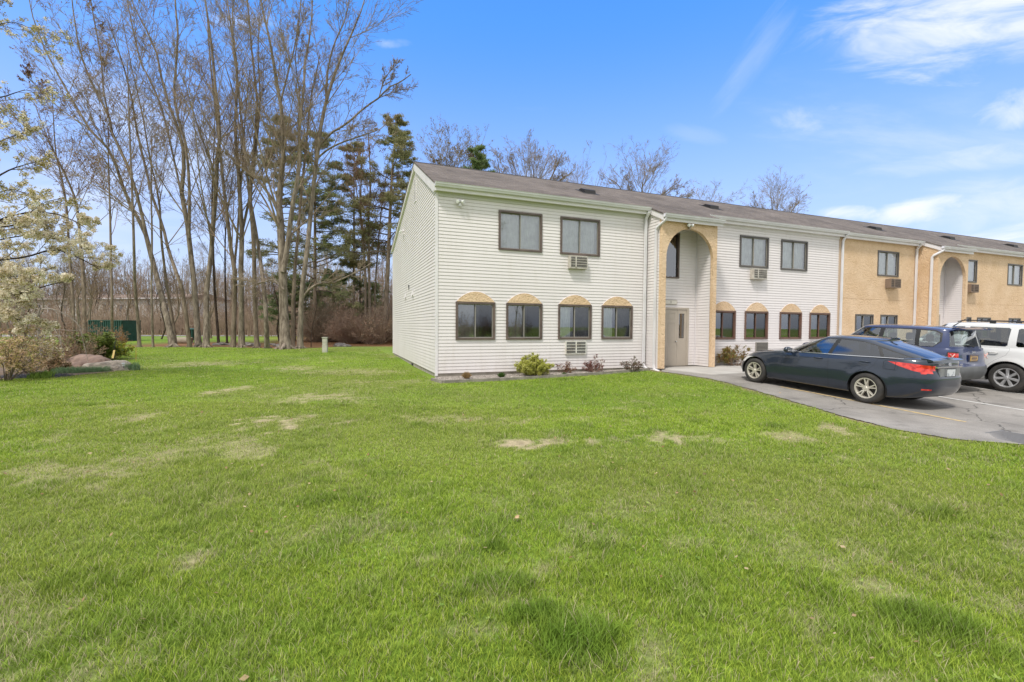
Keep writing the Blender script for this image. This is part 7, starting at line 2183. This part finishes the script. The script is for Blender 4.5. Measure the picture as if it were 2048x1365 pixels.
def rock(name, label, loc, sx, sy, sz, seed, mat, rz=0):
    bm = bmesh.new(); bmesh.ops.create_icosphere(bm, subdivisions=5, radius=1)
    for v in bm.verts:
        c = v.co.copy(); from mathutils import noise as mn
        n1 = mn.noise(c * 1.2 + Vector((seed, 0, 0))); n2 = mn.noise(c * 3.1 + Vector((0, seed, 0))); n3 = mn.ridged_multi_fractal(c * 2.0 + Vector((seed, 1, 2)), 1, 2, 4, 1, 2)
        s_ = 1 + .28 * n1 + .10 * n2 - .05 * n3
        v.co = Vector((c.x * sx * s_, c.y * sy * s_, max(-.12, (c.z * s_ - .0)) * sz))
    me = bpy.data.meshes.new(name); bm.to_mesh(me); bm.free(); me.materials.append(mat)
    for p_ in me.polygons: p_.use_smooth = True
    o = bpy.data.objects.new(name, me); col.objects.link(o); o.location = loc; o.rotation_euler.z = rz; tag(o, label, 'rock'); return o


rock_m = M('granite', (.36, .305, .25), .9, c2=(.19, .16, .13), scale=5, bump=1.0, bscale=14, ramp=(.42, .6)); rock2_m = M('granite_dark', (.26, .18, .14), .9, c2=(.15, .10, .08), scale=3, bump=1.0, bscale=9)
q = ground(190, 744); rock('boulder', 'large flat pinkish boulder at the edge of the left garden bed', (q.x, q.y + .55, q.z), 0.86, .55, .34, 3, rock_m, .1)
q = ground(135, 736); rock('boulder', 'darker brown ledge of rock behind and left of the pinkish boulder', (q.x, q.y + .7, q.z), 0.95, .5, .42, 8, rock2_m, -.1)
q = ground(226, 743); rock('stone', 'small rounded stone tucked at the right end of the pinkish boulder', (q.x, q.y + .1, q.z), .20, .15, .17, 5, rock_m)

q = base_at(133, 728); shrub('rhododendron', 'broad-leaved evergreen rhododendron behind the boulders', (q[0], q[1] + 1.2, gz(q[0], q[1])), .62, 1.45, 22, (5, 4), rhodo_m, 8, .062, seed=71, aspect=1.7, stem_m=bark_dark, thick=.014)
q = base_at(190, 722); shrub('shrub', 'yellow-green shrub just leafing out right of the rhododendron', (q[0], q[1] + .8, gz(q[0], q[1])), .60, 1.02, 30, (6, 5), yellow_m, 4, .030, seed=72, stem_m=twig_red_m, leaf2=(green_m, 2, .03), spread=1.2)
q = base_at(172, 720); shrub('shrub', 'thin red-leaved shrub between the rhododendron and the yellow-green shrub', (q[0], q[1] + 1.5, gz(q[0], q[1])), .35, 1.35, 12, (5, 4), rust_leaf_m, 4, .035, seed=73, stem_m=twig_red_m)
for i, (px, py, rx, h, sd, lb) in enumerate(((-5, 752, .60, 1.35, 74, 'cream and pink flowering shrub cut by the left edge'), (42, 752, .32, .62, 75, 'smaller cream-flowered shrub left of the crooked weeping tree'), (-70, 770, .8, 1.7, 76, 'tall pink-tinged flowering shrub at the very left edge'))):
    q = base_at(px, py); shrub('flowering_shrub', lb, (q[0], q[1] + .9, gz(q[0], q[1])), rx, h, 26, (5, 4), [ochre_m, leaf_mat('olive_old_leaf', (.12, .11, .04), (.22, .18, .07), scale=4), ochre_m][i], 3, .032, seed=sd, stem_m=twig_dk_m, leaf2=([cream_m, pink_m, pink_m][i], 5, .030), spread=1.3, clump=1, thick=.010, group='flowering shrubs at the left edge')
for i, (px, py, rx, h, sd) in enumerate(((35, 738, .9, 1.1, 81), (75, 735, .9, 1.3, 82), (105, 728, .9, 1.9, 83), (5, 730, 1.0, 2.2, 84), (150, 715, .9, 1.6, 85))):
    q = base_at(px, py); shrub('bare_shrub', ['low brown leafless shrub in front of the weeping tree', 'leafless brown shrub directly behind the crooked weeping trunk', 'tall leafless brown shrub left of the rhododendron', 'tall leafless shrub behind the flowering shrubs at the left edge', 'leafless shrub rising behind the rhododendron'][i], (q[0], q[1] + 1.4, gz(q[0], q[1])), rx, h, 34, (6, 5), M('withered_leaf', (.18, .10, .05), .9, c2=(.30, .20, .11), scale=4), 1.2, .03, seed=sd, stem_m=[twig_red_m, twig_m][i % 2], spread=1.3, group='leafless shrubs in the left garden', thick=.009)
# crooked weeping tree
st = [px_path([(80, 742), (83, 715), (80, 685), (75, 655), (76, 632), (81, 616)], 15.2, [7, 7, 6, 6, 5, 4], 12, 3, .05)]
for k, (pix, wd) in enumerate((([(80, 618), (105, 618), (135, 632), (158, 652), (168, 690), (176, 722)], [3, 2.5, 2, 1.5, 1]), ([(79, 622), (62, 635), (58, 665), (70, 685)], [3, 2, 1.5, 1]), ([(78, 640), (105, 652), (122, 690), (130, 735)], [2.5, 2, 1.5, 1]), ([(80, 618), (110, 622), (118, 660), (128, 725)], [2.5, 2, 1.5, 1]),
                               ([(80, 620), (60, 616), (35, 628), (25, 650)], [3, 2, 1.5, 1]), ([(78, 660), (95, 665), (115, 660), (150, 662), (165, 658)], [2.5, 2, 1.5, 1]), ([(81, 712), (88, 738), (96, 742), (92, 728)], [3, 2, 2, 1]))):
    st.append(px_path(pix, 15.2, wd, 12, 20 + k, .25))
base = st[0][0][0].copy(); base[2] = gz(base[0], base[1]); root = empty('weeping_tree', tuple(base)); tag(root, 'small crooked weeping tree with a pale twisted trunk and arching bare branches', 'tree')
V, F_ = merge([tubes(P[None], R[None] * 1.3, 8) for P, R in st[:1]]); np_obj('trunk', V - base, F_, bark_pale, root, smooth=True)
r = np.random.default_rng(6); bl = [tubes(P[None], R[None] * 1.3, 6) for P, R in st[1:]]
for P, R in st[1:]:
    P2, R2 = children(r, P[None], R[None], 9, .1, 1, .6, .35, 5, -.12, .06, .5, .004); bl.append(tubes(P2, R2, 4))
V, F_ = merge(bl); np_obj('crown', V - base, F_, bark_pale, root, smooth=True)

# blades: iris clumps and ground cover
def blades(name, label, pxs, seed, mat, n, h, wd, spread, kind=None, cat='plant'):
    r = np.random.default_rng(seed); Vs = []
    c = [ground(*q_) for q_ in pxs]; base = Vector(c[0])
    idx = r.integers(0, len(c), n); cx_ = np.array([[q_.x, q_.y] for q_ in c])[idx] + r.normal(size=(n, 2)) * spread
    z = H(cx_[:, 0], cx_[:, 1]); az = r.uniform(0, 2 * pi, n); ln = r.uniform(.1, .7, n); hh = h * r.uniform(.5, 1.1, n)
    K = 4; P = []
    for j in range(K):
        t = j / (K - 1); P.append(np.stack([cx_[:, 0] + np.cos(az) * hh * ln * t * t, cx_[:, 1] + np.sin(az) * hh * ln * t * t, z + hh * (t - .2 * t * t * ln)], 1))
    P = np.stack(P, 1); V, F_ = tubes(P - np.array(base)[None, None], np.full((n, K), wd) * np.array([1, .9, .7, .2]), 3)
    o = np_obj(name, V, F_, mat); o.location = base; tag(o, label, cat) if not kind else tag(o, kind=kind); return o
blades('iris_clump', 'blue-green iris leaves growing along the front of the pinkish boulder', [(x_, 748 - (x_ - 115) * .04) for x_ in range(115, 208, 7)], 1, blue_m, 900, .22, .006, .09)
blades('iris_clump', 'separate clump of upright iris leaves on the lawn right of the solar light', [(258, 741), (268, 740), (274, 741)], 2, blue_m, 150, .30, .007, .07)
blades('daylily_clump', 'bright green young leaves left of the iris border', [(72, 757), (82, 757), (92, 756)], 3, leaf_mat('bright_leaf', (.16, .28, .04), (.26, .38, .07), scale=4), 220, .22, .009, .10)
blades('purple_ground_cover', None, [(x_, 756 - (x_ - 20) * .02) for x_ in range(22, 125, 8)], 4, M('purple_leaf', (.07, .075, .12), .8, c2=(.14, .15, .16), scale=9), 1500, .10, .008, .13, kind='stuff')
# solar light, tagged stake, thin orange marker
q = ground(247, 742); root = empty('solar_light', tuple(q)); tag(root, 'small solar path light beside the boulder', 'lamp')
m = MB(); m.tube([(0, 0, 0), (0, 0, .15)], .008, 6); m.build('stake', black_m, root); m = MB(); m.lathe([(.001, .26), (.05, .25), (.055, .235), (.03, .225), (.03, .16), (.001, .15)], (0, 0, 0), 'z', 14); m.build('lamp_head', M('pale_plastic', (.6, .62, .62), .3), root)
q = ground(224, 733); root = empty('garden_stake', tuple(q)); tag(root, 'black plant stake with a yellow tag beside the boulder', 'stake')
m = MB(); m.tube([(0, 0, 0), (.04, 0, .35), (.10, 0, .62), (.17, 0, 1.0)], .010, 6); m.tube([(.06, 0, 0), (.09, 0, .35), (.11, 0, .6)], .008, 5); m.build('rod', black_m, root)
m = MB(); m.prism([(.015, .30), (.085, .30), (.15, .60), (.08, .60)], 1, -.025, -.013); m.build('yellow_tag', M('tag_yellow', (.72, .55, .22), .6), root)
q = ground(272, 722); m = MB(); m.tube([(0, 0, 0), (.01, 0, .55)], .007, 5); o = m.build('marker_rod', M('orange', (.55, .22, .05), .6)); o.location = q; tag(o, 'thin orange marker rod standing in the lawn', 'marker')

# ---- brush on the bank behind the building corner
GBR = 'brown leafless bushes of the bank'
bp_ = []
for k in range(4):
    bp_.append(shrub('brush_bush', 'leafless brown bush on the brushy bank', (-10 + k, 45, 1), [1.7, 1.5, 1.8, 1.4][k], [3.0, 3.6, 2.5, 4.2][k], 42, (7, 6), M('curled_leaf', (.30, .17, .11), .9, c2=(.40, .27, .18), scale=2), [.6, .0, .9, .3][k], .05, seed=500 + k, stem_m=[M('rosy_twigs', (.34, .22, .165), .9, c2=(.44, .32, .24), scale=1), twig_m, M('tan_twigs', (.42, .33, .23), .9), M('brown_twigs', (.31, .22, .16), .9, c2=(.41, .31, .23), scale=1)][k], spread=1.3, thick=.016, group=GBR, up=.03))
rb = random.Random(4)
n = 0
for i in range(76):
    px = rb.uniform(625, 905); D = rb.uniform(37.5, 50) if px > 680 else rb.uniform(41, 50)
    q = at(px, 650, D); o = bp_[i] if i < 4 else copy_tree(bp_[i % 4]); o.location = (q.x, q.y, gz(q.x, q.y) - .05); s = rb.uniform(.7, 1.25); o.scale = (s, s, s * rb.uniform(.8, 1.15)); o.rotation_euler.z = rb.uniform(0, 6.28)
for i in range(26):
    px = rb.uniform(80, 570); D = rb.uniform(66, 74)
    q = at(px, 650, D); o = copy_tree(bp_[i % 4]); o['group'] = 'brown bushes along the far road'; o['label'] = 'low brown leafless bush along the far road'
    o.location = (q.x, q.y, gz(q.x, q.y) - .05); s = rb.uniform(.7, 1.2); o.scale = (s, s, s * .8)

# ---- stones and odds along the lawn edge
sm = M('fieldstone', (.14, .12, .11), .9, c2=(.28, .25, .22), scale=4)
for i, (px, py, w_, D) in enumerate([(432, 683, .35, 34), (446, 684, .45, 34.5), (462, 683, .3, 35), (495, 684, .5, 34), (508, 686, .55, 33), (555, 687, .4, 33), (545, 684, .3, 34.5), (680, 689, .6, 33.5), (693, 690, .4, 33)]):
    q = at(px, py, D); o = rock('field_stone', 'grey field stone lying along the back edge of the lawn', (q.x, q.y, gz(q.x, q.y)), w_, w_ * .7, w_ * .45, i + 20, sm, i * 1.1); o['group'] = 'field stones along the back edge'
q = at(352, 678, 36); root = empty('drain_pipe', (q.x, q.y, gz(q.x, q.y) + .22), .3); tag(root, 'pale concrete pipe section lying beyond the leaning maple', 'pipe')
m = MB(); m.lathe([(.22, 0), (.27, 0), (.27, 1.1), (.22, 1.1), (.22, 0)], (0, 0, 0), 'x', 22); m.build('pipe_shell', M('pipe_concrete', (.42, .36, .28), .9, c2=(.32, .27, .2), scale=3), root, smooth=False)
q = at(384, 680, 44); root = empty('litter_bin', (q.x, q.y, gz(q.x, q.y))); tag(root, 'small green slatted bin far off between the tall maples', 'bin')
m = MB()
for k in range(14):
    a_ = 2 * pi * k / 14; m.box(.38 * cos(a_) - .05, .38 * cos(a_) + .05, .38 * sin(a_) - .05, .38 * sin(a_) + .05, 0, 1.0)
m.build('slats', grn_m, root); m = MB(); m.lathe([(.001, .02), (.34, .02), (.34, .95)], (0, 0, 0), 'z', 18); m.build('liner', black_m, root); m = MB(); m.lathe([(.42, 1.0), (.44, 1.04), (.3, 1.14), (.12, 1.16), (.12, 1.12)], (0, 0, 0), 'z', 18); m.build('lid', grn_m, root)
# a few fallen leaves on the lawn
lf = M('fallen_leaf', (.42, .26, .13), .8, c2=(.5, .36, .2), scale=9)
for i, (px, py) in enumerate([(1034, 1045), (1560, 790)]):
    q = ground(px, py); m = MB(); s = .022
    pts = [(s * .2, -s), (s * .9, -s * .5), (s * .5, 0), (s, s * .6), (s * .1, s), (-s * .8, s * .5), (-s * .5, 0), (-s, -s * .6)]
    m.add([(a_, b_, .008 * sin(a_ * 90) + .004) for a_, b_ in pts] + [(0, 0, .012)], [(k, (k + 1) % 8, 8) for k in range(8)]); m.add([(a_, b_, .008 * sin(a_ * 90) + .002) for a_, b_ in pts] + [(0, 0, .010)], [((k + 1) % 8, k, 8) for k in range(8)])
    o = m.build('fallen_leaf', lf); o.location = (q.x, q.y, q.z + .045); o.rotation_euler = (.3, .2, i * 1.3); tag(o, ['curled tan leaf lying on the open lawn in line with the second upper window', 'tan leaf lying near the asphalt edge by the sedan', 'tan leaf in the grass at the lower left of the lawn', 'tan leaf lying in the right half of the near lawn'][i], 'leaf')

for i in range(24):
    o = copy_tree(bp_[i % 4]); o['group'] = 'bushes behind the photographer'; o['label'] = 'leafless bush in the hedge behind the photographer'
    o.location = (-26 + i * 2.6 + rb.uniform(-.8, .8), -19 - rb.uniform(0, 3), 0); o.rotation_euler.z = rb.uniform(0, 6.28); s = rb.uniform(.8, 1.1); o.scale = (s, s, s)
